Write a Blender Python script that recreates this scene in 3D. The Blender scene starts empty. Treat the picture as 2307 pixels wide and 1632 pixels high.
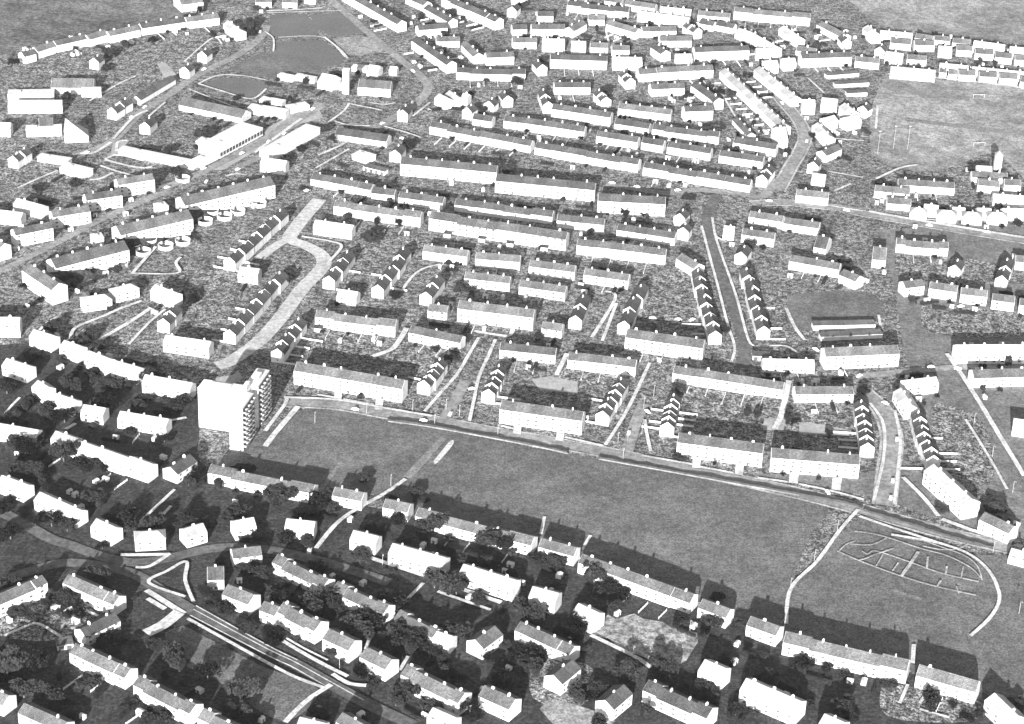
# Aerial view of a housing estate, black and white. All coordinates are metres on the ground plan.
import bpy, math, random
from mathutils import Matrix, Vector
random.seed(11)
CAM=([[0.99904, 0.020907, 0.038507], [-0.043817, 0.476701, 0.877973], [0.0, -0.878817, 0.477159]],(0,-1052.0,571.0),78.0234)
# rows of buildings: kind, where the row lies
ROWS=[('apartment_block', 'on the bottom left edge'),
('terrace', 'in the bottom left corner'),
('house', 'amid the bottom left trees'),
('apartment_block', 'above the lower left avenue'),
('house', 'cut by the bottom edge'),
('terrace', 'behind the lower avenue flats'),
('house', 'among the bottom centre gardens'),
('apartment_block', 'along the long white path'),
('apartment_block', 'in the bottom right corner'),
('terrace', 'backing onto the green'),
('terrace', 'left of the tower block'),
('house', 'up left from the tower'),
('house', 'on the left curving avenue'),
('apartment_block', 'beside the left diagonal road'),
('apartment_block', 'in the fan by the ring walls'),
('apartment_block', 'across the diagonal road'),
('house', 'on the far left lane'),
('terrace', 'between circle road and green'),
('apartment_block', 'facing the green over the road'),
('terrace', 'right of the stepped rows'),
('terrace', 'in the central paired rows'),
('terrace', 'in the thin dark row'),
('apartment_block', 'in the middle long row'),
('terrace', 'in the two upper long rows'),
('terrace', 'in the upper centre rows'),
('terrace', 'on the upper diagonal avenue'),
('terrace', 'in the far centre field of roofs'),
('terrace', 'beneath the far centre skyline'),
('terrace', 'by the far right avenue'),
('house', 'in three rows beyond the pitch'),
('house', 'nearest the playing field top'),
('terrace', 'right of the playing field road'),
('house', 'in the clinic rows far right'),
('terrace', 'on the right hand crescent'),
('terrace', 'on the right slope'),
('apartment_block', 'at the right edge'),
('terrace', 'curving round the far left field'),
('house', 'along the very top left'),
('school_building', 'in the left school grounds'),
('low_building', 'round the left shopping centre'),
('low_building', 'behind the fan of flats'),
('low_building', 'around the church and chimney'),
('terrace', 'on the top centre avenues')]
# row, place in row, row length, x, y, turn, length, depth, eaves, rise, roof tone, roof form, steps, stairs
BUILDINGS=[(0,0,4,-207.8,-316.9,-0.512,17.6,8,6,2.32,1,0,0,0),
(0,1,4,-217.3,-248.1,0.782,24,8,7,2.32,1,0,0,0),
(0,2,4,-183.2,-330.6,-0.514,23.1,8,5.5,2.32,1,0,0,0),
(0,3,4,-206.4,-237.7,0.89,6.4,7,7.5,2.03,1,0,0,0),
(1,0,4,-180.9,-240.3,-0.542,29.9,8,6.2,2.32,1,0,1,0),
(1,1,4,-167.4,-291.9,-0.553,31.2,8,6,2.32,1,0,1,0),
(1,2,4,-136.6,-313.8,-0.6,32,8,6,2.32,1,0,1,0),
(1,3,4,-108.7,-332.3,-0.556,26.8,8,6,2.32,1,0,1,0),
(2,0,3,-174.5,-264.7,0.827,18.6,8,5,2.32,0,0,0,0),
(2,1,3,-129.1,-222.1,0.128,7.5,11,6,3.19,0,0,0,0),
(2,2,3,-117.9,-202.7,0.281,13.5,8,5,2.32,1,0,0,0),
(3,0,7,-115.4,-238.7,-0.519,14.6,9,6.3,2.61,1,0,0,0),
(3,1,7,-100.6,-247.9,-0.494,8.3,8,6,2.32,1,0,0,0),
(3,2,7,-87,-255.1,-0.65,22.7,9,6.5,2.61,1,0,1,0),
(3,3,7,-67.9,-269.9,-0.59,14.6,9,6.8,2.61,1,0,0,0),
(3,4,7,-51,-281.8,-0.623,14.4,9,6.5,2.61,1,0,0,0),
(3,5,7,-26.3,-299.1,-0.623,31,9,6.5,2.61,1,0,1,0),
(3,6,7,1.1,-305.4,-0.58,15.8,9,6.5,2.61,1,0,0,0),
(4,0,3,-74.8,-328,-0.308,11.5,8,5.5,2.32,2,0,0,0),
(4,1,3,-57.7,-326.2,-0.666,13.8,8,5.5,2.32,1,0,0,0),
(4,2,3,-21.5,-317.2,-0.564,11.9,8,4,2.32,2,0,0,0),
(5,0,6,-90.5,-217.7,-0.628,31,8,5.2,2.32,1,0,1,0),
(5,1,6,-61.7,-237.1,-0.597,29.5,8,5.5,2.32,1,0,1,0),
(5,2,6,-35.9,-254.9,-0.647,22,8,5.2,2.32,1,0,1,0),
(5,3,6,-23.9,-263.8,-0.44,8.1,8,5.5,2.32,2,0,0,0),
(5,4,6,-6.5,-262.8,0.934,14.1,9,6,2.61,1,0,0,0),
(5,5,6,20.2,-261.1,-0.615,29.3,8,5.5,2.32,1,0,1,0),
(6,0,3,27.3,-285.4,0.96,14.5,9,6,2.61,0,0,0,0),
(6,1,3,48.9,-301.3,0.954,14.4,9,6,2.61,0,0,0,0),
(6,2,3,76.2,-301.6,-0.599,31.6,9,6,2.61,0,0,1,0),
(7,0,6,-95.2,-179.2,-0.111,13.8,8,6,2.32,2,0,0,0),
(7,1,6,-64.1,-187.9,-0.347,12.8,8,6,2.32,2,0,0,0),
(7,2,6,-38.6,-201.5,-0.383,27.3,9,6.5,2.61,2,0,0,0),
(7,3,6,-5.8,-216.6,-0.432,27,9,6.5,2.61,2,0,0,0),
(7,4,6,19.5,-228.7,-0.377,12.6,9,6.5,2.61,2,0,0,0),
(7,5,6,38.6,-241.5,-0.649,11.5,9,6.5,2.61,2,0,0,0),
(8,0,4,92.2,-280,-0.609,10.5,10,7,2.9,2,0,0,0),
(8,1,4,115.8,-296.5,-0.584,26.5,10,7,2.9,2,0,0,0),
(8,2,4,139.5,-314.1,-0.609,9.7,10,7,2.9,2,0,0,0),
(8,3,4,213.4,-298.5,-1.122,17.3,9,6.5,2.61,2,0,0,0),
(9,0,12,-198.1,-122.8,-0.481,59.4,8,6,2.32,2,0,1,0),
(9,1,12,-159.2,-130.2,1.032,15.2,9,5.5,2.61,0,0,0,0),
(9,2,12,-117.8,-141.1,-0.277,54.1,8,5.6,2.32,1,0,1,0),
(9,3,12,-74.9,-149.9,-0.277,15,8,5.6,2.32,1,0,0,0),
(9,4,12,-51.1,-158.3,-0.292,12.8,8,5.6,2.32,1,0,0,0),
(9,5,12,-13.7,-174.7,-0.367,59.1,8,5.4,2.32,1,0,1,0),
(9,6,12,25.7,-188.2,-0.39,17.9,8,5.6,2.32,1,0,0,0),
(9,7,12,61,-212.4,-0.526,57.8,8,6,2.32,1,0,1,0),
(9,8,12,95.8,-232.8,-0.538,14.2,8,6,2.32,1,0,0,0),
(9,9,12,116.7,-244.9,-0.519,14.6,8,6.2,2.32,1,0,0,0),
(9,10,12,150.3,-263.2,-0.326,54.6,8,6.5,3,1,0,1,0),
(9,11,12,192.4,-278.5,-0.406,26.2,8,6.5,3,1,0,0,0),
(10,0,5,-257.3,-39.4,-0.483,16.3,8,6,2.32,2,0,0,0),
(10,1,5,-239.9,-60.9,-0.776,10.1,8,6,2.32,2,0,0,0),
(10,2,5,-226.5,-72.2,-0.496,15,8,5.5,2.32,2,0,0,0),
(10,3,5,-209.9,-80.9,-0.222,12,8,5.5,2.32,2,0,0,0),
(10,4,5,-183.6,-87.5,-0.229,26.1,8,5.5,2.32,2,0,0,0),
(11,0,7,-277.7,6.1,0.071,22.9,8,8,2.32,2,0,0,0),
(11,1,7,-250.8,-5.7,-0.472,14.5,8,6,2.32,2,0,0,0),
(11,2,7,-233.3,-16.2,-0.538,12.7,8,6,2.32,2,0,0,0),
(11,3,7,-217.3,-27.5,-0.565,14.9,8,6,2.32,2,0,0,0),
(11,4,7,-200.8,-36.3,-0.43,15.9,8,6,2.32,2,0,0,0),
(11,5,7,-177,-50.9,-0.255,26.8,8,6.5,2.32,2,0,0,0),
(11,6,7,-173.8,-4.8,-0.2,25.8,8,6,2.32,2,0,0,0),
(12,0,7,-246.1,-103.7,-0.233,27.4,8,5.5,2.32,2,0,0,0),
(12,1,7,-234.2,-154.2,-0.493,16.3,8,5.5,2.32,2,0,0,0),
(12,2,7,-209,-171.7,-0.57,26.9,8,6,2.32,2,0,0,0),
(12,3,7,-184.3,-188.8,-0.593,12.8,8,6,2.32,2,0,0,0),
(12,4,7,-163.4,-193.8,0.2,13.9,8,6,2.16,2,2,0,0),
(12,5,7,-144.2,-188.2,0.597,10.4,8,6,2.32,2,0,0,0),
(12,6,7,-121.9,-180.6,0.412,10.3,8,6,2.32,2,0,0,0),
(13,0,5,-263.7,57.3,-0.825,32.1,10,9.5,2.9,1,0,0,0),
(13,1,5,-232.2,42.1,0.403,16.2,8,5.5,2.16,2,2,0,0),
(13,2,5,-219,55.6,0.655,14.8,8,5.5,2.16,2,2,0,0),
(13,3,5,-194.7,52.4,-0.603,17.1,8,6,2.32,2,0,0,0),
(13,4,5,-151.9,83.4,-0.166,11.8,8,6,2.32,2,0,0,0),
(14,0,3,-245.4,89.3,0.658,46.5,12,9,3.48,1,0,0,0),
(14,1,3,-215.9,135.7,0.621,47.2,12,9,3.48,1,0,0,0),
(14,2,3,-179.2,185,0.629,62.1,12,9,3.48,1,0,0,0),
(15,0,5,-300.6,102.2,-0.747,16.5,8,8,2.32,1,0,0,0),
(15,1,5,-284.6,122.5,0.567,23.1,8,8,2.32,0,0,0,0),
(15,2,5,-267.5,148.7,0.48,23.2,8,8,2.32,1,0,0,0),
(15,3,5,-252.6,174,0.461,22.3,8,8,2.32,0,0,0,0),
(15,4,5,-237.3,197.8,0.497,23.4,8,8.5,2.32,1,0,0,0),
(16,0,2,-306.9,147.9,-0.175,24.6,8,5,2.32,2,0,0,0),
(16,1,2,-293.6,161.4,-0.45,20.5,8,5,2.32,2,0,0,0),
(17,0,10,-93.5,61.1,-0.234,11.4,8,5.5,2.32,2,0,0,0),
(17,1,10,-86.4,29.3,-0.17,45.3,8,6,2.32,1,0,1,0),
(17,2,10,-41.4,17.3,-0.324,30.3,8,5.5,2.32,0,0,0,0),
(17,3,10,-42.1,49.5,-0.166,11.1,8,5,2.32,1,0,0,0),
(17,4,10,-9.6,45.3,-0.173,42.8,9.5,8.2,2.75,1,0,0,3),
(17,5,10,8.6,5.2,-0.129,30.5,8,5.5,2.32,0,0,0,0),
(17,6,10,21.8,33.8,-0.22,11.4,8,5,2.32,1,0,0,0),
(17,7,10,48.4,-4.3,-0.151,36.8,8,5.5,2.32,1,0,1,0),
(17,8,10,83.1,18.9,-0.213,43,9.5,8.2,2.75,1,0,0,3),
(17,9,10,115.3,-18.2,-0.23,59.2,8,5.5,2.32,1,0,1,0),
(18,0,4,-83.9,-38.1,-0.25,59.6,9.5,8.4,2.75,1,0,1,3),
(18,1,4,16.7,-66.1,-0.196,43,9.5,8.4,2.75,1,0,0,2),
(18,2,4,106.5,-91,-0.172,43,9.5,8.4,2.75,1,0,0,3),
(18,3,4,152.9,-99.9,-0.071,43.8,9.5,8.4,2.75,1,0,0,2),
(19,0,3,149,4.5,0.044,28.1,7,4.6,2.03,2,0,0,0),
(19,1,3,164.8,-25.9,0.089,31.2,8,5.2,2.32,1,0,0,0),
(19,2,3,188.8,14.7,0.173,41.8,9.5,8.2,2.75,1,0,0,2),
(20,0,11,-109.6,150,-0.22,24,8,5.5,2.32,2,0,0,0),
(20,1,11,-85.1,174.4,-0.219,54.6,8,5.8,2.32,1,0,1,0),
(20,2,11,-41.2,122.5,-0.2,26.7,8,5.5,2.32,1,0,0,0),
(20,3,11,-15.8,89.7,-0.161,26.5,8,5.5,2.32,1,0,0,0),
(20,4,11,-11.5,155,-0.245,84.9,9.5,7.5,2.75,1,0,1,0),
(20,5,11,-10.6,117,-0.08,26.3,8,5.5,2.32,1,0,0,0),
(20,6,11,16.1,81.4,-0.213,26.9,8,5.5,2.32,1,0,0,0),
(20,7,11,21.4,108.3,-0.193,26.9,8,5.5,2.32,1,0,0,0),
(20,8,11,52.8,100.2,-0.225,26.4,8,5.5,2.32,1,0,0,0),
(20,9,11,62,135.9,-0.174,53.1,8,6,2.32,1,0,1,0),
(20,10,11,101.9,122.1,-0.954,16.8,8,5.5,2.32,1,0,0,0),
(21,0,6,-110.4,216.1,-0.338,40.9,8,4.6,2.32,0,0,1,0),
(21,1,6,-83.8,205.2,-0.158,14.9,8,4.6,2.32,0,0,0,0),
(21,2,6,-59.8,198.2,-0.208,28.4,8,4.8,2.32,0,0,0,0),
(21,3,6,-8.8,187.2,-0.219,61.7,8,4.5,2.32,0,0,1,0),
(21,4,6,38.3,175.7,-0.133,28.9,8,4.8,2.32,0,0,0,0),
(21,5,6,77.9,162.9,-0.251,35.9,8,5,2.32,0,0,0,0),
(22,0,3,-45,242.2,-0.119,61.6,9.5,8.2,2.75,0,0,0,3),
(22,1,3,16.3,221.9,-0.124,62.7,9.5,8.2,2.75,0,0,0,3),
(22,2,3,69.4,201.8,-0.021,41.7,9.5,8.2,2.75,0,0,0,2),
(23,0,9,-26.5,301.5,-0.349,71.4,8,5,2.32,0,0,1,0),
(23,1,9,-25.9,330.1,-0.282,13.8,8,5.2,2.32,0,0,0,0),
(23,2,9,15,323.6,-0.247,55.4,8,5.2,2.32,0,0,1,0),
(23,3,9,43,276.4,-0.326,70.3,8,5,2.32,0,0,1,0),
(23,4,9,63.7,307.7,-0.288,28.1,8,5.2,2.32,0,0,0,0),
(23,5,9,86.9,301.9,-0.315,14.8,8,5.2,2.32,0,0,0,0),
(23,6,9,110.5,294.6,-0.303,29.1,8,5.2,2.32,0,0,0,0),
(23,7,9,113,251.4,-0.299,70.1,8,5,2.32,0,0,1,0),
(23,8,9,143.8,284.2,-0.265,28.9,8,5.2,2.32,0,0,0,0),
(24,0,10,33.1,396.3,0.11,25.2,8,5.5,2.32,0,0,0,0),
(24,1,10,40.1,347,-0.274,41.3,8,6.5,2.32,0,0,0,0),
(24,2,10,74,331.7,-0.281,23.9,8,5,2.32,0,0,0,0),
(24,3,10,83.1,357.7,-0.21,36.2,8,5.5,2.32,1,0,0,0),
(24,4,10,99.3,401.8,0.219,24.2,8,5.5,2.32,0,0,0,0),
(24,5,10,106.5,432.4,0.266,55.3,8,6,2.32,1,0,1,0),
(24,6,10,109.1,322,-0.207,44.9,8,5,2.32,0,0,1,0),
(24,7,10,118.5,358.8,0.221,20,8,7,2.32,0,0,0,0),
(24,8,10,127.2,393.5,-1.114,32.6,8,5.5,2.32,0,0,0,0),
(24,9,10,154.3,305.6,-0.311,28.9,8,5.5,2.32,0,0,0,0),
(25,0,4,148.9,338.4,-1.29,29.2,6,3.5,1.74,1,0,0,0),
(25,1,4,159.3,386.1,-1.244,107,8,5.5,2.32,2,0,0,0),
(25,2,4,177.7,415.6,-1.203,59.4,8,5.5,2.32,2,0,0,0),
(25,3,4,171.3,321.1,0.171,6.8,18,6.5,5.22,2,0,0,0),
(26,0,11,19.9,478.1,0.059,16.3,8,6.5,2.32,2,0,0,0),
(26,1,11,38.2,476.9,0.03,10.7,8,6,2.32,2,0,0,0),
(26,2,11,38,445.9,0.036,40.6,8,7,2.32,0,0,0,0),
(26,3,11,53.1,478.3,0.031,13.1,8,5,2.32,1,0,0,0),
(26,4,11,68.7,475.3,0.029,12.7,8,5,2.32,1,0,0,0),
(26,5,11,72.8,447.3,0.072,21.1,8,6.5,2.32,2,0,0,0),
(26,6,11,97.8,472.4,-1.084,15.4,8,6,2.32,0,0,0,0),
(26,7,11,109.5,499.6,0.135,23.8,8,5,2.32,1,0,0,0),
(26,8,11,113.8,460.2,0.123,11.6,8,6,2.32,2,0,0,0),
(26,9,11,141.6,476.6,0.211,41.1,8,7,2.32,0,0,0,0),
(26,10,11,172.9,479,0.033,11.2,8,6,2.32,2,0,0,0),
(27,0,19,-6.6,577.3,0.131,12.4,8,4,2.32,1,0,0,0),
(27,1,19,-1.4,482.2,0.111,17.7,8,5,2.32,1,0,0,0),
(27,2,19,13.3,539.5,0.085,12,8,5.5,2.32,0,0,0,0),
(27,3,19,15.5,510.1,0.126,25,8,6,2.32,0,0,0,0),
(27,4,19,38.5,583.5,-0.112,14.6,8,4,2.32,1,0,0,0),
(27,5,19,36.2,515.7,1.046,20.3,8,5.5,2.32,1,0,0,0),
(27,6,19,51.9,538.5,0.024,12.4,8,4.5,2.32,1,0,0,0),
(27,7,19,53.9,560.2,-0.21,47.5,8,5,2.32,0,0,1,0),
(27,8,19,66.5,579.1,-0.276,13.6,8,5,2.32,1,0,0,0),
(27,9,19,72.2,518.7,-0.651,27.1,8,5.5,2.32,1,0,0,0),
(27,10,19,86.7,571.5,-0.325,24.2,8,5,2.32,1,0,0,0),
(27,11,19,97.9,518.7,0.174,26,8,5,2.32,1,0,0,0),
(27,12,19,103.2,546,-0.25,39.3,8,5,2.32,2,0,0,0),
(27,13,19,112.8,562.5,-0.15,23.9,8,4.5,2.32,2,0,0,0),
(27,14,19,135.9,538.3,-0.439,11.9,8,4.5,2.32,0,0,0,0),
(27,15,19,141.8,556.4,-0.145,24.2,8,5,2.32,1,0,0,0),
(27,16,19,149.6,535.6,-0.433,14.4,8,4.5,2.32,0,0,0,0),
(27,17,19,162.6,518.4,-0.755,13,8,5,2.32,2,0,0,0),
(27,18,19,174.7,498.2,-1.04,34.9,8,6,2.32,2,0,0,0),
(28,0,16,175.9,454.2,0.217,10.2,8,6,2.32,2,0,0,0),
(28,1,16,186.1,560.9,-0.133,57.7,8,6,2.32,1,0,1,0),
(28,2,16,189.4,460.6,0.221,9.8,8,6,2.32,2,0,0,0),
(28,3,16,197.4,520.4,-1.17,26.6,8,5,2.32,2,0,0,0),
(28,4,16,205.9,492.2,-0.292,14.5,8,3.5,2.32,1,0,0,0),
(28,5,16,195.8,379,0.021,9,8,7,2.32,2,0,0,0),
(28,6,16,191,256,-0.219,8.7,8,5,2.32,2,0,0,0),
(28,7,16,201.7,331.5,-1.323,24.2,8,5,2.32,2,0,0,0),
(28,8,16,217.2,472.7,0.216,38.1,8,7,2.32,0,0,0,0),
(28,9,16,207.4,352.3,0.677,9.6,8,6,2.32,2,0,0,0),
(28,10,16,230.1,533.2,-1.025,31.9,8,5,2.32,1,0,0,0),
(28,11,16,210.9,383,-0.184,11,8,7,2.32,2,0,0,0),
(28,12,16,202.2,300.7,0.836,17.7,8,5,2.32,1,0,0,0),
(28,13,16,223.7,370.8,-1.194,16.6,8,6,2.32,2,0,0,0),
(28,14,16,222.4,354.3,0.533,12.3,8,6,2.32,2,0,0,0),
(28,15,16,247.9,472.6,-0.154,17.4,8,5,2.32,1,0,0,0),
(29,0,14,258.3,530.6,-1.31,17.8,8,6,2.32,2,0,0,0),
(29,1,14,276.6,531.1,-0.139,24.1,8,4.5,2.32,2,0,0,0),
(29,2,14,277.8,514.8,-0.123,15.2,8,5,2.32,1,0,0,0),
(29,3,14,297.5,527.6,-0.361,13.4,8,4.5,2.32,1,0,0,0),
(29,4,14,294.8,513.5,0.008,14.9,8,5,2.32,1,0,0,0),
(29,5,14,310.8,527.8,-0.199,11.8,8,4,2.32,1,0,0,0),
(29,6,14,308.6,501.5,-0.081,9.9,8,5.5,2.32,2,0,0,0),
(29,7,14,324.4,523.6,-0.186,13,8,4,2.32,1,0,0,0),
(29,8,14,323.6,506.3,-0.088,11.6,8,5,2.32,1,0,0,0),
(29,9,14,337.3,500.6,-0.06,13.4,8,5,2.32,1,0,0,0),
(29,10,14,342.9,511.9,-0.28,23,8,6,2.32,2,0,0,0),
(29,11,14,350.6,494.4,-0.158,12.2,8,5,2.32,1,0,0,0),
(29,12,14,364.5,504.7,-0.159,15.4,8,6,2.32,2,0,0,0),
(29,13,14,364.1,491,-0.08,12,8,5,2.32,1,0,0,0),
(30,0,11,268.8,482.4,-0.287,12.9,8,6,2.32,2,0,0,0),
(30,1,11,278.1,452.6,-0.121,31.8,8,5.5,2.32,2,0,0,0),
(30,2,11,285.6,484.6,-0.136,14.1,8,4,2.32,1,0,0,0),
(30,3,11,300.9,458.6,-0.16,5,6,4.5,1.74,1,0,0,0),
(30,4,11,307.5,456.3,-0.141,6.3,6,4.5,1.74,1,0,0,0),
(30,5,11,310.2,468.4,-0.173,20.6,8,4,2.32,2,0,0,0),
(30,6,11,317.4,455.5,-0.032,12.2,8,5,2.32,1,0,0,0),
(30,7,11,332.1,453.8,-0.027,12.6,8,5,2.32,1,0,0,0),
(30,8,11,341.8,462.5,-0.171,38.5,8,4,2.32,2,0,0,0),
(30,9,11,346.7,452,-0.095,12.9,8,5,2.32,1,0,0,0),
(30,10,11,359.3,446,-0.248,9.6,8,5,2.32,1,0,0,0),
(31,0,9,184.1,228,-0.161,20.3,8,5.5,2.32,1,0,0,0),
(31,1,9,236,241,-0.141,22.2,8,5,2.32,1,0,0,0),
(31,2,9,237.9,224.8,-0.072,15.1,8,4.5,2.32,1,0,0,0),
(31,3,9,259,252.9,-0.057,35.9,8,5,2.32,1,0,0,0),
(31,4,9,300.1,278.4,-0.048,10,8,6,2.32,2,0,0,0),
(31,5,9,300,258,-0.164,13.8,8,5,2.32,1,0,0,0),
(31,6,9,302.9,273.5,-0.013,23.2,8,4,2.32,1,0,0,0),
(31,7,9,310.9,238.3,-0.06,23,8,4,2.32,2,0,0,0),
(31,8,9,315.5,261,-0.07,10.5,8,5,2.32,1,0,0,0),
(32,0,8,248.7,211.6,-0.196,10.3,8,4.5,2.16,2,2,0,0),
(32,1,8,257.1,216.6,-0.18,9.1,8,4.5,2.32,2,0,0,0),
(32,2,8,265.6,208.8,-0.111,12.1,8,5,2.16,2,2,0,0),
(32,3,8,274.1,215.4,-0.071,8,8,4,2.32,2,0,0,0),
(32,4,8,281.2,207.8,-0.111,12.1,8,5,2.16,2,2,0,0),
(32,5,8,290,216,0.026,8.9,8,4,2.32,2,0,0,0),
(32,6,8,297,208.9,-0.1,12.5,8,5,2.16,2,2,0,0),
(32,7,8,309.2,216.6,0.105,15.9,8,4.5,2.32,2,0,0,0),
(33,0,7,127.9,169.6,-0.152,6.7,8,5.5,2.32,2,0,0,0),
(33,1,7,145.5,165,-0.239,19.8,8,5.5,2.32,1,0,0,0),
(33,2,7,152.5,191.7,-0.273,21,8,5,2.32,1,0,0,0),
(33,3,7,173.5,184.5,-0.252,21.9,8,5,2.32,1,0,0,0),
(33,4,7,176.1,128.7,-0.308,29.8,8,5.5,2.32,1,0,0,0),
(33,5,7,183.4,157.3,-0.341,7.6,15,5,4.35,0,0,0,0),
(33,6,7,195.5,112.7,-0.771,12.1,8,5.5,2.32,1,0,0,0),
(34,0,8,215.6,144.2,-0.142,8,16,5.5,4.64,1,0,0,0),
(34,1,8,229.5,104.8,0.342,12.6,8,6,2.32,1,0,0,0),
(34,2,8,243.5,161,-0.085,31,8,5,2.32,1,0,1,0),
(34,3,8,247.6,102.3,-0.235,16.2,8,6,2.32,1,0,0,0),
(34,4,8,264.3,97.2,-0.154,15.1,8,6,2.32,1,0,0,0),
(34,5,8,280.3,91.2,-0.201,12.7,8,6,2.32,1,0,0,0),
(34,6,8,300.9,145.8,-0.102,8,8,5.5,2.32,1,0,0,0),
(34,7,8,294.9,86.6,-0.209,12.3,8,6,2.32,1,0,0,0),
(35,0,8,207.6,-33.8,-1.384,19.6,8,5.5,2.32,2,0,0,0),
(35,1,8,217.6,-13.1,0.302,18.8,8,5.5,2.32,2,0,0,0),
(35,2,8,217.6,-122.5,-1.156,34.9,10,8,2.9,2,0,0,0),
(35,3,8,263.2,26.2,0.099,42.8,9,7,2.61,2,0,0,0),
(35,4,8,235.7,-152.1,-0.756,17,8,6.5,2.32,1,0,0,0),
(35,5,8,263,0.2,0.142,32.8,9,6,2.61,1,0,0,0),
(35,6,8,242.6,-175.4,-0.436,10.1,8,4,2.32,2,0,0,0),
(35,7,8,265,-53.7,-0.208,9.6,8,6,2.32,2,0,0,0),
(36,0,8,-349,410.9,0.771,9.6,8,5.5,2.32,0,0,0,0),
(36,1,8,-340.7,424.1,0.895,16.1,8,5.5,2.32,1,0,0,0),
(36,2,8,-325,440.6,0.714,25.7,8,5.5,2.32,0,0,0,0),
(36,3,8,-308.8,452.6,0.828,16.8,8,5.5,2.32,1,0,0,0),
(36,4,8,-291.5,463.7,0.693,24.9,8,5.5,2.32,1,0,0,0),
(36,5,8,-266.3,483.3,0.542,33.9,8,5.5,2.32,0,0,0,0),
(36,6,8,-239.3,498.1,0.483,25.3,8,5.5,2.32,1,0,0,0),
(36,7,8,-212.5,480.1,-1.011,22.6,8,5.5,2.32,2,0,0,0),
(37,0,4,-254.3,534.7,0.513,17.5,16,6,4.64,1,0,0,0),
(37,1,4,-199.3,546,0.13,11.9,8,4.5,2.32,1,0,0,0),
(37,2,4,-179.3,547.2,0.011,11.1,8,4.5,2.32,1,0,0,0),
(37,3,4,-164.5,558,-0.131,8.2,8,4,2.32,1,0,0,0),
(38,0,10,-338,279.3,-0.01,13.9,8,6,2.32,2,0,0,0),
(38,1,10,-332,343.4,0.153,30.4,9,4,0.4,2,1,0,0),
(38,2,10,-324.1,320,0.128,35.4,7,6,2.03,2,0,0,0),
(38,3,10,-310.7,282,0.201,22.7,7,5,0.4,2,1,0,0),
(38,4,10,-310.7,289.2,0.202,9,13,5,3.77,1,0,0,0),
(38,5,10,-306.9,360.5,0.081,28.5,14,4.5,4.06,1,0,0,0),
(38,6,10,-292.8,352.1,0.102,13,6,4.5,1.74,2,0,0,0),
(38,7,10,-251.9,360.7,1.165,44.5,7,3.6,2.03,1,0,0,0),
(38,8,10,-200.9,248.6,1.031,17.8,7,4,0.4,2,1,0,0),
(38,9,10,-188.7,279.7,1.067,46.7,17,5.2,0.4,1,1,0,-14),
(39,0,12,-295,238.4,-0.251,21.1,6,3,0.4,2,1,0,0),
(39,1,12,-277.8,221.1,-0.433,18.8,9,4,0.4,2,1,0,0),
(39,2,12,-230.8,248.3,-0.355,54.6,7,3.2,0.4,2,1,0,0),
(39,3,12,-203.6,273.8,-0.327,11.4,8,4,0.4,2,1,0,0),
(39,4,12,-206,329.3,-0.397,48.6,12,4,3.48,1,0,0,0),
(39,5,12,-170.5,332.6,-0.262,27,8,4,0.4,2,1,0,0),
(39,6,12,-169.7,349.3,-0.306,16.5,7,3.5,0.4,2,1,0,0),
(39,7,12,-155.6,239.3,-0.223,16.7,8,6,2.32,2,0,0,0),
(39,8,12,-150.4,281.4,1.078,53.5,11,4.5,0.4,2,1,0,0),
(39,9,12,-152.1,341.9,0.564,14.6,7,3.5,0.4,2,1,0,0),
(39,10,12,-100.9,263.3,-0.541,12.5,9,3.5,0.4,2,1,0,0),
(39,11,12,-103.9,294.6,-0.254,35.8,10,4,2.9,0,0,0,0),
(40,0,2,-246.6,122.7,0.432,6.5,7,5,0.4,2,1,0,0),
(40,1,2,-216.5,169.9,0.543,6.8,7,5,0.4,2,1,0,0),
(41,0,8,-165.5,396.7,-0.332,11.3,5,3.2,0.4,2,1,0,0),
(41,1,8,-151.9,396.3,-0.346,15,5,3.2,0.4,2,1,0,0),
(41,2,8,-134.7,387.5,-0.409,11.4,14,5,4.06,2,0,0,0),
(41,3,8,-127.1,386.2,-0.29,8.3,8,3,0.4,2,1,0,0),
(41,4,8,-116.1,420.4,-0.155,10.9,6,3,0.4,2,1,0,0),
(41,5,8,-105.3,414.2,-0.296,8.4,10,4,2.9,2,0,0,0),
(41,6,8,-102.3,379.4,-0.077,22.5,12,6,3.48,1,0,0,0),
(41,7,8,-92,416.6,-0.226,5.4,6,4,1.74,2,0,0,0),
(42,0,14,-115.2,534.9,-0.942,79.2,8,6.5,2.32,0,0,0,0),
(42,1,14,-82.9,559.1,-0.84,21.6,8,5,2.32,0,0,0,0),
(42,2,14,-65.5,447.2,-1.032,54.2,8,6.5,2.32,0,0,0,0),
(42,3,14,-70.1,501.8,0.363,22.3,8,5,2.32,0,0,0,0),
(42,4,14,-64.8,530.4,-0.954,35,8,5,2.32,0,0,0,0),
(42,5,14,-54,361,-0.871,11.7,8,5,2.32,2,0,0,0),
(42,6,14,-57.1,478.7,0.125,17.2,8,4.5,2.32,1,0,0,0),
(42,7,14,-47.4,367.2,-1.031,13.9,8,4.5,2.32,2,0,0,0),
(42,8,14,-39.3,367.1,-0.35,4.8,8,5,2.32,2,0,0,0),
(42,9,14,-41.9,540.2,-0.84,63.2,8,6.5,2.32,0,0,1,0),
(42,10,14,-38.2,456.5,-1.181,25.8,8,5.5,2.32,1,0,0,0),
(42,11,14,-23.8,415.8,0.05,48.5,8,5,2.32,0,0,1,0),
(42,12,14,-18.8,447.4,0.239,20.3,8,6,2.32,0,0,0,0),
(42,13,14,-5.7,509.2,0.172,11,8,5,2.32,0,0,0,0),]
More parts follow.
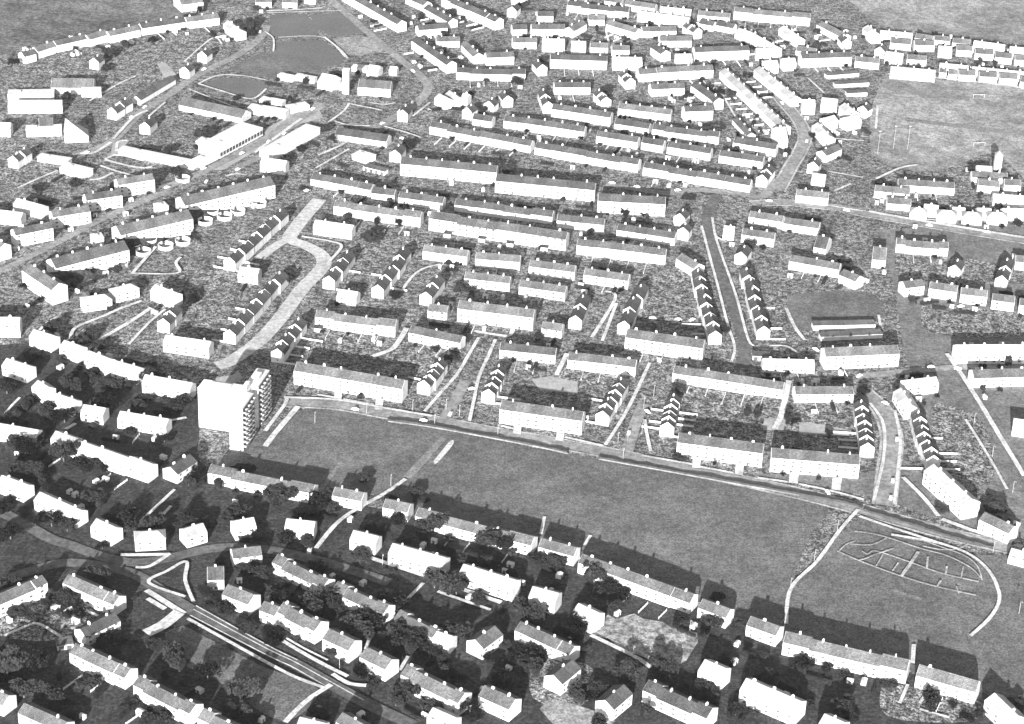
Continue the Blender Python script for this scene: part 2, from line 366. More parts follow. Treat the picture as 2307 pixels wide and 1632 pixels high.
STEPPED_ROWS=['near the left back lane',
'left of the circle road',
'under the ring walls',
'inside the circle road bend',
'right of the circle road',
'beside the short curved road',
'above the tower road',
'left of the central close',
'right of the central close',
'left of the winding road',
'right of the winding road',
'heading the winding road',
'behind the crossroads house',
'at the middle crossroads',
'left of the first close',
'right of the first close',
'left of the second close',
'right of the second close',
'beside the curved road',
'across the curved road',
'below the upper diagonal avenue',
'ending the upper slanting terrace',
'below the far skyline',
'at the upper left bend',
'by the upper centre bend',
'in the upper centre corner',
'in the upper centre curve',
'alone at the upper junction',
'capping the middle long row',
'on the upper hillock left',
'on the upper hillock right',
'ending the upper left row',
'near the top centre',
'ending the far right curve',
'at the field corner',
'leading the far right rows',
'by the right junction',
'on the right slope path',
'on the far right slope',
'in the upper left orchard',
'beside the upper left road',
'in the upper left gardens',
'along the upper left road',
'below the upper left road',
'at the far left bend']
STEPPED=[(0,0,2,-189.6,20.6,1.36,9.4,5.2),
(0,1,2,-187.5,29.7,1.36,9.4,5.55),
(1,0,6,-151.6,12.8,1.312,13,5.2),
(1,1,6,-148.2,25.3,1.312,13,5.55),
(1,2,6,-144.8,37.8,1.312,13,5.2),
(1,3,6,-141.6,50.5,1.312,13,5.55),
(1,4,6,-138.6,63.1,1.312,13,5.2),
(1,5,6,-134.5,75.4,1.312,13,5.55),
(2,0,6,-163.2,101.2,1.254,12.4,5.2),
(2,1,6,-158.9,112.8,1.254,12.4,5.55),
(2,2,6,-155.3,124.7,1.254,12.4,5.2),
(2,3,6,-151.6,136.4,1.254,12.4,5.55),
(2,4,6,-148.1,148.3,1.254,12.4,5.2),
(2,5,6,-143.8,159.9,1.254,12.4,5.55),
(3,0,3,-104.7,82.9,1.35,12.6,5.2),
(3,1,3,-101.5,95,1.35,12.6,5.55),
(3,2,3,-98.8,107.3,1.35,12.6,5.2),
(4,0,4,-76.1,74.9,1.34,13.5,5.2),
(4,1,4,-72.7,87.9,1.34,13.5,5.55),
(4,2,4,-69,100.9,1.34,13.5,5.2),
(4,3,4,-66.7,114.3,1.34,13.5,5.55),
(5,0,2,-48.5,67.9,1.301,12.2,5.2),
(5,1,2,-45.3,79.6,1.301,12.2,5.55),
(6,0,4,-124.1,-7.9,1.349,9.8,5.2),
(6,1,4,-122.6,1.8,1.349,9.8,5.55),
(6,2,4,-120,11.2,1.349,9.8,5.2),
(6,3,4,-117.7,20.7,1.349,9.8,5.55),
(7,0,2,35.4,48.2,1.381,14.5,5.2),
(7,1,2,38.1,62.4,1.381,14.5,5.55),
(8,0,3,63,45.5,1.338,17.3,5.2),
(8,1,3,66.3,62.5,1.338,17.3,5.55),
(8,2,3,71,79.2,1.338,17.3,5.2),
(9,0,7,110.8,35.7,1.636,11.4,5.2),
(9,1,7,110.1,47,1.636,11.4,5.55),
(9,2,7,109.1,58.4,1.636,11.4,5.2),
(9,3,7,107.6,69.7,1.636,11.4,5.55),
(9,4,7,107.5,81.1,1.636,11.4,5.2),
(9,5,7,106.2,92.4,1.636,11.4,5.55),
(9,6,7,105.9,103.8,1.636,11.4,5.2),
(10,0,6,138.1,44.5,1.628,12.6,5.2),
(10,1,6,137.6,57.1,1.628,12.6,5.55),
(10,2,6,136.4,69.7,1.628,12.6,5.2),
(10,3,6,135.8,82.3,1.628,12.6,5.55),
(10,4,6,135.9,95,1.628,12.6,5.2),
(10,5,6,134.2,107.5,1.628,12.6,5.55),
(11,0,1,134.3,138.5,1.234,13,5.2),
(12,0,1,100.1,187.2,1.166,9.3,5.2),
(13,0,1,100.9,167.5,1.244,9,5.2),
(14,0,4,-44.6,-37,1.27,6.7,5.2),
(14,1,4,-41.9,-30.8,1.27,6.7,5.55),
(14,2,4,-40.1,-24.3,1.27,6.7,5.2),
(14,3,4,-38.5,-17.7,1.27,6.7,5.55),
(15,0,4,-11,-43.1,1.403,7.2,5.2),
(15,1,4,-9.5,-36.1,1.403,7.2,5.55),
(15,2,4,-8,-29.1,1.403,7.2,5.2),
(15,3,4,-6.8,-22,1.403,7.2,5.55),
(16,0,5,48.6,-60.4,1.294,7.9,5.2),
(16,1,5,50.4,-52.7,1.294,7.9,5.55),
(16,2,5,53.1,-45.2,1.294,7.9,5.2),
(16,3,5,55.5,-37.6,1.294,7.9,5.55),
(16,4,5,57.6,-30,1.294,7.9,5.2),
(17,0,5,80.9,-69.8,1.414,6.4,5.2),
(17,1,5,81.8,-63.5,1.414,6.4,5.55),
(17,2,5,82.7,-57.2,1.414,6.4,5.2),
(17,3,5,83.5,-50.9,1.414,6.4,5.55),
(17,4,5,84.9,-44.7,1.414,6.4,5.2),
(18,0,6,181.3,-81.1,1.519,7.5,5.2),
(18,1,6,181.7,-73.6,1.519,7.5,5.55),
(18,2,6,182.1,-66,1.519,7.5,5.2),
(18,3,6,182.5,-58.5,1.519,7.5,5.55),
(18,4,6,182.4,-50.9,1.519,7.5,5.2),
(18,5,6,182.9,-43.4,1.519,7.5,5.55),
(19,0,6,212.9,-90.5,1.611,7.7,5.2),
(19,1,6,212.7,-82.8,1.611,7.7,5.55),
(19,2,6,211.6,-75.2,1.611,7.7,5.2),
(19,3,6,211.2,-67.6,1.611,7.7,5.55),
(19,4,6,211.4,-59.9,1.611,7.7,5.2),
(19,5,6,211.6,-52.2,1.611,7.7,5.55),
(20,0,2,155.3,252.3,1.214,9.6,5.2),
(20,1,2,158.8,261.3,1.214,9.6,5.55),
(21,0,1,132.9,380.7,1.866,9,5.2),
(22,0,2,125.5,519,2.057,7.7,5.2),
(22,1,2,121.1,525.4,2.057,7.7,5.55),
(23,0,1,10.3,432,1.907,13,5.2),
(24,0,2,73.2,411.2,1.86,8,5.2),
(24,1,2,70.7,418.9,1.86,8,5.55),
(25,0,2,16.1,362.7,1.717,13.2,5.2),
(25,1,2,14,375.7,1.717,13.2,5.55),
(26,0,2,55.5,373.3,1.867,8,5.2),
(26,1,2,52.5,380.7,1.867,8,5.55),
(27,0,1,-79.1,336.4,1.37,13,5.2),
(28,0,1,-79.4,267.9,1.334,12.7,5.2),
(29,0,1,-21.7,356.6,1.197,9.2,5.2),
(30,0,1,-12.2,369.2,1.88,11.5,5.2),
(31,0,1,-35.6,343.1,1.096,9,5.2),
(32,0,1,-10.1,549.3,1.254,10.8,5.2),
(33,0,1,235.8,512.3,1.761,11.7,5.2),
(34,0,1,235,377.6,1.006,9,5.2),
(35,0,1,260.9,496.1,1.162,9,5.2),
(36,0,1,190.2,276.6,1.215,9,5.2),
(37,0,1,259.9,132.6,1.168,11.2,5.2),
(38,0,2,285.5,122.4,1.262,13.9,5.2),
(38,1,2,289.9,135.6,1.262,13.9,5.55),
(39,0,1,-298.8,404.6,1.282,9,5.2),
(40,0,1,-234.3,395.4,1.263,9.2,5.2),
(41,0,1,-226.5,426.5,1.264,9.5,5.2),
(42,0,2,-269.8,316.6,1.175,10.4,5.2),
(42,1,2,-266.2,326.4,1.175,10.4,5.55),
(43,0,1,-244.8,295.6,1.35,13,5.2),
(44,0,2,-317.2,229.7,1.234,8,5.2),
(44,1,2,-314.1,237.1,1.234,8,5.55),]
LOWS=[(185.03,56.95,0.135,35.61,5,3,'low upper garage row beside the triangular lawn'),
(187.79,45.55,0.192,35.58,5,2.6,'low lower garage row beside the triangular lawn'),
(227.24,450.23,0.308,24.84,5,2.6,'low top garage row by the playing field'),
(231.95,432.94,0.253,25.42,5,2.6,'low middle garage row by the playing field'),
(233.54,415.15,0.208,14.78,5,2.6,'low bottom garage row by the playing field'),
(-92,245.49,-0.457,15.63,5,2.6,'low garage row with dark doors near middle long row'),
(136.33,16.24,-0.032,10.91,5,2.6,'low small garage row by the winding road end'),
(-187.04,-274.5,0.33,6.78,5,2.6,'low white garage between bottom left terraces'),]
ROADS=[('path',2,[(-259.6,258.3),(-261.1,273.7),(-255.6,277.3)]),
('path',2,[(-264.4,245.4),(-257.5,252.8),(-239.6,245.3)]),
('path',2.4,[(-264.2,244.5),(-248.6,236.8),(-237.7,234.2),(-232.9,236.6)]),
('path',2,[(-281.7,253),(-273,254.9),(-265.7,273.2)]),
('path',2,[(-265.5,234.9),(-252.9,227),(-240.7,220.9)]),
('path',1.6,[(-185.2,227),(-179.1,231.3),(-172.2,230.2)]),
('path',2,[(-268,212.5),(-261.8,215),(-255.5,224.9)]),
('path',1.6,[(-309.2,195.5),(-301.1,208.9),(-290.3,224.7)]),
('path',1.4,[(-229.7,370.7),(-202.3,348),(-182.9,333.3)]),
('path',2.2,[(-171.7,266.2),(-158.7,299.2),(-147.6,327)]),
('path',1.6,[(-131,318.5),(-121.9,340.4),(-118.5,355.6)]),
('path',1.6,[(-130.1,246),(-111.9,278.7)]),
('path',1.4,[(-292.3,341.7),(-278.9,373.7),(-269.5,390.4)]),
('path',1.4,[(-240.6,421.4),(-227.5,470.9),(-219.1,459.7)]),
('path',1.4,[(138.3,405.5),(145.3,362.8),(149.9,336.2)]),
('path',1.6,[(144.6,452),(152.3,416.1),(168.8,374.1)]),
('path',1.6,[(59.1,522.1),(62,485)]),
('path',1.4,[(246.9,207.7),(273.4,207.8)]),
('path',1.6,[(208.8,332.6),(229.2,330.8)]),
('path',1.4,[(199.8,276.4),(221.1,269.2)]),
('path',1.2,[(227.8,338.8),(232.5,338.4)]),
('path',1.6,[(200.3,245.7),(212.2,258.1)]),
('path',0.6,[(-136.1,-243.6),(-100.7,-270.2),(-87.2,-279.3),(-70.8,-292.1),(-55.9,-303.7)]),
('path',0.6,[(-136.9,-248.2),(-100.1,-274.9),(-87.9,-282.9),(-72.6,-295.1)]),
('path',0.6,[(-135.4,-240.8),(-101,-267.6),(-86.4,-277.7)]),
('path',1.1,[(-99.1,-256.9),(-85.6,-268.2),(-73.5,-276.8)]),
('path',4,[(-90,-41),(-89.6,-51.6)]),
('path',4,[(-67.8,-47.8),(-67.9,-59.2)]),
('path',4,[(4.5,-66.6),(4,-78)]),
('path',4,[(26.7,-70.1),(25.7,-82.6)]),
('path',4,[(95.2,-88.4),(94,-103.4)]),
('path',4,[(116.4,-96.9),(114.9,-108.4)]),
('path',4.5,[(143.2,-102.6),(141.4,-114)]),
('path',4.5,[(164,-106.5),(162,-118.9)]),
('path',1.2,[(-62,-70.9),(-37,-75.6),(12.3,-89.3),(30.1,-95.4)]),
('path',1.2,[(45.5,-99.2),(82.9,-109.2),(143.3,-125.4)]),
('path',1.6,[(67.5,-93.9),(92.1,-100.1)]),
('path',1.6,[(96.1,-102.3),(112.3,-106.9)]),
('path',1.6,[(124.2,-110.4),(138.6,-113.1)]),
('path',1.6,[(144,-114.6),(159.5,-119.7),(175,-126.6)]),
('path',1.6,[(-100.7,-46.4),(-90.6,-48.8)]),
('path',1.6,[(-86.8,-50.1),(-70.5,-54.5)]),
('path',1.6,[(28.4,-78.9),(48.1,-86)]),
('path',1.6,[(-4,-70.4),(3.3,-73.3)]),
('path',2.6,[(210.9,-141.3),(223.3,-149.8),(237.7,-157.9)]),
('path',2,[(-257.5,10.2),(-254.1,21.6),(-249.1,29.2)]),
('path',2,[(-238.1,-0.3),(-233.2,13.9)]),
('path',2.4,[(-21.6,32.4),(-12.4,29.8),(-2.6,28.6),(-0.2,37.2)]),
('path',1.6,[(141.7,30.3),(150.8,30.5),(156.6,22.8)]),
('path',2,[(154.7,77.3),(156.2,63.5),(158.3,50.8),(161.8,38.4)]),
('path',1.4,[(-256.7,-85.3),(-254.6,-73),(-252,-63)]),
('path',2,[(-179.2,-91.6),(-174.3,-81.6),(-164.3,-76)]),
('path',2,[(-222.4,-92.9),(-218.8,-86.7)]),
('path',1.6,[(-171.6,-175.5),(-165.7,-160.5),(-159.7,-145.1)]),
('path',1.6,[(-164.7,-177),(-159.1,-159.9)]),
('path',3,[(-159.1,-230.6),(-139.7,-247.5)]),
('path',2.6,[(-157.6,-237),(-148.5,-244.5)]),
('path',2.2,[(-70.5,-286.7),(-63,-292.8),(-54.9,-293.8)]),
('path',1.6,[(-70.4,-218.1),(-72.6,-229.6)]),
('path',1.6,[(-35.8,-215.4),(-44.3,-232.9)]),
('path',1.6,[(-56.6,-259.1),(-57.9,-267.9)]),
('path',1.6,[(-39.3,-271.7),(-42.2,-282.1)]),
('path',2.4,[(-86.9,-321.1),(-79.6,-306.2),(-70.4,-294.1)]),
('path',1.6,[(18.8,-154.9),(17.2,-170.5)]),
('path',1.6,[(40.6,-169.6),(37.8,-178.4)]),
('path',1.6,[(89.4,-208.6),(87.8,-218.2)]),
('path',1.8,[(182.7,-246.5),(180.2,-260.7)]),
('path',1.4,[(176,-276.3),(170.7,-289.9)]),
('path',1.4,[(184.8,-279),(179.3,-289.3)]),
('path',1.4,[(178.7,-293.4),(190.5,-298.3)]),
('path',1.4,[(-184.5,-247.3),(-176.9,-252.1)]),
('path',1.6,[(239.8,352.6),(246.4,396.1)]),
('road',8,[(-117,-54.7),(-89.4,-55.3),(-64.5,-62),(-38.3,-67.6),(-6.3,-77.1),(12.2,-81.5),(58.6,-94.4),(137.2,-120.4),(175.9,-136.8),(208.1,-152.1),(239.9,-163.9)]),
('paleroad',9,[(-156.7,-19.5),(-150,-13.6),(-137.7,10.4),(-128.9,40.6),(-121.3,75),(-114.6,95.5),(-111.9,109.8),(-115.5,122.1),(-125.2,132.4),(-135.2,140.3),(-133.4,156.2),(-129.5,173.6),(-123.3,198.6)]),
('paleroad',6.5,[(-135.2,140.3),(-141.3,132.3),(-150.1,112.2)]),
('road',5.5,[(-299.4,72.6),(-294.5,80.7),(-270.2,120.8),(-248,159.5),(-221.7,195.2),(-215,203.1)]),
('road',6.5,[(-221.1,204.9),(-201.4,230.8),(-183,261.1),(-167,290.2),(-151.6,330.7),(-136.6,355.7)]),
('road',6.5,[(-282,251),(-265.2,275.2),(-255.8,323.8),(-243.2,353.9),(-226,401.3),(-205.9,437.4),(-193.7,475.1),(-191.8,502.9)]),
('road',6.5,[(-157.8,581.2),(-117.7,499.7),(-87.9,442.5),(-73.7,416.3),(-66.5,390.1),(-74.4,358.6),(-85.1,338.3),(-99.5,318.1),(-115.6,322.4)]),
('road',7,[(172.2,450.6),(179.6,399.3),(187.4,367.7),(189.6,330.4),(176.8,285.4),(163.9,242.6)]),
('road',6.5,[(163.6,262.2),(154.5,233.5),(142.6,234.1),(112.9,238.2),(93.9,230.7),(54.6,241.1)]),
('road',7,[(145.7,220),(164.7,224.7),(199.8,220),(215.3,213.2),(264.5,197.4),(319.7,181)]),
('darkroad',7,[(124.5,232.2),(117.8,204.7),(116.3,178.7),(120.4,128.2),(124.4,73.6),(127.6,33.9),(124.8,3.6)]),
('road',9,[(184.4,-9.9),(188.9,-19.8),(195.5,-36.9),(196.7,-63.7),(191.4,-93.5),(184.3,-130.7)]),
('road',6,[(-33.8,-66.9),(-27.7,-40.5),(-24,-23.5)]),
('road',6,[(59.9,-89.6),(65.6,-58.2),(69.8,-40.6)]),
('darkroad',6.5,[(-242.1,-168.2),(-225,-180.2),(-210.5,-191.7),(-199.6,-196.8),(-184.6,-204.5),(-167.6,-208.7),(-152.8,-203.4),(-137.2,-195.3),(-123.9,-192.1),(-109.8,-193.1),(-96.1,-196.5),(-73.5,-205),(-51.1,-215.7)]),
('darkroad',6.5,[(-231.4,-236.2),(-213.9,-219.3),(-196.9,-211),(-171.8,-215.6),(-159.8,-223.2)]),
('darkroad',6.5,[(-162.9,-220.6),(-155.4,-227.5),(-135.3,-245.3),(-100.6,-271),(-87.1,-280.3),(-70.7,-293.3),(-54.8,-305.3),(-34.2,-318.9)]),
('road',6,[(185.4,-0.6),(210,6.6),(240,14.7),(248.5,15.5)]),
('road',6,[(-180.7,237.8),(-174,249.9),(-164.1,266.2)]),
('path',2.2,[(-87,-190.9),(-77.3,-164.8),(-58.3,-139.9),(-49.5,-126.3)]),
('road',6,[(-165.4,276.6),(-150.3,322.5),(-135.7,351.5)]),
('path',1.8,[(171,-136.1),(160.3,-154.9),(146.2,-183.4),(131.9,-206.8),(127.3,-235.1)]),
('path',1.7,[(184.3,-157.5),(204.4,-162.6),(218.7,-171.1),(226,-184.4),(227.9,-198.8),(226.5,-210.4),(219.9,-223.9),(209,-238.3)]),
('trace',0.72,[(163.4,-167.6),(173.5,-167.3),(181.6,-161)]),
('trace',0.72,[(166.9,-156.3),(174.2,-157.3),(182.7,-160.7),(196.8,-168.8),(208.3,-173.9),(217.9,-183.1),(221.5,-191.6)]),
('trace',0.8,[(156.6,-174),(165.7,-181.2),(183.6,-192.6),(198.9,-200.1),(216.9,-206.1)]),
('trace',0.72,[(168.4,-173),(170.8,-175.6),(175.1,-172.7),(189.6,-180.6),(197.7,-185.8),(205.8,-190.1),(219.9,-194.8)]),
('trace',1.6,[(195.3,-171.4),(189.9,-182.3),(184.3,-193)]),
('trace',0.64,[(220,-163.1),(214.9,-167.3),(206.8,-169),(198.2,-166.6)]),
('trace',0.72,[(183.8,-169.8),(174.7,-175.5),(168.6,-180),(165.7,-181.2)]),
('trace',0.72,[(189.6,-160.2),(198.9,-162),(207.1,-166.9),(216.7,-173.2),(221.4,-181.8),(221.7,-193.5)]),
('trace',0.64,[(180.8,-188.9),(184.4,-181.8)]),
('trace',0.64,[(214.7,-182.3),(212.1,-192.3)]),
('trace',0.64,[(208.8,-199.4),(209,-205.1)]),
('trace',0.64,[(173.5,-185.6),(178.1,-175.3)]),
('trace',0.64,[(157.7,-173.9),(161.1,-168.6),(165.9,-165.1)]),
('trace',0.96,[(199.1,-175.6),(197.1,-185.7)]),
('trace',0.96,[(206.9,-183),(205.3,-190)]),
('trace',0.96,[(202.4,-195),(200,-200)]),
('path',1.8,[(170.8,-142.5),(186.1,-151.7),(194,-156.3),(214.8,-167.9)]),
('path',1.8,[(-117.4,-51.2),(-89.8,-51.3),(-64.8,-57.7),(-40,-63.8)]),
('path',1.8,[(-43.9,-59.3),(-36.4,-38.7),(-28.7,-17.5),(-23.2,5.6),(-18.8,24.5)]),
('path',1.8,[(-20.5,-67.6),(-18.9,-44.7),(-17.2,-20.3),(-12.4,6.6),(-9.6,23.2)]),
('path',1.8,[(49,-85.3),(60.9,-48.8),(74.4,3.8)]),
('path',1.8,[(71.8,-89.8),(70.5,-74.6),(69.8,-57.9)]),
('path',2.5,[(23.9,-14.6),(29.6,10.5)]),
('path',3,[(136.6,-61.7),(141.8,-44.2),(148.6,-9.2)]),
('path',1.5,[(112.2,183.3),(114.4,145.3),(116.9,106),(119.8,54.3),(121.9,26.4),(118.8,8.4)]),
('path',1.5,[(119.5,196.1),(119.8,170.6),(122,142.8),(126.9,90.2),(129.9,38.2),(132.5,28.8)]),
('path',1.6,[(189.5,-29.9),(193.6,-47),(193,-64),(189.7,-85.5),(185.1,-105.3),(179.4,-127.9)]),
('path',1.6,[(201.8,-36.4),(200.7,-65.8),(196.2,-93),(189.2,-130.3)]),
('path',2.2,[(197,-104.3),(204.5,-122.5),(209.5,-139.3)]),
('path',2.6,[(239.1,29.8),(243.4,7.3),(248.4,-24.7),(253.1,-58.8),(258.6,-98)]),
('path',1.4,[(237.9,-43.1),(243.9,-80.9),(247.6,-111.3)]),
('path',3,[(218.5,215.3),(243.8,206.5),(271.9,198.2),(310.3,186.4)]),
('path',2,[(193.4,222.4),(199.8,220),(214.8,215.4)]),
('path',1.7,[(-137.5,-251.4),(-116.1,-267.9),(-99.4,-280.8),(-86.1,-290.3),(-73.4,-296.8)]),
('path',2,[(-98.7,-260.9),(-85.1,-272.5),(-74.1,-281.1),(-63.9,-288.3)]),
('path',1.7,[(-136.9,-238.2),(-143,-221.9),(-144.7,-206.9),(-152.1,-215),(-159,-225),(-141,-234.8)]),
('path',6,[(-141.9,-246.8),(-147.5,-257),(-153.7,-263.7)]),
('path',2.2,[(-175.5,-203.8),(-165.9,-203),(-153.1,-201.5)]),
('path',2,[(-166.9,-213.3),(-160.6,-211.8),(-153.2,-201)]),
('path',1.5,[(-213.9,-269.9),(-207.2,-263.3),(-201.2,-260.2),(-188.9,-269.8)]),
('path',2.6,[(-61.3,-197.2),(-27.8,-213.9),(-15.8,-220.5),(-0.1,-228.6)]),
('path',1.8,[(-29,-222),(-4.7,-234.7)]),
('path',2.2,[(39.8,-250.5),(58.2,-264.5),(65.6,-272.5)]),
('path',2,[(-123,-86.7),(-119.3,-72),(-116,-58.3),(-115.8,-52.1)]),
('path',3,[(-121.2,-101.7),(-117.1,-86.2),(-109.1,-60.1)]),
('path',3,[(-58.8,31.7),(-61.8,17.5),(-65.5,6.3),(-75.1,-2.7)]),
('path',1.6,[(-224.5,379.7),(-213,396.8),(-195.9,398.2),(-179,391.9)]),
('path',1.6,[(-224.5,379.7),(-204.9,367.1),(-184.9,356.4),(-177.1,375.9)]),
('path',1.6,[(-248.5,317.4),(-241.6,343.4)]),
('path',2,[(-264.8,277.2),(-258.1,314.2),(-250.9,327.5)]),
('path',1.2,[(-194.3,528.3),(-166.5,534),(-139.6,540.6)]),
('path',1.2,[(-180.4,476.8),(-148.1,480.9),(-128.4,442.2)]),
('path',1.2,[(-191.2,487.8),(-183.6,473.9),(-180.5,447.7)]),
('path',1.8,[(-195.6,532),(-174,537.4),(-154.2,544)]),
('path',1.8,[(-147.4,482.2),(-134,458.2),(-126.5,440.1)]),
('path',1.8,[(-130.5,265),(-116.9,284),(-110.3,296.6)]),
('path',2,[(-238.4,1),(-238.5,14.7),(-224.8,31.5),(-219,39.2),(-208.4,50.3)]),
('path',2.5,[(-228.3,-11.5),(-221.3,5.3),(-210.5,24.4),(-201.8,42.3)]),
('path',1.6,[(-206.7,-1.4),(-200.5,22.5),(-193.8,41.6)]),
('path',2,[(-219.4,83.6),(-214.5,107.3),(-211.8,120.3)]),
('path',1.8,[(-219.4,83.9),(-194.1,86.7),(-196.8,99.7),(-195.3,107.7)]),
('path',1.8,[(-128.4,142.7),(-109.6,137.2),(-103.7,130.5),(-109.7,108.4)]),
('path',1.6,[(-64.4,77.6),(-58.8,97.9),(-52.6,107.8),(-43.9,113.4)]),
('path',2,[(43.3,30.1),(57.3,79),(52.1,87.5)]),
('path',1.8,[(49.1,26.5),(57.9,73.1)]),
('path',1.5,[(206.7,72.7),(206.4,59.6)]),
('path',1.4,[(202.6,440.4),(210.8,414.1)]),
('path',1.8,[(126,161.2),(120.6,167.3),(119.6,173.9)]),
('path',1.6,[(-74,337.5),(-63.5,364.2)]),
('path',1.6,[(-104.2,358.4),(-94.4,356.3),(-87.4,360.3)]),
('path',1.6,[(-125.2,323.3),(-115.2,317.3),(-101.1,317.9)]),
('path',1.6,[(-91.6,317.9),(-77,309.4),(-66.3,301.6)]),
('path',1.6,[(-119.3,355.5),(-95.2,345.6)]),
('path',2,[(229.2,266.3),(246.9,285.4),(259.5,292.5)]),
('path',1.8,[(261.2,456.7),(311.3,451.1),(356.6,440.4)]),]
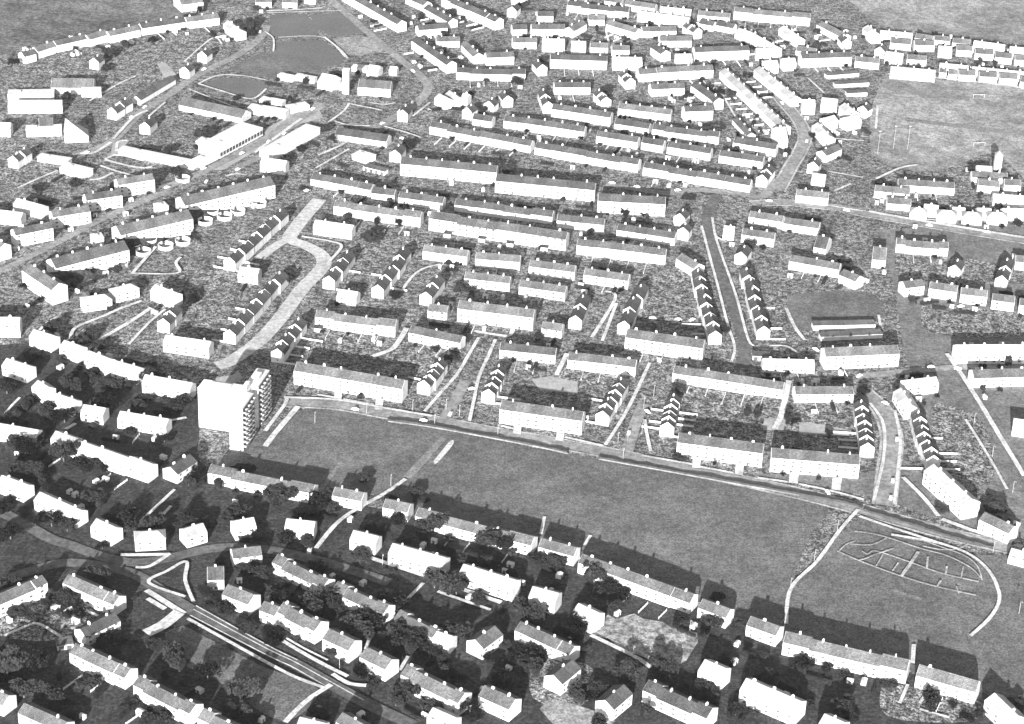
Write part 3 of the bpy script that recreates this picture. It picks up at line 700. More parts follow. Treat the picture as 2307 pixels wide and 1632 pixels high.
SURFACES=[('scrub_with_shade',[(-292.2,-14),(-256.8,-2.6),(-215.9,-17.5),(-194.4,-40.2),(-162.1,-50),(-156.1,-87.2),(-146.8,-123.2),(-94.2,-139.6),(-84.5,-145.3),(-58.8,-153.8),(-43.2,-158.9),(12.5,-180),(16.1,-181.7),(33.7,-190.3),(84.9,-220.8),(101.3,-231.6),(122.5,-243.5),(125.2,-247.8),(177.4,-266.5),(180.8,-268),(205.3,-278),(235.3,-288.3),(229.1,-320.4),(181.3,-346.2),(-234.2,-374.4),(-324.4,-35.3)]),
('verge',[(219.7,189.3),(327.1,181.7),(261.4,-157.7),(240.2,-116.9),(217.5,-73.3),(216.1,28.3),(221.1,116.2)]),
('verge',[(122.2,-106.1),(175.6,-121.6),(207.9,-138.4),(250.5,-155.9),(257.9,-115.9),(221.6,-124.4),(200.6,-86.9),(178.1,-100.3)]),
('garden_plots',[(-116.8,31.9),(-90.5,28.7),(-64.9,15.9),(-27.8,8.4),(-30.3,-7.9),(-42.4,-19.5),(-62.1,-6.8),(-94.4,-0.5),(-114.3,7.2)]),
('garden_plots',[(29.6,-2.3),(66.2,-12.8),(54.9,-43.1),(37.6,-42.2),(15.3,-31.5),(23.9,-15.3)]),
('garden_plots',[(86.2,-18.8),(143.7,-29.6),(144.3,-43.9),(131.1,-62.2),(87.6,-56.3)]),
('garden_plots',[(150.6,-33.4),(180.2,-29.5),(179.8,-65.2),(136.2,-64.2),(139.9,-49.3)]),
('garden_plots',[(-105.9,127.9),(-80.1,156.7),(-55.9,142.7),(-56.1,110.6),(-77.4,71.9),(-100.4,81.6)]),
('garden_plots',[(66.1,104.1),(103.4,123.4),(105.1,89.6),(106.5,53),(68.2,58)]),
('garden_plots',[(-207.1,83.2),(-168.1,94.8),(-144.8,71.3),(-152.7,28.5),(-183.7,18.5),(-204.2,44.9)]),
('garden_plots',[(-368.8,412.7),(-323.3,434.8),(-277.5,462.2),(-223.4,491.3),(-215.2,443.4),(-241.7,396),(-285.2,364.1),(-322,386.4),(-355.8,391.3)]),
('garden_plots',[(227.8,156.7),(265.2,155.6),(302.2,141.6),(299,123.9),(239,121.1),(225.2,132.3)]),
('garden_plots',[(233.1,88.5),(291.9,85.3),(286.8,57.2),(235,55.2)]),
('garden_plots',[(224.7,-24.3),(246.7,-42.4),(243,-100.5),(225.1,-102),(218.8,-55.8)]),
('garden_plots',[(-223.2,-249.3),(-203.5,-231.3),(-177.2,-250.3),(-182,-265.8),(-200.3,-271.5),(-219.2,-266.8)]),
('garden_plots',[(14.5,-266.8),(35,-269.6),(41.1,-277.7),(34.8,-301.3),(14.9,-296.2)]),
('garden_plots',[(165.1,-274.6),(206.6,-284.9),(199.3,-299.3),(164.5,-298.5)]),
('garden_plots',[(-336.2,267.2),(-280.4,254.1),(-261.5,233.5),(-286.7,210.5),(-321.5,201.3)]),
('garden_plots',[(-152.9,268.3),(-121.1,295.4),(-102.3,254.7),(-130.7,236.6),(-147,234.8)]),
('garden_plots',[(81.5,444.3),(131.3,427.2),(169.9,387.2),(158.4,343.3),(112.8,391.4),(71.9,397.6)]),
('garden_plots',[(-248.1,287),(-211.6,275.3),(-220,255),(-248.6,267.3)]),
('garden_plots',[(149.5,109.2),(156.5,94.6),(157.9,36.7),(148,35.8)]),
('lawn',[(-107,-62.4),(-87.9,-58.9),(-62,-71.2),(-37,-75),(12.3,-90.2),(45.7,-97.8),(142.5,-126.6),(156.3,-138.4),(147.9,-153.8),(136.8,-188.1),(128.2,-224),(121.9,-235.5),(109.5,-231.9),(102.4,-226.9),(85.4,-217),(54.1,-200.4),(34.6,-187.2),(13.4,-175.9),(-17.9,-165.1),(-43.2,-154.7),(-48.3,-145.5),(-67.5,-139.6),(-84.4,-136.7),(-95.4,-135.4),(-117.3,-129.6),(-145.9,-123.1),(-137.5,-107.7)]),
('lawn',[(173.1,-142.3),(194.3,-154.2),(219.9,-170.6),(243.7,-179.7),(224.5,-284.9),(205.5,-276.3),(180.8,-267.2),(177.3,-264),(149.3,-255.7),(124.8,-246.9),(128.6,-226.8),(133,-206.7),(161.3,-155.8)]),
('pale_grass',[(259.4,456.5),(303.1,452.4),(359.5,436.2),(331.3,283.1),(314.5,320.2),(270.2,286),(234.3,301.5),(240.5,384.5)]),
('pale_grass',[(247.2,640.6),(410.6,662.3),(386.6,535.3),(343.9,545.2),(291.5,554.1),(266.5,569.2)]),
('lawn',[(156.9,94.7),(188.6,103.8),(208.6,99.7),(206.8,68.3),(158.5,52.2)]),
('field',[(-431.9,611.9),(-282.7,632.4),(-251.7,518.3),(-290.4,487.8),(-320.5,464.1),(-357.5,437.7),(-386,415.2)]),
('lawn',[(-210.5,408.9),(-185.8,449.4),(-149.1,458.8),(-140.1,417.5),(-167.6,395.9),(-202.4,409.9)]),
('pale_grass',[(-141.3,481.7),(-116.8,488.5),(-102.8,462.1),(-118.1,450.6),(-128.4,451.7)]),
('track',[(-34.3,-82.5),(-31.7,-85.3),(-46.7,-124.7),(-51.4,-124)]),
('track',[(-83.2,-111),(-81.4,-112),(-90,-143.6),(-91.8,-142.7)]),
('track',[(-9.2,-163.8),(24.5,-173.4),(46.6,-183.7),(46.5,-185.7),(23.4,-175.5),(-9.1,-165.9)]),
('track',[(179.5,-202.6),(192.1,-209.2),(190.8,-211.2),(178.7,-204.6)]),
('track',[(274.6,430.6),(315.1,421.9),(312.8,412.7),(272.5,421.3)]),
('track',[(263.1,376.4),(329.9,362.9),(327.9,356.4),(262.2,369.9)]),
('court',[(-222.8,379.5),(-212.6,394.1),(-195.6,396.2),(-178.9,391),(-175.7,380.5),(-185.2,358.1),(-205.1,368.8)]),
('court',[(-192.2,525.9),(-166.3,531.9),(-154,505.2),(-152.5,490.2),(-157.1,484.7),(-181.6,479.1),(-189,490.6)]),
('court',[(-185.5,468.8),(-147.9,478.4),(-129.4,444.5),(-131.3,427.8),(-166,423.6),(-180.8,450)]),
('court',[(-163.4,529.7),(-140.3,537.9),(-119.2,497),(-141.5,484.2),(-152.6,500.3)]),
('lawn',[(-138.5,-255.5),(-115.5,-272.2),(-99.1,-283.7),(-75.4,-297),(-87.8,-319.6),(-115.2,-297.4),(-145.1,-265.7)]),
('wasteland',[(43.6,-239),(47.9,-233.2),(51,-236.2),(59.6,-231.4),(63.2,-234.8),(72.1,-236.9),(76.1,-241.1),(87,-243.9),(87.1,-251),(85.3,-255.5),(81.2,-265.4),(75.3,-270.9),(72.6,-263.4),(66.3,-266.5),(60.8,-262.6),(53.6,-259.6),(47.6,-251.3),(40.3,-250)]),
('pale_grass',[(18,-304.1),(24.9,-297.1),(49.5,-309.9),(29.8,-319.1)]),
('forecourt',[(-258.8,415.7),(-253.7,419.8),(-241.7,396),(-243.2,384.6),(-249.9,390.5)]),
('forecourt',[(-192.9,250.4),(-169.4,293.9),(-163.2,286.7),(-187.4,237.9),(-200.4,234.6)]),
('forecourt',[(-264.5,275.3),(-254.3,278.4),(-258.1,256.6),(-262,248.5)]),
('forecourt',[(-170.4,305.9),(-152.6,336.8),(-147.8,329),(-166.7,288.3)]),
('forecourt',[(-157.1,-33),(-146.5,-28.2),(-145.3,-22.9),(-141.1,-31.6),(-145.6,-39.7),(-153.5,-36.5)]),
('forecourt',[(10.8,-19.1),(20.8,-14.3),(35.3,-19.5),(35.2,-32.3),(15.3,-30.3)]),
('forecourt',[(132.1,-49.9),(143.9,-48.9),(142.8,-61.2),(130.5,-62.3)]),
('forecourt',[(150.1,-52),(161.6,-53.5),(176.4,-58.3),(175.1,-64.4),(149,-64.3)]),
('forecourt',[(-159.9,338.1),(-141.1,357.3),(-133.7,330.6),(-146.8,318.8),(-153.4,307.8)]),]
# kind, x, y, turn, width, height, place word, side word, building
CLUTTER=[(0,-207.8,285.6,0.94,8,7,0,3,282),
(0,-216.7,223.6,5.77,8,6,0,2,281),
(0,-356.2,400.4,3.58,7,7,0,0,257),
(0,-132.2,-234.1,4.4,6,6,1,2,9),
(0,-127.1,-235.9,3,4.7,3,2,2,9),
(0,-109.9,-315.3,5.28,8.2,4.9,3,3,7),
(0,-106.3,-304.9,0.56,11,9,4,3,7),
(0,-103.3,-317.3,0.83,6.3,4.9,5,3,7),
(0,-101.9,-321.4,1.21,7,3.8,6,3,7),
(0,-210.1,-289.4,2.67,9,8,3,3,0),
(0,-204.3,-302.2,3.38,7.6,5.4,4,3,0),
(0,-204.6,-294,0.36,13,10,5,3,0),
(0,-196.7,-311.2,0.67,11.3,8.9,6,3,0),
(0,-194.8,-290.7,4.32,10,8,3,2,5),
(0,-183.4,-296.7,4.6,5.6,2.9,4,2,5),
(0,-170.6,-303.3,5.21,8.6,4.9,5,2,5),
(0,-166.2,-307.3,2.33,4.6,2.5,6,2,5),
(0,-165.1,-282.3,2.57,7,3.7,1,3,5),
(0,-147.4,-273.7,0.45,9,7,2,3,5),
(0,-141.1,-294.1,3.5,4.3,2.8,3,3,6),
(0,-138,-284.9,5.89,10,8,4,3,6),
(0,-132.1,-298.7,2.17,4.1,2.7,5,3,6),
(0,-122.7,-293.8,3.98,10,8,6,3,6),
(0,-200.1,-247.6,5.03,5,5,0,2,3),
(0,-101.8,-261.3,2.59,4.6,2.8,3,2,13),
(0,-97.4,-266,3.51,8.2,6.1,4,2,13),
(0,-95,-261.9,0.53,5,4,5,2,13),
(0,-71.7,-274.1,5.38,6,4,0,2,14),
(0,-42.4,-305.9,6.23,6.5,5.2,3,2,16),
(0,-37.4,-301.8,1.64,10.8,7.3,4,2,16),
(0,-27.7,-307.4,0.42,9,6,5,2,16),
(0,-79.9,-237.5,2.85,8.1,4.1,3,2,22),
(0,-75.3,-235.3,5.42,10,8,4,2,22),
(0,-73.5,-241.8,2.63,8.2,4.9,5,2,22),
(0,-57.3,-249.4,2.85,10,8,6,2,22),
(0,-54.8,-254.3,3.15,5,2.9,7,2,22),
(0,-51.6,-261.5,5.21,5.3,3.9,3,2,23),
(0,-45.7,-257.9,5.93,8.8,6.8,4,2,23),
(0,-44.4,-263.4,2.13,11,8,5,2,23),
(0,-41,-261.4,5.82,8,7,6,2,23),
(0,-36.6,-265.5,5.26,9.8,7.6,7,2,23),
(0,-96.5,-236.5,4.57,12.4,6.6,1,3,12),
(0,-88.9,-236.3,3.47,9,7,2,3,12),
(0,-58.7,-287.2,3.71,8.9,4.7,1,2,15),
(0,-52.8,-295.3,1.68,6,4,2,2,15),
(0,41.9,-207.5,0.81,11,9,3,2,47),
(0,42.9,-217.1,1.9,6.6,3.6,4,2,47),
(0,47.7,-216.6,3.31,8,7,5,2,47),
(0,53,-217.4,3.31,9.5,5.2,6,2,47),
(0,16,-192.8,2.72,9.2,5.1,3,2,46),
(0,20.4,-201.1,5.66,4.8,2.7,4,2,46),
(0,23.4,-195.4,1.5,10,7,5,2,46),
(0,79.9,-238.1,4.77,6,5,3,2,48),
(0,90.5,-244,3.95,5.3,2.9,4,2,48),
(0,94.1,-238.8,0.69,9,7,5,2,48),
(0,56.2,-279.1,1.01,11,9,0,1,28),
(0,70.1,-273.9,0.32,10,8,0,0,36),
(0,62.4,-306.6,1.27,6,6,0,2,28),
(0,41.6,-315.2,1.96,8,6,0,0,28),
(0,106,-241.6,1.92,8,6,0,0,49),
(0,-139.1,-141.2,5.87,5,5,1,2,42),
(0,-107.7,-153.6,1.82,12,9,2,2,42),
(0,-89.4,-155.3,3.14,9,7,1,2,43),
(0,-84.6,-156.9,1.33,7.9,4.4,2,2,43),
(0,-75.8,-140.2,3.86,3.5,1.9,1,3,43),
(0,-69.4,-130,1.12,6,4,2,3,43),
(0,-54.8,-147,3.22,6.7,3.7,3,3,44),
(0,-44,-139.8,2.18,6,4,4,3,44),
(0,-40.9,-146.2,0.96,5.8,3.2,5,3,44),
(0,-38.4,-169.9,0.11,9,7,0,1,44),
(0,-39.2,-174.6,0.27,4.1,2.3,3,2,45),
(0,-37.2,-180.2,5.28,4,2.2,4,2,45),
(0,-31,-171.3,1.57,10,8,5,2,45),
(0,-7.3,-183.6,0.1,11,9,6,2,45),
(0,2.1,-184.8,4.6,9,8,7,2,45),
(0,-51.3,-167.8,3.46,8,6,0,2,44),
(0,-217.7,-122.4,1.19,11,8,3,2,40),
(0,-212.4,-129.1,1.96,6.3,3.5,4,2,40),
(0,-206.9,-130.4,2.98,9,7,5,2,40),
(0,-200.5,-127.7,2.71,8,6,6,2,40),
(0,-153.6,-140.2,0.67,5,4,1,2,41),
(0,-149.9,-131.3,4.32,8.7,4.8,2,2,41),
(0,-244,-113.4,5.14,9,7,3,2,64),
(0,-237.2,-118.9,4.09,11.9,8.1,4,2,64),
(0,-236.3,-113.8,2.75,7.1,3.6,5,2,64),
(0,-261.9,-48.5,3.92,5.8,4,3,2,52),
(0,-259.6,-58.7,3.11,9,7,4,2,52),
(0,-260.3,-52.9,5.79,6.9,3.7,5,2,52),
(0,-246.4,-72.3,5.24,8,6,1,2,53),
(0,-246,-65.7,1.44,6,3,2,2,53),
(0,-252.3,-86.3,1.51,7.9,6,3,3,64),
(0,-243.6,-89.4,4.16,4.3,2.4,4,3,64),
(0,-233.4,-105.6,2.47,7,6,5,3,64),
(0,-236.6,-170.5,3.18,9,7,0,2,65),
(0,-228.2,-193.2,4.32,9,8,3,2,66),
(0,-226.8,-172.4,3.59,6.2,3.9,4,2,66),
(0,-211.6,-181.1,3.98,10,7.4,5,2,66),
(0,-203.7,-184.6,5.68,7.9,5.8,6,2,66),
(0,88.7,-26.2,6.17,6,5,3,2,95),
(0,123,-48.3,2.15,4,4,4,2,95),
(0,128.4,-50.3,5.23,4,5,5,2,95),
(0,143.6,-55,4.44,4,6,1,2,101),
(0,148,-54.7,3.99,4,5,2,2,101),
(0,145.6,-85.8,4.24,4.8,5,1,3,99),
(0,164,-65.4,2.54,4,4,2,3,99),
(0,139.6,152.7,2.18,8,6,0,2,235),
(0,117.2,45.5,0.34,6,5,0,3,94),
(0,-89.1,144.2,0.53,6,5,1,1,103),
(0,-85.9,139.6,0.82,8,6,2,1,103),
(0,-31.4,77.8,0.44,7,6,1,2,106),
(0,-26,79.8,1.03,6,5,2,2,106),
(0,-67.7,66.9,4.65,7,6,0,3,86),
(0,-130.8,81.6,1.61,8,6,0,1,75),
(0,194.3,130.8,5.28,7,5,0,3,240),
(0,58.8,398.3,5.47,7,6,0,1,132),
(0,130,412.7,1.54,5.2,6.3,1,3,140),
(0,135.7,403,4.21,7,6,2,3,140),
(0,13.4,452.5,1.77,6,5,0,0,148),
(0,-46.9,431.1,1.52,7,6,0,3,303),
(0,-9.1,249.8,1.84,6,7,0,3,120),
(0,-73.1,285,2.89,8,6,0,1,290),
(0,-129.7,304.5,0.99,7,6,0,0,290),
(0,-5.2,404.1,2.8,8,6,0,2,312),
(0,-291.6,399.1,1.65,7,6,0,3,274),
(0,-285.8,441.8,6.04,7,6,1,2,261),
(0,-268.3,458.4,3.44,7,5,2,2,261),
(0,-294.1,426.6,6.11,8,6,0,2,260),
(0,-256.4,492.1,1.54,6,5,0,3,262),
(0,-202.6,491.4,6.06,9,8,1,3,264),
(0,-198.9,479,3.79,5,5.7,2,3,264),
(0,-307.9,339.9,1.94,7,6,0,2,275),
(0,-195.2,355.2,2.24,5,4,0,0,285),
(0,64.3,145.1,0.01,4,4,0,3,112),
(0,-99,178.5,2.4,5,5,0,3,104),
(0,-103.5,172.9,1.26,5,4,3,2,104),
(0,-85.7,164.6,2.98,4,5,4,2,104),
(0,-72.1,164.3,3.16,4,5,5,2,104),
(0,187.8,-18.6,3.17,7,5,0,1,101),
(0,212,-133.8,0.03,5,4,0,2,251),
(0,237.7,-131.7,1.66,10,7,0,3,253),
(0,105.4,221.1,0.56,6,5,0,2,130),
(0,-274.8,202,2.51,7,5,0,2,280),
(0,-296.2,192.6,0.26,7,5,0,3,85),
(0,-206,182.8,0.14,5,4,0,1,292),
(0,-225.6,115.7,1.91,5,5,0,2,291),
(0,-194.1,175.4,1.46,4,4,0,3,78),
(0,-244.9,82.6,3.68,8,6,1,2,76),
(0,-228.6,86.4,2.1,6,5.6,2,2,76),
(0,-183.8,56.6,0.77,5,6,1,3,74),
(0,-179.1,53.2,3.32,7,6,2,3,74),
(0,-254.5,69.5,4.71,7,5,0,3,71),
(0,-182.6,-319.1,2.89,8,4.7,3,3,2),
(0,-183.2,-314.3,2.78,8,6.4,4,3,2),
(0,-174.7,-324,4.46,5,3.1,5,3,2),
(0,-74,-318.6,4.75,8.1,4,1,3,18),
(0,-73.9,-314.1,5.74,6.5,4.9,2,3,18),
(0,-11.1,-309.4,3.95,8.1,6.4,0,3,20),
(0,144.6,-297.7,5.91,9.1,6.7,1,3,38),
(0,149.1,-303.2,1.97,5.5,3.5,2,3,38),
(0,-154.5,-316.7,2.15,4.9,2.8,1,2,6),
(0,-139.3,-322.9,1.47,11,6,2,2,6),
(0,-11.6,-314.4,5.17,5.1,3.1,1,2,17),
(0,-7.6,-313.7,3.99,4.3,2.9,2,2,17),
(0,1.5,-290.3,3.87,10.5,7.2,0,3,17),
(0,71.1,-285.8,2.83,8.1,5.4,3,3,29),
(0,79.2,-285.9,4.05,5.2,3.2,4,3,29),
(0,85.8,-292.4,5.77,8.5,5.7,5,3,29),
(0,90,-296.4,3.5,5.9,3.5,6,3,29),
(0,33.1,-295.9,5.82,7.8,5.6,3,3,28),
(0,36.9,-291.2,0.58,5.3,3,4,3,28),
(0,43.8,-291.6,6.13,12.3,6.7,5,3,28),
(0,-23.7,-286.1,5.95,9.8,6.3,1,3,16),
(0,-17.3,-287.4,4.25,5.2,4.1,2,3,16),
(0,219.7,-288.3,5.81,7.1,5.6,0,3,39),
(0,197.7,-298.9,3.03,6.5,4.1,1,2,39),
(0,202.9,-296.1,2.59,5.8,3.4,2,2,39),
(0,100.1,-302,4.74,8.8,4.7,0,2,37),
(0,111.7,-279.3,2.78,6,4,3,3,37),
(0,116.3,-278.8,4.78,8.4,6.1,4,3,37),
(0,129.5,-291.1,0.87,6.1,4.1,5,3,37),
(0,15.8,-278.9,5.27,8.8,5.5,1,3,27),
(0,18.3,-271.1,3.11,5.4,4.3,2,3,27),
(0,38,-296.5,3.76,8.8,4.4,0,2,27),
(0,-43.6,-275,1.81,4.3,3.3,1,3,15),
(0,-41.4,-268.9,1.18,7.3,3.9,2,3,15),
(0,97.9,-269.2,3.22,8.5,4.8,0,3,36),
(0,86.2,-286.3,1.7,9.2,5.5,1,2,36),
(0,90.7,-289.8,0.39,7.7,4.8,2,2,36),
(0,184.2,-289.2,2.62,9.6,5.3,1,2,51),
(0,193.2,-288.7,4.67,4.1,2.3,2,2,51),
(0,-61.8,-255.6,5.87,12.5,7.5,0,3,14),
(0,-171.3,-273.5,2.65,5.3,4.2,3,2,8),
(0,-167.1,-268.2,3.78,8.6,5.1,4,2,8),
(0,-157.4,-267.7,2.5,4.6,2.9,5,2,8),
(0,-29.9,-271.1,3.17,7.9,6.2,1,2,24),
(0,-25,-274.8,2.14,7,4.9,2,2,24),
(0,-22.5,-253.8,4.99,8.5,5.4,0,3,24),
(0,132.1,-265.9,3.36,9.4,5.2,1,2,50),
(0,142.2,-269.3,4.8,6,3.3,2,2,50),
(0,-3.3,-272.2,4.42,8,4.1,1,2,25),
(0,4.8,-268,0.55,4.9,3.5,2,2,25),
(0,-18.4,-258.1,5.41,10.3,7.9,0,3,25),
(0,26,-250.8,4.61,6.3,4.9,0,3,26),
(0,3.3,-261.9,5.96,5.9,3.5,3,2,26),
(0,12.2,-269.2,4.39,11.1,5.7,4,2,26),
(0,13.2,-274,2.73,10.5,6,5,2,26),
(0,-82.2,-242,5.27,11.3,9,1,3,13),
(0,-75.9,-245.9,2.48,4.6,2.3,2,3,13),
(0,-211.3,-254.3,0.87,8.4,4.8,1,2,1),
(0,-204.3,-256.1,5.28,7.4,3.7,2,2,1),
(0,-219.1,-233,0.39,8,6.1,0,3,1),
(0,-109.6,-256.8,1.34,8.2,5.6,1,2,12),
(0,-101.9,-256.7,5.85,4.1,2.2,2,2,12),
(0,108.9,-253.4,4.05,4.6,2.6,1,2,49),
(0,115,-259.8,0.09,5.1,2.8,2,2,49),
(0,49.4,-229.3,2.27,9.1,6,0,3,35),
(0,31.6,-253.1,3.6,7.2,4.3,1,2,35),
(0,33.5,-248.9,3.62,12.1,7.7,2,2,35),
(0,-198.4,-241.4,6.26,6.5,4.8,3,2,4),
(0,-192.4,-242.6,1.24,9.4,6.5,4,2,4),
(0,-185.1,-252.7,3.98,6.3,4.6,5,2,4),
(0,-182.9,-223.9,5.45,10.3,6.5,0,3,4),
(0,-105.3,-228.6,0.03,8.4,6,0,3,11),
(0,-122.6,-243.9,3.05,9.6,4.9,1,2,11),
(0,-113.5,-251,1.94,5.5,4.1,2,2,11),
(0,-214.2,-228.9,3.51,4.7,2.7,0,3,3),
(0,-48.8,-234.5,2.86,11.2,7.9,0,3,22),
(0,97,-217.6,2.18,6.2,3.4,0,3,48),
(0,10.9,-240.6,0.27,12.1,9.2,1,2,34),
(0,14.9,-243.6,5.11,4.2,2.7,2,2,34),
(0,23.5,-214,4.16,4.3,2.6,0,3,34),
(0,-130.2,-205.6,2.8,5.5,2.9,1,3,9),
(0,-128.1,-210.3,3.29,5.7,3.9,2,3,9),
(0,-84.5,-207.4,4.73,8.7,4.7,0,3,21),
(0,-110.3,-219.2,0.88,6.2,4.6,3,2,21),
(0,-109.3,-215.2,4.83,8.8,6.4,4,2,21),
(0,-100.2,-225.8,1.72,4.8,3.8,5,2,21),
(0,-20.5,-222.3,0.97,12,8,1,2,33),
(0,-9.6,-227.5,5.77,7.8,4.3,2,2,33),
(0,-12.8,-197.2,1.33,11.6,6.8,1,3,33),
(0,-3.2,-206.9,3.12,5.1,3.8,2,3,33),
(0,-118.5,-211.5,2.09,6.6,3.4,3,2,10),
(0,-115,-215.5,2.86,4.4,3.2,4,2,10),
(0,-112,-210.1,4.06,8.2,4.3,5,2,10),
(0,-52.8,-207.3,0.57,4.9,3.4,1,2,32),
(0,-30.6,-217.9,5.59,11.6,7.6,2,2,32),
(0,-47.3,-184.1,1.08,6,3.1,1,3,32),
(0,-24.4,-193.8,3.63,5.6,2.9,2,3,32),
(0,-172.7,-185.8,0.63,11.3,6.8,1,3,68),
(0,-164.7,-181.4,5.68,9.3,7.3,2,3,68),
(0,-184,-175.9,3.7,8.8,4.8,1,3,67),
(0,-176.7,-178.8,3.23,12.5,7.8,2,3,67),
(0,-184.8,-198,4.64,5.3,2.9,0,2,67),
(0,-151.9,-180.8,2.01,7.3,4.5,3,3,69),
(0,-150.4,-176.1,2.51,10,7.5,4,3,69),
(0,-146,-177.7,1.93,12.2,6.5,5,3,69),
(0,-62.9,-172.9,4.74,5.7,4,1,3,31),
(0,-58.9,-173.6,4.42,8.5,4.6,2,3,31),
(0,-64.6,-197.9,5.68,7.8,5.3,0,2,31),
(0,-115.4,-185.9,3.71,5.6,4.4,0,2,70),
(0,-130.5,-174.3,0.56,8.3,4.8,1,3,70),
(0,-125.5,-166.6,2.22,11.6,5.9,2,3,70),
(0,-94.9,-165.7,3.97,10.8,5.9,0,3,30),
(0,-102.2,-187.2,2.99,7.4,5.5,1,2,30),
(0,-91.3,-188,5.89,7.5,5.2,2,2,30),
(0,-196.6,-160.7,5.71,12.4,6.7,0,3,66),
(0,-233.2,-137.4,0.54,12.3,8.5,3,3,65),
(0,-224.4,-143.8,0.59,8.4,5.1,4,3,65),
(0,-221.2,-148.7,2.24,4.6,3.1,5,3,65),
(0,-133.9,-125.1,1.31,3.7,2.1,1,3,42),
(0,-127.9,-124.2,0.49,8.2,4.5,2,3,42),
(0,-170.4,-127.9,6.21,7.5,4.1,0,3,41),
(0,-170.6,-123.3,1.31,3.6,2,0,3,40),
(0,-190,-70,1.42,9.8,5.5,1,3,56),
(0,-178.7,-78.8,1.91,4.5,3.4,2,3,56),
(0,-190.6,-94.1,3,6.5,3.7,1,2,56),
(0,-171.8,-99.7,4.45,7,4.3,2,2,56),
(0,-208.5,-65.1,0.56,6.2,4.9,1,3,55),
(0,-206.7,-70.6,3.53,12.1,7.7,2,3,55),
(0,-209.2,-90.5,0.85,4.3,3.4,0,2,55),
(0,-234.8,-76.4,5.25,9.8,7.2,3,2,54),
(0,-230,-82.8,2.75,7,5,4,2,54),
(0,-224.6,-85.2,4.17,9.9,6,5,2,54),
(0,-230.6,-47.7,2.11,4,2.2,1,3,53),
(0,-228.1,-52.1,0.08,11.3,7.1,2,3,53),
(0,-185.2,-58.3,0.75,4.4,2.5,1,2,62),
(0,-168.1,-67.5,4.55,10.5,6.9,2,2,62),
(0,-187.7,-37.2,1.16,11.5,6.4,1,3,62),
(0,-159.3,-39.7,4.5,6.2,4.6,2,3,62),
(0,-255.9,-22.5,0.43,5.4,3.2,0,3,52),
(0,-191.8,-27.2,1.81,8.5,4.4,0,3,61),
(0,-208.1,-47.7,1.56,10.5,6.3,1,2,61),
(0,-200,-45.8,1.09,6.5,3.6,2,2,61),
(0,-228.6,-38,5.33,4.4,3.1,3,2,60),
(0,-218.4,-43.2,2.48,6.8,4.7,4,2,60),
(0,-219,-35.8,5.65,6.7,4.6,5,2,60),
(0,-231.2,-6.8,1.53,11.8,8.6,1,3,59),
(0,-220.1,-5.5,2.05,8.3,5.4,2,3,59),
(0,-238.8,-23.7,5.52,5.8,4.4,0,2,59),
(0,-249.5,9.6,5.94,8.2,6.5,0,3,58),
(0,-257.2,-17.2,2.05,6.1,3.2,1,2,58),
(0,-250.2,-18.2,2.28,4,2.5,2,2,58),
(1,-177,-230.5,3.77,4.5,2.8,1,3,4),
(1,-163.5,-237.8,0.96,2.3,2.2,2,3,4),
(1,-187.6,-243.1,0.21,4.3,3,0,2,4),
(2,-196.3,-247.8,1.03,3.2,2.5,1,2,4),
(2,-185.7,-256.6,-0.54,3,2.4,2,2,4),
(1,203.7,501.3,4.17,3.4,3.2,0,3,180),
(2,214.5,504.7,1.28,2.8,2.4,0,3,180),
(1,71.1,531.9,0.52,3.2,2,0,3,166),
(1,72.3,507.6,5.86,3.1,2.5,0,2,166),
(2,66.8,507.6,-0.65,2.7,2.4,0,2,166),
(1,-72.3,193.9,1.88,2.4,1.6,1,2,116),
(1,-69.1,192.7,4.35,3.6,2.4,2,2,116),
(2,-58.5,210.4,1.36,3.1,2.4,0,3,116),
(2,-54,182.9,-0.21,2.4,2.4,0,2,116),
(1,239.2,-138.5,2.95,2.5,1.9,0,3,253),
(2,246.7,-143.1,-0.76,2.8,2.1,0,3,253),
(1,269.1,463.6,5.73,3.1,2.8,1,3,207),
(1,293.7,461.6,2.79,3.8,2.4,2,3,207),
(2,274.3,469.5,1.45,2.6,2.3,0,3,207),
(1,136.6,550.8,3.95,1.9,1.7,3,2,172),
(1,146.9,549.4,6.03,3.6,3,4,2,172),
(1,151.7,547.3,3.44,3.8,3.1,5,2,172),
(2,142.8,566.9,-0.14,2.4,2.2,0,3,172),
(2,129.4,544.6,-0.14,2.6,2.4,0,2,172),
(1,160.9,439.6,3.57,3.6,3.1,1,2,144),
(1,173,403.5,4.48,4.6,3.2,2,2,144),
(2,164.3,409.5,-1.2,2,2.1,0,2,144),
(1,-114.8,307.3,2.03,3.9,3,0,3,290),
(1,-90.6,281.9,6.16,2.5,1.6,0,2,290),
(1,194.6,454.5,0.17,2.7,3,0,2,178),
(1,-39.4,115.8,2.25,3.7,2.7,3,2,105),
(1,-35.1,113.8,2.59,3.3,2.5,4,2,105),
(1,-32.4,114.5,3.7,1.8,1.8,5,2,105),
(2,-37.3,111.3,-0.2,2.3,2.1,0,2,105),
(2,-199.3,530.9,0.13,2.6,2.1,0,2,266),
(1,-53.3,12,5.83,2.2,1.7,1,2,88),
(1,-41.9,8,5.14,4.1,2.7,2,2,88),
(2,-37.5,27.1,1.25,2.2,2.2,0,3,88),
(1,-6.2,570.1,0.63,3.8,2.7,0,2,157),
(2,-6.8,562.8,0.13,2,2.4,0,2,157),
(1,101,489.4,3.15,3,3.1,0,2,153),
(2,105.9,482.5,1.71,2.4,2.4,1,2,153),
(2,110.6,486.7,0.14,2.8,2.1,2,2,153),
(2,118.9,516.3,0.14,2.1,2,0,3,153),
(1,166.3,499.1,6.14,3,2.7,1,2,175),
(1,168.6,497,4,4.4,2.7,2,2,175),
(2,169,488.4,0.53,2.1,2.1,0,2,175),
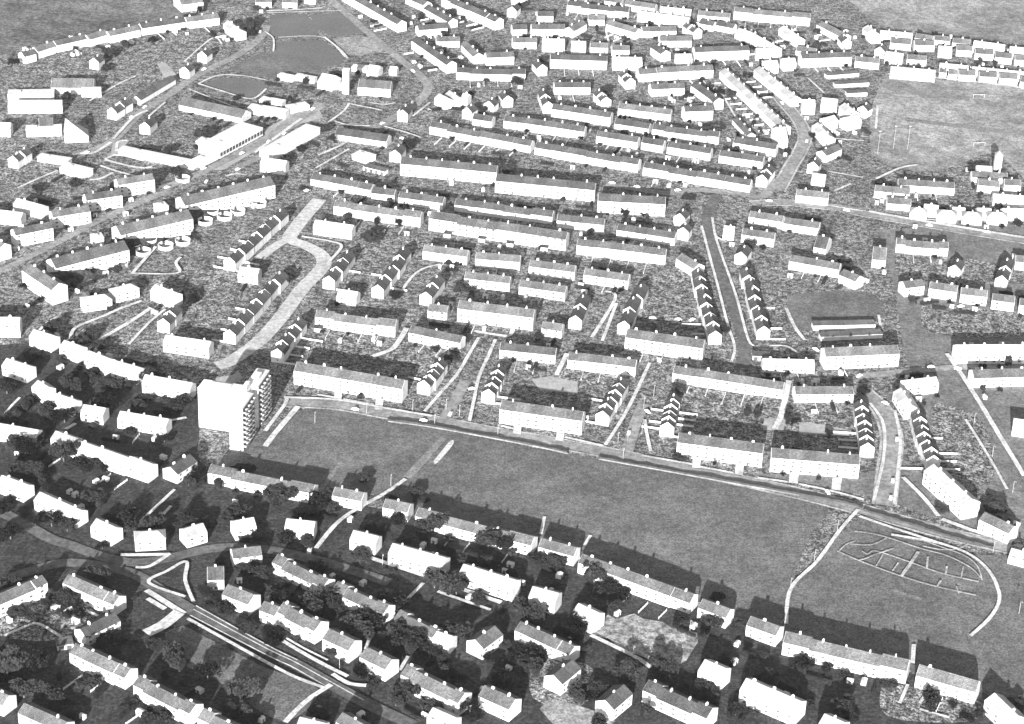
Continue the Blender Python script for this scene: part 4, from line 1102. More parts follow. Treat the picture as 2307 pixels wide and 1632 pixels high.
(2,189.3,503.1,0.53,3.2,2.5,0,3,175),
(1,-243.1,-67.3,3.89,5.2,3.1,0,2,53),
(1,8.7,-263.1,3.99,4.7,3.3,1,2,26),
(1,16.1,-266,1.92,3.4,2.8,2,2,26),
(1,74.1,568.4,1.97,2.8,2.2,0,3,164),
(1,73.8,549.7,5.36,3.2,2,0,2,164),
(2,30.4,555.5,1.36,2.2,2.2,0,2,164),
(2,38.8,576.2,1.36,3.2,2.5,0,3,164),
(1,362,499.4,2.09,3.2,2.1,0,2,204),
(2,359.2,516.4,-0.16,2.4,2.4,0,3,204),
(1,72.5,352.2,2.04,1.9,2,1,2,135),
(1,86.5,349.5,1.96,1.8,1.7,2,2,135),
(2,71.5,347.9,-0.21,2.6,2.2,1,2,135),
(2,95.6,344,1.36,3.2,2.4,2,2,135),
(2,84.7,370.4,-0.21,2.1,2.1,0,3,135),
(1,262.9,476.6,6,3.2,3.1,0,2,206),
(2,276.7,497.3,-0.29,2.4,2.3,0,3,206),
(1,11.1,-233.7,2.31,4.5,3.8,0,2,34),
(2,22.1,-217.8,1.19,2.4,2.3,0,3,34),
(1,-97,-168.3,2.3,5.4,3.4,0,3,30),
(2,-89.8,-193.2,1.46,2.5,2.4,0,2,30),
(1,97.4,336.6,5.57,1.9,1.6,0,3,138),
(1,89.6,319.7,4.41,3.7,2.9,1,2,138),
(1,100.3,317.9,3.4,3.7,2.4,2,2,138),
(2,118.4,331.6,-0.21,2.9,2.1,0,3,138),
(2,97,313.7,-0.21,2.8,2.2,0,2,138),
(1,-276.9,61.6,4.57,5.2,3.1,1,2,71),
(1,-264.4,46.1,4.1,4.9,3.1,2,2,71),
(2,-269.7,38.4,-0.82,2,2.2,0,2,71),
(2,-246,59.2,-0.82,2.2,2.2,0,3,71),
(1,164.7,555,0.32,2.3,1.5,0,2,177),
(2,193.9,544.9,-0.13,3,2.2,1,2,177),
(2,200.9,542.4,-0.13,2.9,2,2,2,177),
(1,-178.6,538.6,2.91,2.5,1.7,0,2,267),
(1,306.2,462.2,2.55,3.9,2.7,0,2,211),
(1,334.6,474.2,0.79,3.5,2.5,0,3,214),
(2,325.3,476.1,-0.17,3.1,2.1,1,3,214),
(2,352,471.2,-0.17,2.5,2.4,2,3,214),
(1,-25.5,-271.4,3.01,3.9,3.3,0,2,24),
(1,116,554.5,5.27,2.7,2.7,1,2,170),
(1,120.2,554.9,0.54,1.8,1.6,2,2,170),
(2,113.1,578.6,-0.15,2.4,2.3,1,3,170),
(2,121,572.1,-0.15,2.4,2.3,2,3,170),
(2,111.7,550.2,1.42,2.8,2.3,0,2,170),
(1,-249,-90.3,0.31,3.9,3.6,1,3,64),
(1,-239.1,-95.5,3.07,2.1,1.9,2,3,64),
(2,-241.4,-118.6,-0.23,2.1,2,0,2,64),
(1,214.5,375.3,3.15,2.2,1.8,0,2,189),
(2,214.3,360,0.38,3.2,2.2,0,2,189),
(1,-26.2,-178.9,1.75,4.1,2.7,1,2,45),
(1,3.5,-188.9,0.96,3.9,3.5,2,2,45),
(2,-32.6,-180.6,-0.37,2.7,2.4,1,2,45),
(2,3.5,-197.5,-0.37,3.1,2.2,2,2,45),
(1,-218.3,235.3,3.16,1.5,1.7,0,2,281),
(2,224.3,343.7,2.1,2.5,2.2,0,2,190),
(1,45.3,356.2,0.37,3,2.6,0,3,133),
(2,20.3,337.5,1.3,2.8,2.3,0,2,133),
(2,6.1,-49.7,1.38,2.1,2.5,1,3,97),
(2,39.7,-58.6,-0.2,2.2,2.1,2,3,97),
(1,-150.5,-311.4,2.26,3.2,3.1,3,2,6),
(1,-143.5,-318,0.23,3.5,2.6,4,2,6),
(1,-136.4,-323.5,1.79,5.2,3.1,5,2,6),
(2,-124.8,-302.3,-0.6,3,2.1,0,3,6),
(2,-146.7,-319.3,-0.6,3.2,2.5,0,2,6),
(1,278.2,201.2,2.39,1.9,1.5,0,2,230),
(1,-79.6,198.8,1.59,3.4,3.1,0,2,115),
(2,-96.7,-320.3,1.01,2.5,2.3,0,3,7),
(1,-40.1,-296.8,5.99,3.6,2.9,1,2,16),
(1,-31.3,-305.7,3.81,3.4,2.9,2,2,16),
(1,-8.6,-298.3,2.41,2.8,3.1,0,3,16),
(2,-29.9,-312.5,-0.62,2.1,2.4,0,2,16),
(2,-6,-293.2,-0.62,2.4,2.1,0,3,16),
(1,299.4,201.9,3.56,4,2.4,0,2,232),
(2,303.1,222,-0.1,2.7,2.3,0,3,232),
(1,-227.2,-81.7,4.6,2.5,2.2,0,2,54),
(1,154.7,296.7,2.76,2.8,2.9,0,2,141),
(1,166.9,309.9,6.04,3.6,2.3,0,3,141),
(2,162.8,291.2,1.26,2.1,2.4,0,2,141),
(2,145,323.8,-0.31,2.4,2.2,0,3,141),
(1,-55.2,-317.9,5.07,3.7,2.8,0,3,19),
(2,-56.3,-313.8,0.9,2.9,2,0,3,19),
(1,-57.3,352.1,0.58,3,2.4,0,2,306),
(2,-63.1,349.5,-0.87,2.2,2,0,2,306),
(1,-197,45.5,2.74,2.5,1.8,0,2,74),
(2,-199,37.6,-0.6,3.1,2.2,0,2,74),
(1,288.6,79.6,6.22,2.2,1.8,0,2,248),
(1,89.4,541.9,5.01,2.2,1.5,1,2,169),
(1,93.1,541,2.68,4.8,3,2,2,169),
(2,99.4,536,-0.25,2.1,2.1,0,2,169),
(1,279.1,479.2,0.96,1.8,1.9,0,2,208),
(2,288.8,474.5,1.44,2.8,2,0,2,208),
(1,-61.1,487.7,6.18,3.3,2.7,0,3,307),
(2,-60.5,462.6,1.7,3.1,2.4,0,2,307),
(1,-46,301.5,4.78,3.2,2.7,1,2,123),
(1,-4.8,285.6,1.98,3.3,2.2,2,2,123),
(1,-17.4,311.9,0.06,3.6,2.1,0,3,123),
(2,-37.5,321.5,1.22,3,2.4,1,3,123),
(2,-26.2,316,-0.35,2.6,2.4,2,3,123),
(1,88.8,-236.5,4.58,2.5,2.1,0,2,48),
(2,85.7,-239.9,1.03,2.9,2,0,2,48),
(1,-166,323.3,4.8,3.7,2.3,0,2,284),
(1,-163.7,340.2,4.58,4.4,2.6,0,3,284),
(1,-95.8,-22.1,4.58,2.3,1.9,0,3,96),
(1,-77.8,-48,2.29,3.2,3.1,0,2,96),
(2,-104.4,-18.7,1.32,2.6,2.4,1,3,96),
(2,-89,-20.2,-0.25,2.6,2.1,2,3,96),
(1,-221.3,324.4,4.18,2.7,2.1,1,2,283),
(1,-205.5,317.5,4.4,2.8,3,2,2,283),
(1,64.1,316,1.72,2.5,2.7,0,3,127),
(1,51.7,303.5,0.6,2.8,1.8,0,2,127),
(2,70.4,294.5,1.28,2.6,2.2,0,2,127),
(2,64.3,319.8,1.28,3.1,2.3,0,3,127),
(2,-35.8,63.7,-0.17,2.4,2.1,0,3,89),
(1,-74.3,450.4,3.93,2.8,2.4,1,2,303),
(1,-62.9,430.2,5.22,3.2,2.1,2,2,303),
(2,-79.4,439.6,0.54,2.2,2,1,2,303),
(2,-74.3,431.3,-1.03,2.7,2.5,2,2,303),
(1,-258.2,162.4,2.27,2.5,2,1,2,82),
(1,-248.9,167.8,1.53,2.9,1.9,2,2,82),
(1,-257,183,5.48,3.9,2.5,0,3,82),
(2,-265.5,181.4,2.03,2.1,2.5,0,3,82),
(2,-255.1,160.7,0.46,2.1,2,1,2,82),
(2,-237.1,163.8,0.46,2.9,2.4,2,2,82),
(1,-151.5,261.1,3.49,2.1,2.3,1,2,287),
(1,-148.5,263.4,0.74,3.4,2.7,2,2,287),
(1,24.3,44,0.3,2.5,1.8,0,3,92),
(2,19.5,18.9,-0.22,2.2,2.2,0,2,92),
(1,-8.1,-202,5.13,3.1,2.7,1,3,33),
(1,4.4,-207,1.35,4.9,3.9,2,3,33),
(2,1,-202.9,-0.43,2.4,2.1,1,3,33),
(2,9.1,-212.1,-0.43,2.5,2.5,2,3,33),
(2,-14.7,-225.8,1.14,2.7,2.4,0,2,33),
(1,-223.1,38,2.02,3.7,2.9,0,2,72),
(1,333.8,494.3,1.65,2.9,2.8,0,2,201),
(2,334.6,485.2,1.51,2.2,2.2,0,2,201),
(1,-49.6,-206.2,4.46,2.7,3,0,2,32),
(1,-41.6,-188.7,1.83,2.8,2.6,0,3,32),
(2,-37.7,-185,1.19,2.8,2.4,1,3,32),
(2,-33.1,-192.8,1.19,2.2,2.3,2,3,32),
(1,147.2,155.5,4.46,4.1,2.9,0,2,235),
(2,139,156.6,-0.24,2.1,2.3,0,2,235),
(1,168.6,334.3,4.13,2.5,1.8,0,3,145),
(2,173.5,300,0.17,2,2.3,0,2,145),
(2,43.4,463.4,0.03,2.1,2,0,2,147),
(1,216.7,134.1,5.15,2.1,1.8,0,2,241),
(2,217.2,129.5,1.43,2.8,2.1,0,2,241),
(1,137,-106.5,3.46,2.6,2.1,1,2,99),
(1,154.4,-109.1,5.86,2.4,2.1,2,2,99),
(2,136.2,-86.3,1.5,2,2.1,0,3,99),
(1,-161.3,-184.3,4.35,3.3,2.2,0,3,68),
(2,-168.8,-178.2,1.77,2.6,2.2,0,3,68),
(1,144.7,334.6,3.95,2.6,1.6,1,2,142),
(1,145,331.2,3.33,2.3,1.6,2,2,142),
(2,137.6,322.2,-1.29,2.5,2,0,2,142),
(2,164.1,337.6,-1.29,3.1,2,0,3,142),
(1,308.7,282.7,5.35,3.1,3,1,3,223),
(1,311,283.8,0.03,4.9,3.1,2,3,223),
(2,291.7,288.3,1.56,2.7,2,1,3,223),
(2,302.8,285.4,-0.01,2.8,2.3,2,3,223),
(2,-169.8,-323.4,-0.51,2.3,2.3,0,3,2),
(1,257.1,16.4,5.94,3.2,2.2,0,2,252),
(2,254.4,41.5,0.1,2.2,2.3,1,3,252),
(2,271.5,44.1,0.1,2,2.2,2,3,252),
(1,68.5,324.1,1.61,5,3.1,1,2,134),
(1,82.5,323.3,3.52,3.5,3.1,2,2,134),
(2,60.3,325.8,1.29,2.1,2,0,2,134),
(1,30.8,-247.3,5.33,5.3,3.5,0,2,35),
(2,52,-233,0.92,2.5,2.4,0,3,35),
(1,-183.9,-78.5,5.18,3.3,2.3,0,3,56),
(2,-196.2,-98.7,-0.23,2.9,2,1,2,56),
(2,-177,-98.8,1.34,2.3,2.5,2,2,56),
(1,311.7,521.2,2.04,3.8,2.2,0,2,197),
(2,319.6,541.7,1.37,2.8,2.4,0,3,197),
(1,-320.5,436.7,0.46,3.2,2.5,0,2,259),
(1,-337.8,445.5,2.59,2.4,1.6,0,3,259),
(2,-319.9,424.4,2.29,2.6,2.3,1,2,259),
(2,-317,426.5,2.29,2.2,2.3,2,2,259),
(2,-326.1,457.4,2.29,2.4,2.4,0,3,259),
(2,25.9,468.9,0.06,2.6,2.3,0,2,146),
(1,-67.6,-280.6,1.32,3,2.6,0,2,14),
(1,166.1,524.8,2.84,3.6,2.6,0,3,174),
(2,168,533.1,0.82,2.4,2.5,0,3,174),
(1,232,96.5,0.46,2.3,1.5,0,2,242),
(2,237.4,94.5,0.34,2.9,2.4,0,2,242),
(1,-228.8,196,5.21,2.6,1.7,0,2,83),
(2,-241.4,210.6,0.5,3.2,2.5,0,3,83),
(2,-237.4,184.4,0.5,2.4,2.3,0,2,83),
(1,166,180.7,1.29,3.1,1.8,0,2,237),
(2,180.7,194.6,1.32,2.9,2.2,0,3,237),
(1,171.8,473,5.43,3.1,2.4,0,2,156),
(1,266.2,91.1,3.32,2.8,1.7,0,2,245),
(2,263.6,86,-0.15,2.8,2.2,0,2,245),
(1,283.5,98.7,2.3,2.4,1.8,0,3,246),
(1,123.8,466.2,2.26,2.5,2.1,1,2,155),
(1,136.6,466.9,0.02,3.6,2.8,2,2,155),
(1,129.3,483.9,5.6,2.9,1.8,0,3,155),
(2,163,463.9,0.21,2.4,2.3,0,2,155),
(1,235.8,234.7,1.87,3.9,2.5,1,2,218),
(1,243.2,232.8,6.09,2.3,1.7,2,2,218),
(1,246.4,248.3,0.73,2.2,1.8,0,3,218),
(2,225.1,228.6,-0.14,2.1,2.5,1,2,218),
(2,228.8,232.1,-0.14,2.2,2.1,2,2,218),
(2,234.4,258.2,-0.14,2.7,2,0,3,218),
(1,42.1,267.4,3.39,2.7,2.2,0,2,126),
(1,68.5,280,4.01,3.6,2.4,1,3,126),
(1,76.1,277.4,2.76,2.5,1.9,2,3,126),
(2,33.7,263.8,-0.33,2.6,2.4,0,2,126),
(2,63.5,287.4,1.24,2.9,2.3,0,3,126),
(2,-298.3,442.9,0.83,2.6,2.1,0,2,260),
(1,-173.3,360,1.74,4,3.1,0,3,285),
(1,191.5,514.5,0.94,2,1.6,1,2,179),
(1,193.7,511.1,0.94,3.9,2.5,2,2,179),
(1,209.7,512.7,3.54,2.1,2.1,0,3,179),
(2,184.5,510.8,0.4,2.8,2.1,0,2,179),
(1,177.4,-31.9,3.17,2.8,2.3,0,2,101),
(2,156.9,-15.8,1.66,2.2,2.3,0,3,101),
(2,158.6,-41.7,0.09,2.4,2.2,0,2,101),
(1,294.9,251.1,0.04,2.1,1.9,0,2,222),
(2,304.6,247.7,-0.16,3.1,2.3,0,2,222),
(1,-222,483.5,1.79,3.3,2.8,1,2,264),
(1,-213.2,468.7,1.6,2.5,2.3,2,2,264),
(1,-206.1,493,6.11,1.9,1.7,0,3,264),
(2,-218.8,469.8,0.56,2.1,2.2,1,2,264),
(2,-216.2,467.5,0.56,2.4,2.1,2,2,264),
(1,252.2,531.6,0.62,3.2,2.4,0,2,192),
(2,245.8,530.5,0.26,2.1,2.3,0,2,192),
(2,25.9,-204.8,1.18,3.1,2.2,0,2,46),
(1,-171.3,392.2,0.06,2.7,3,0,2,293),
(1,175.5,119.7,1.5,1.9,1.7,0,2,238),
(1,191.7,132.2,3.18,2.3,1.8,0,3,238),
(2,160.8,118.6,-0.31,2.9,2.4,0,2,238),
(1,42.7,576,4.01,4.2,2.5,0,2,161),
(1,102.7,395.1,3.19,2.5,2.7,0,2,136),
(2,101.7,391,1.79,3.1,2.1,1,2,136),
(2,103.6,386.4,0.22,2.3,2.3,2,2,136),
(1,-196.4,-130.1,3.88,4.3,3.8,0,2,40),
(2,-198.3,-141.1,1.09,2.6,2.1,1,2,40),
(2,-194,-138.4,-0.48,2.8,2.1,2,2,40),
(1,-268.1,86.1,0.54,3.4,2,0,3,76),
(1,-257,69.2,2.46,2,1.9,1,2,76),
(1,-245,79.6,2.41,2.4,2.6,2,2,76),
(2,-234.3,82.7,0.66,2.7,2.4,0,2,76),
(1,-241.7,528.1,2.26,2.5,1.8,0,2,265),
(1,203.9,29.9,3.82,3.7,2.2,0,3,102),
(2,177.6,1.6,1.74,2.9,2.4,0,2,102),
(2,181,25.8,0.17,2.9,2.4,0,3,102),
(1,-49.9,539.5,4.13,2.3,1.8,1,2,310),
(1,-48.1,535.3,1.73,3.4,2.7,2,2,310),
(2,-37.9,521.5,0.73,2.1,2.1,0,2,310),
(1,114,402.8,3.28,3.3,2.3,1,2,140),
(1,117.4,399.8,3.57,3.2,2,2,2,140),
(2,115,387.8,-1.11,2.8,2.1,1,2,140),
(2,115.5,382.2,-1.11,2.3,2.2,2,2,140),
(2,134.1,412.3,0.46,2.5,2.2,0,3,140),
(2,58.3,571.6,1.29,3,2,0,2,165),
(2,-118.8,-220.3,0.28,2.4,2.5,0,2,10),
(2,205.2,116.6,-0.77,2.5,2.3,0,3,240),
(1,250.2,94,3.5,2.8,1.9,0,2,244),
(2,250.9,88.3,-0.23,2.2,2,0,2,244),
(1,137.7,-4.1,3.47,3.8,2.4,1,2,100),
(1,148.7,-0.8,3.63,3.4,2.3,2,2,100),
(2,155.6,-10.1,1.62,2.1,2.4,3,2,100),
(2,161.9,-10.5,0.04,3.2,2.4,4,2,100),
(2,163.6,-7.6,0.04,3,2,5,2,100),
(1,334.5,507.3,5.89,3,2.9,1,2,202),
(1,349.7,502.3,3.09,2.8,1.7,2,2,202),
(2,349.5,525.7,-0.28,3.1,2.1,1,3,202),
(2,351.1,522.5,-0.28,2.4,2.2,2,3,202),
(2,-294.3,176.9,1.12,2.1,2.2,0,3,85),
(1,254.9,226,0.13,5.4,3.2,0,3,227),
(1,-114,518.2,5.93,5,3.1,0,2,301),
(2,-105.6,539.6,-0.94,2.6,2,1,3,301),
(2,-86.6,519.1,0.63,2.2,2.3,2,3,301),
(2,-124.7,528.7,0.63,2.7,2.1,0,2,301),
(2,4.4,-277.2,2.5,2.4,2.2,0,2,25),
(1,344.1,489.2,6.22,3.6,2.6,0,2,203),
(2,347.9,482.4,1.41,3,2.1,0,2,203),
(1,85.3,-96,1.83,5.1,3.1,3,2,98),
(1,88,-97,0.27,4,3.1,4,2,98),
(1,103.3,-98.6,3.61,2.5,2.1,5,2,98),
(2,91.2,-77.8,-0.17,2.1,2.4,3,3,98),
(2,92.9,-71.3,-0.17,2.7,2,4,3,98),
(2,126.2,-84.3,1.4,3.1,2.3,5,3,98),
(1,-6.4,56.9,2.93,3,2.5,0,3,90),
(2,-16.1,34.8,1.4,2.5,2.4,0,2,90),
(2,2.9,54.8,1.4,2.3,2.5,0,3,90),
(1,289.8,523.6,3.21,1.8,1.6,0,3,196),
(1,87.3,311.9,0.71,2.6,1.9,0,3,128),
(2,75.3,289.4,1.26,2.4,2.3,0,2,128),
(1,108.9,-302.9,0.24,2.9,2.2,0,2,37),
(1,132.1,-294,3.32,3.5,3.8,0,3,37),
(2,122.8,-287.5,-0.58,2,2.4,0,3,37),
(1,301.2,464.9,0.22,3.3,3.1,0,3,209),
(1,8.2,532.2,2.17,2.1,1.6,0,2,159),
(2,7.5,552.1,0.09,2.2,2.4,0,3,159),
(1,208.8,298.5,2.1,2.5,1.7,0,2,188),
(1,265.3,221.5,6,4.3,3.1,0,3,228),
(2,261.3,222.7,-0.11,2.4,2.2,0,3,228),
(1,-17.1,229.3,1.01,3.5,2.7,0,2,120),
(2,-42.9,230.7,1.45,3.1,2.4,1,2,120),
(2,-22.8,222.6,1.45,2.3,2.5,2,2,120),
(2,-29.1,255.8,1.45,2.6,2.3,0,3,120),
(1,226.7,-19.1,4.31,3,1.9,0,2,250),
(2,213.9,0.4,0.3,3.1,2.1,0,3,250),
(1,27.1,212.4,0.05,3.5,2.5,0,2,121),
(1,14.1,231.3,1.6,2.2,2.3,0,3,121),
(2,-10.8,241.6,-0.12,2.3,2.2,1,3,121),
(2,15,236.3,-0.12,2.1,2.1,2,3,121),
(2,81.7,458.5,1.64,3,2.4,0,3,151),
(1,54.6,194.1,2.82,1.4,1.5,1,2,122),
(1,76.8,194.9,3.54,3.1,2.1,2,2,122),
(2,59.9,214.5,1.55,2.9,2,0,3,122),
(2,70.6,187.2,1.55,3.1,2.2,0,2,122),
(1,315.2,228.9,5.81,2.5,1.7,0,3,233),
(2,308.3,226.4,1.68,2.9,2.3,0,3,233),
(1,-81.7,508.5,0.82,3.6,3.1,0,3,304),
(2,-75.7,486,0.36,3,2.5,3,2,304),
(2,-71,490.3,0.36,2.6,2.1,4,2,304),
(2,-65.4,491.5,1.93,2.1,2.3,5,2,304),
(1,123.5,301.5,1.49,3.3,2.5,0,3,129),
(2,95.8,285.7,-0.3,3.1,2.5,1,2,129),
(2,114.6,283,-0.3,2.9,2.2,2,2,129),
(1,-67.2,-195.9,3.9,4.7,3.2,0,2,31),
(1,-219.2,179.4,4.74,3.2,2.5,0,3,292),
(1,66.2,468.9,5.47,2,1.5,0,2,150),
(2,64.7,460.6,0.03,2.6,2.3,0,2,150),
(2,104.3,-252.1,1.05,2.5,2.1,0,2,49),
(1,322.8,517.2,1.99,3.1,2.4,0,2,199),
(2,324.2,537.1,-0.19,3,2.1,0,3,199),
(1,-96.7,-223.3,3.16,3.3,2.8,1,2,21),
(1,-91.2,-227.1,2,3.5,3.3,2,2,21),
(1,-89.2,-209,5.74,2.3,2,0,3,21),
(2,-77.4,-213.2,0.94,2.3,2,0,3,21),
(1,-110.8,209.3,0.91,3.7,2.2,0,2,114),
(2,-105,198,-0.34,2.2,2,0,2,114),
(1,-41.3,358.8,0.55,2.6,1.6,0,2,309),
(1,217.8,540.5,1.8,2.6,2.9,1,2,186),
(1,231.4,520,4.62,2.4,2.4,2,2,186),
(2,241.2,544.5,-1.02,2.2,2,0,3,186),
(2,216.6,526.2,-1.02,2.2,2.3,0,2,186),
(1,-286.3,485.6,4.09,2.8,2.1,0,3,262),
(1,-261.5,478.3,1.96,2.3,2.2,1,2,262),
(1,-250.6,484.1,0.21,3.6,2.8,2,2,262),
(2,-255.3,478.5,0.54,2,2.4,1,2,262),
(2,-246.9,476.5,0.54,2.1,2,2,2,262),
(1,-217.1,150.1,6.26,2.8,2.8,0,3,77),
(1,-208.2,131.1,4.56,2.4,1.7,0,2,77),
(2,-243.5,134.7,0.62,2.3,2,1,3,77),
(2,-207.1,158.5,2.19,3.1,2.4,2,3,77),
(1,60.7,89.5,3.42,3.9,2.6,0,2,111),
(2,37.8,94.2,-0.22,3.1,2.5,1,2,111),
(2,39.8,85.9,-0.22,3.1,2.3,2,2,111),
(1,-0.3,476.6,2.54,2.4,1.7,0,2,158),
(1,16.3,16.1,3.7,2.4,2.5,0,3,91),
(1,0.5,-1,3.47,3.1,2.7,1,2,91),
(1,9.2,-1.9,5.86,2.5,1.9,2,2,91),
(2,9,-7.3,-0.13,2.5,2.4,0,2,91),
(1,-277.5,211.6,0.1,2.6,1.8,0,2,280),
(2,-169.7,-116,2.6,3,2.1,0,3,41),
(1,-245.4,0.4,3.81,2.2,1.6,0,3,58),
(2,-246.5,5.4,-0.47,2.3,2.5,0,3,58),
(1,149,-271.7,4.91,4.4,2.6,3,2,50),
(1,165.2,-277.5,0.93,3.6,2.4,4,2,50),
(1,169.1,-277.4,5.21,4.3,2.9,5,2,50),
(2,151.3,-275.7,-0.33,2.7,2.1,1,2,50),
(2,157.2,-276.1,1.24,2.8,2.5,2,2,50),
(1,-179.4,-59.1,1.44,2.8,2.7,3,2,62),
(1,-176.5,-58.8,2.24,2.4,1.6,4,2,62),
(1,-169.3,-61.6,4,2.6,2.7,5,2,62),
(2,-180.1,-38,1.32,2,2.2,1,3,62),
(2,-170.9,-39.6,1.32,2.6,2.1,2,3,62),
(1,-79.6,536.3,0.32,4.9,3.2,1,2,305),
(1,-70,527.3,3.61,2.8,1.9,2,2,305),
(2,-85.1,533.4,0.62,2,2.2,0,2,305),
(2,-51.5,531.4,0.62,2.7,2.4,0,3,305),
(1,-96.5,167.9,0.88,2,1.6,0,2,104),
(2,-85.7,189.3,-0.22,2.7,2.5,0,3,104),
(2,-66.2,153.4,-0.22,2.8,2.3,0,2,104),
(1,-99.6,56.3,2.95,2.8,2.5,0,2,86),
(1,112.7,350.6,4.74,3,2.1,0,2,139),
(2,120,346.4,1.79,2.4,2.2,0,2,139),
(2,52.4,548.3,1.59,2,2,0,3,163),
(1,-80.5,-157.6,3.05,3.7,2.9,0,2,43),
(2,-73.3,-165.2,1.29,2.6,2.3,0,2,43),
(1,3.4,192.4,5.78,3.3,2.9,1,3,117),
(1,10.6,194.7,4.91,2.9,2.2,2,3,117),
(2,-17.6,198.6,1.35,2.7,2.2,0,3,117),
(1,-268.1,158.7,5.27,3.1,2.4,0,3,81),
(1,-268.8,140.1,6.14,2.7,2.6,0,2,81),
(2,-265.4,138.8,0.48,2.7,2,0,2,81),
(2,102.1,-265.5,0.96,2.8,2.2,0,3,36),
(1,147.4,547.2,2.34,3,2.3,0,3,173),
(1,143.5,410.6,5.56,2.9,2,3,2,143),
(1,145.9,404,0.81,5.2,3.1,4,2,143),
(1,160.1,365.5,1.78,3.2,2,5,2,143),
(2,153.5,364.1,0.33,2.2,2.2,0,2,143),
(1,-27.2,409.6,5.56,4.1,2.5,0,2,312),
(2,-31.7,400.5,1.62,2.4,2.4,1,2,312),
(2,-2.8,399.9,0.05,2.9,2.3,2,2,312),
(1,-69.9,-242.3,1.95,3.5,2.8,0,2,22),
(1,-68.4,-221.8,2.26,3.5,3.9,1,3,22),
(1,-49.8,-230,2.44,5.2,3.9,2,3,22),
(2,-63.1,-217.8,0.97,2.9,2.2,0,3,22),
(1,-117.5,413.4,4.88,3.2,2.8,0,2,297),
(2,-197.9,-303.8,-0.51,2.3,2.3,0,3,0),
(1,3.1,319.5,4.04,3.7,2.8,1,2,125),
(1,39.2,311.7,4.06,4,3,2,2,125),
(2,2.7,310.4,-0.25,2.2,2.4,3,2,125),
(2,11.3,311.6,-0.25,2.4,2.2,4,2,125),
(2,11.4,307.4,-0.25,3,2.2,5,2,125),
(1,250.7,152.9,4.12,3.5,2.4,0,2,243),
(1,258.6,170.9,0.33,1.9,2,0,3,243),
(2,248,177.2,-0.08,2.9,2,0,3,243),
(2,252.9,146.5,1.49,2,2.3,0,2,243),
(1,101.5,247.7,1,2.8,1.8,0,2,130),
(1,90.4,267.6,4.32,3.2,2,1,3,130),
(1,148.4,253.1,1.23,2.5,2.3,2,3,130),
(2,86.4,246.8,-0.3,3.1,2.4,3,2,130),
(2,94.8,242.3,1.27,2.9,2.1,4,2,130),
(2,105.1,243.6,-0.3,2.4,2.1,5,2,130),
(1,0.6,126.9,4.12,3.3,2.5,0,3,108),
(2,-13.6,133.5,-0.08,2.4,2.1,1,3,108),
(2,3.5,131.2,1.49,2.7,2.2,2,3,108),
(2,-12.3,103.4,-0.08,2.1,2.1,0,2,108),
(2,299,158.8,1.47,2.5,2.4,0,3,247),
(1,193.1,386.5,0.64,4.9,3,0,3,181),
(2,193.8,365.6,0.02,2.3,2.4,0,2,181),
(1,-98,368.3,1.03,1.9,1.6,0,2,299),
(1,44.2,166.4,2.14,3.6,3.2,0,2,118),
(1,40,187.2,0.03,3.3,2.1,0,3,118),
(2,27.3,187,1.44,3.2,2.3,1,3,118),
(2,53.3,189.3,-0.13,2.9,2.2,2,3,118),
(2,38.3,164,1.44,2,2.1,0,2,118),
(2,129.1,158.6,-0.15,2.8,2.1,0,2,234),
(1,252,261.2,3.74,4,3.1,0,3,220),
(1,263,244.7,2.29,1.6,1.7,0,2,220),
(2,245.7,267.1,-0.06,2.9,2,1,3,220),
(2,266.4,263.1,-0.06,2.5,2.4,2,3,220),
(2,251.8,242.6,1.51,2,2.5,0,2,220),
(1,232.4,470.2,4.07,3.8,2.6,0,2,184),
(1,225.7,485.6,5.94,2.9,2.9,0,3,184),
(2,208.2,480.7,1.79,2.5,2.2,0,3,184),
(2,56.6,491.2,1.6,3.1,2.3,0,3,149),
(2,244.6,195.4,-0.2,2.5,2.4,0,2,226),
(1,-209.9,269.6,5.57,4.5,2.7,0,2,282),
(2,271.8,226.2,1.5,2.8,2.5,0,3,229),
(1,-50.4,-164.9,2.98,2.9,2.8,0,2,44),
(1,23.5,402.6,2.55,2.7,1.6,1,3,132),
(1,40.3,407.6,4.22,1.6,1.6,2,3,132),
(2,24.9,383.4,1.68,2.9,2.1,0,2,132),
(2,31,406.6,1.68,3.2,2.4,0,3,132),
(1,218.1,-28.3,4.8,2.3,2.2,0,3,249),
(2,216,-23.2,0.19,2.9,2.3,0,3,249),
(1,-235.1,-161.3,0.82,4,2.4,0,2,65),
(1,99.1,443.8,5.05,1.6,1.8,0,3,137),
(1,125.8,429.6,5.45,3.8,2.6,0,2,137),
(2,98.1,416.4,1.84,2.1,2.3,1,2,137),
(2,100.1,420,1.84,2.2,2.2,2,2,137),
(2,111.6,450,0.27,2.5,2.4,0,3,137),
(1,-227.3,-30.3,0.62,3.9,3.1,0,2,60),
(2,-214.6,-14.7,-0.57,3,2.1,0,3,60),
(2,246.6,488,1.42,2.6,2.3,0,3,191),
(1,-130.5,-145,4.7,3,2.4,1,2,42),
(1,-119.4,-147.7,2.43,3.4,3.1,2,2,42),
(2,-129.2,-154.4,-0.28,2.3,2.4,0,2,42),
(1,194.6,334.1,4.74,4.1,3,1,2,183),
(1,194.8,326.5,1.69,2.1,2,2,2,183),
(2,209.9,344.4,0.25,2.6,2,3,3,183),
(2,212.4,341.1,-1.32,2.4,2.2,4,3,183),
(2,212.5,326.1,0.25,2.1,2.1,5,3,183),
(1,291.9,225.2,5.13,1.6,1.7,0,3,231),
(2,289.2,199.9,0.03,2.6,2.2,0,2,231),
(1,-104.4,23.8,2.17,2.6,1.9,1,2,87),
(1,-90.5,22.1,4.31,2.2,1.6,2,2,87),
(2,-94,14,1.4,2.4,2.2,3,2,87),
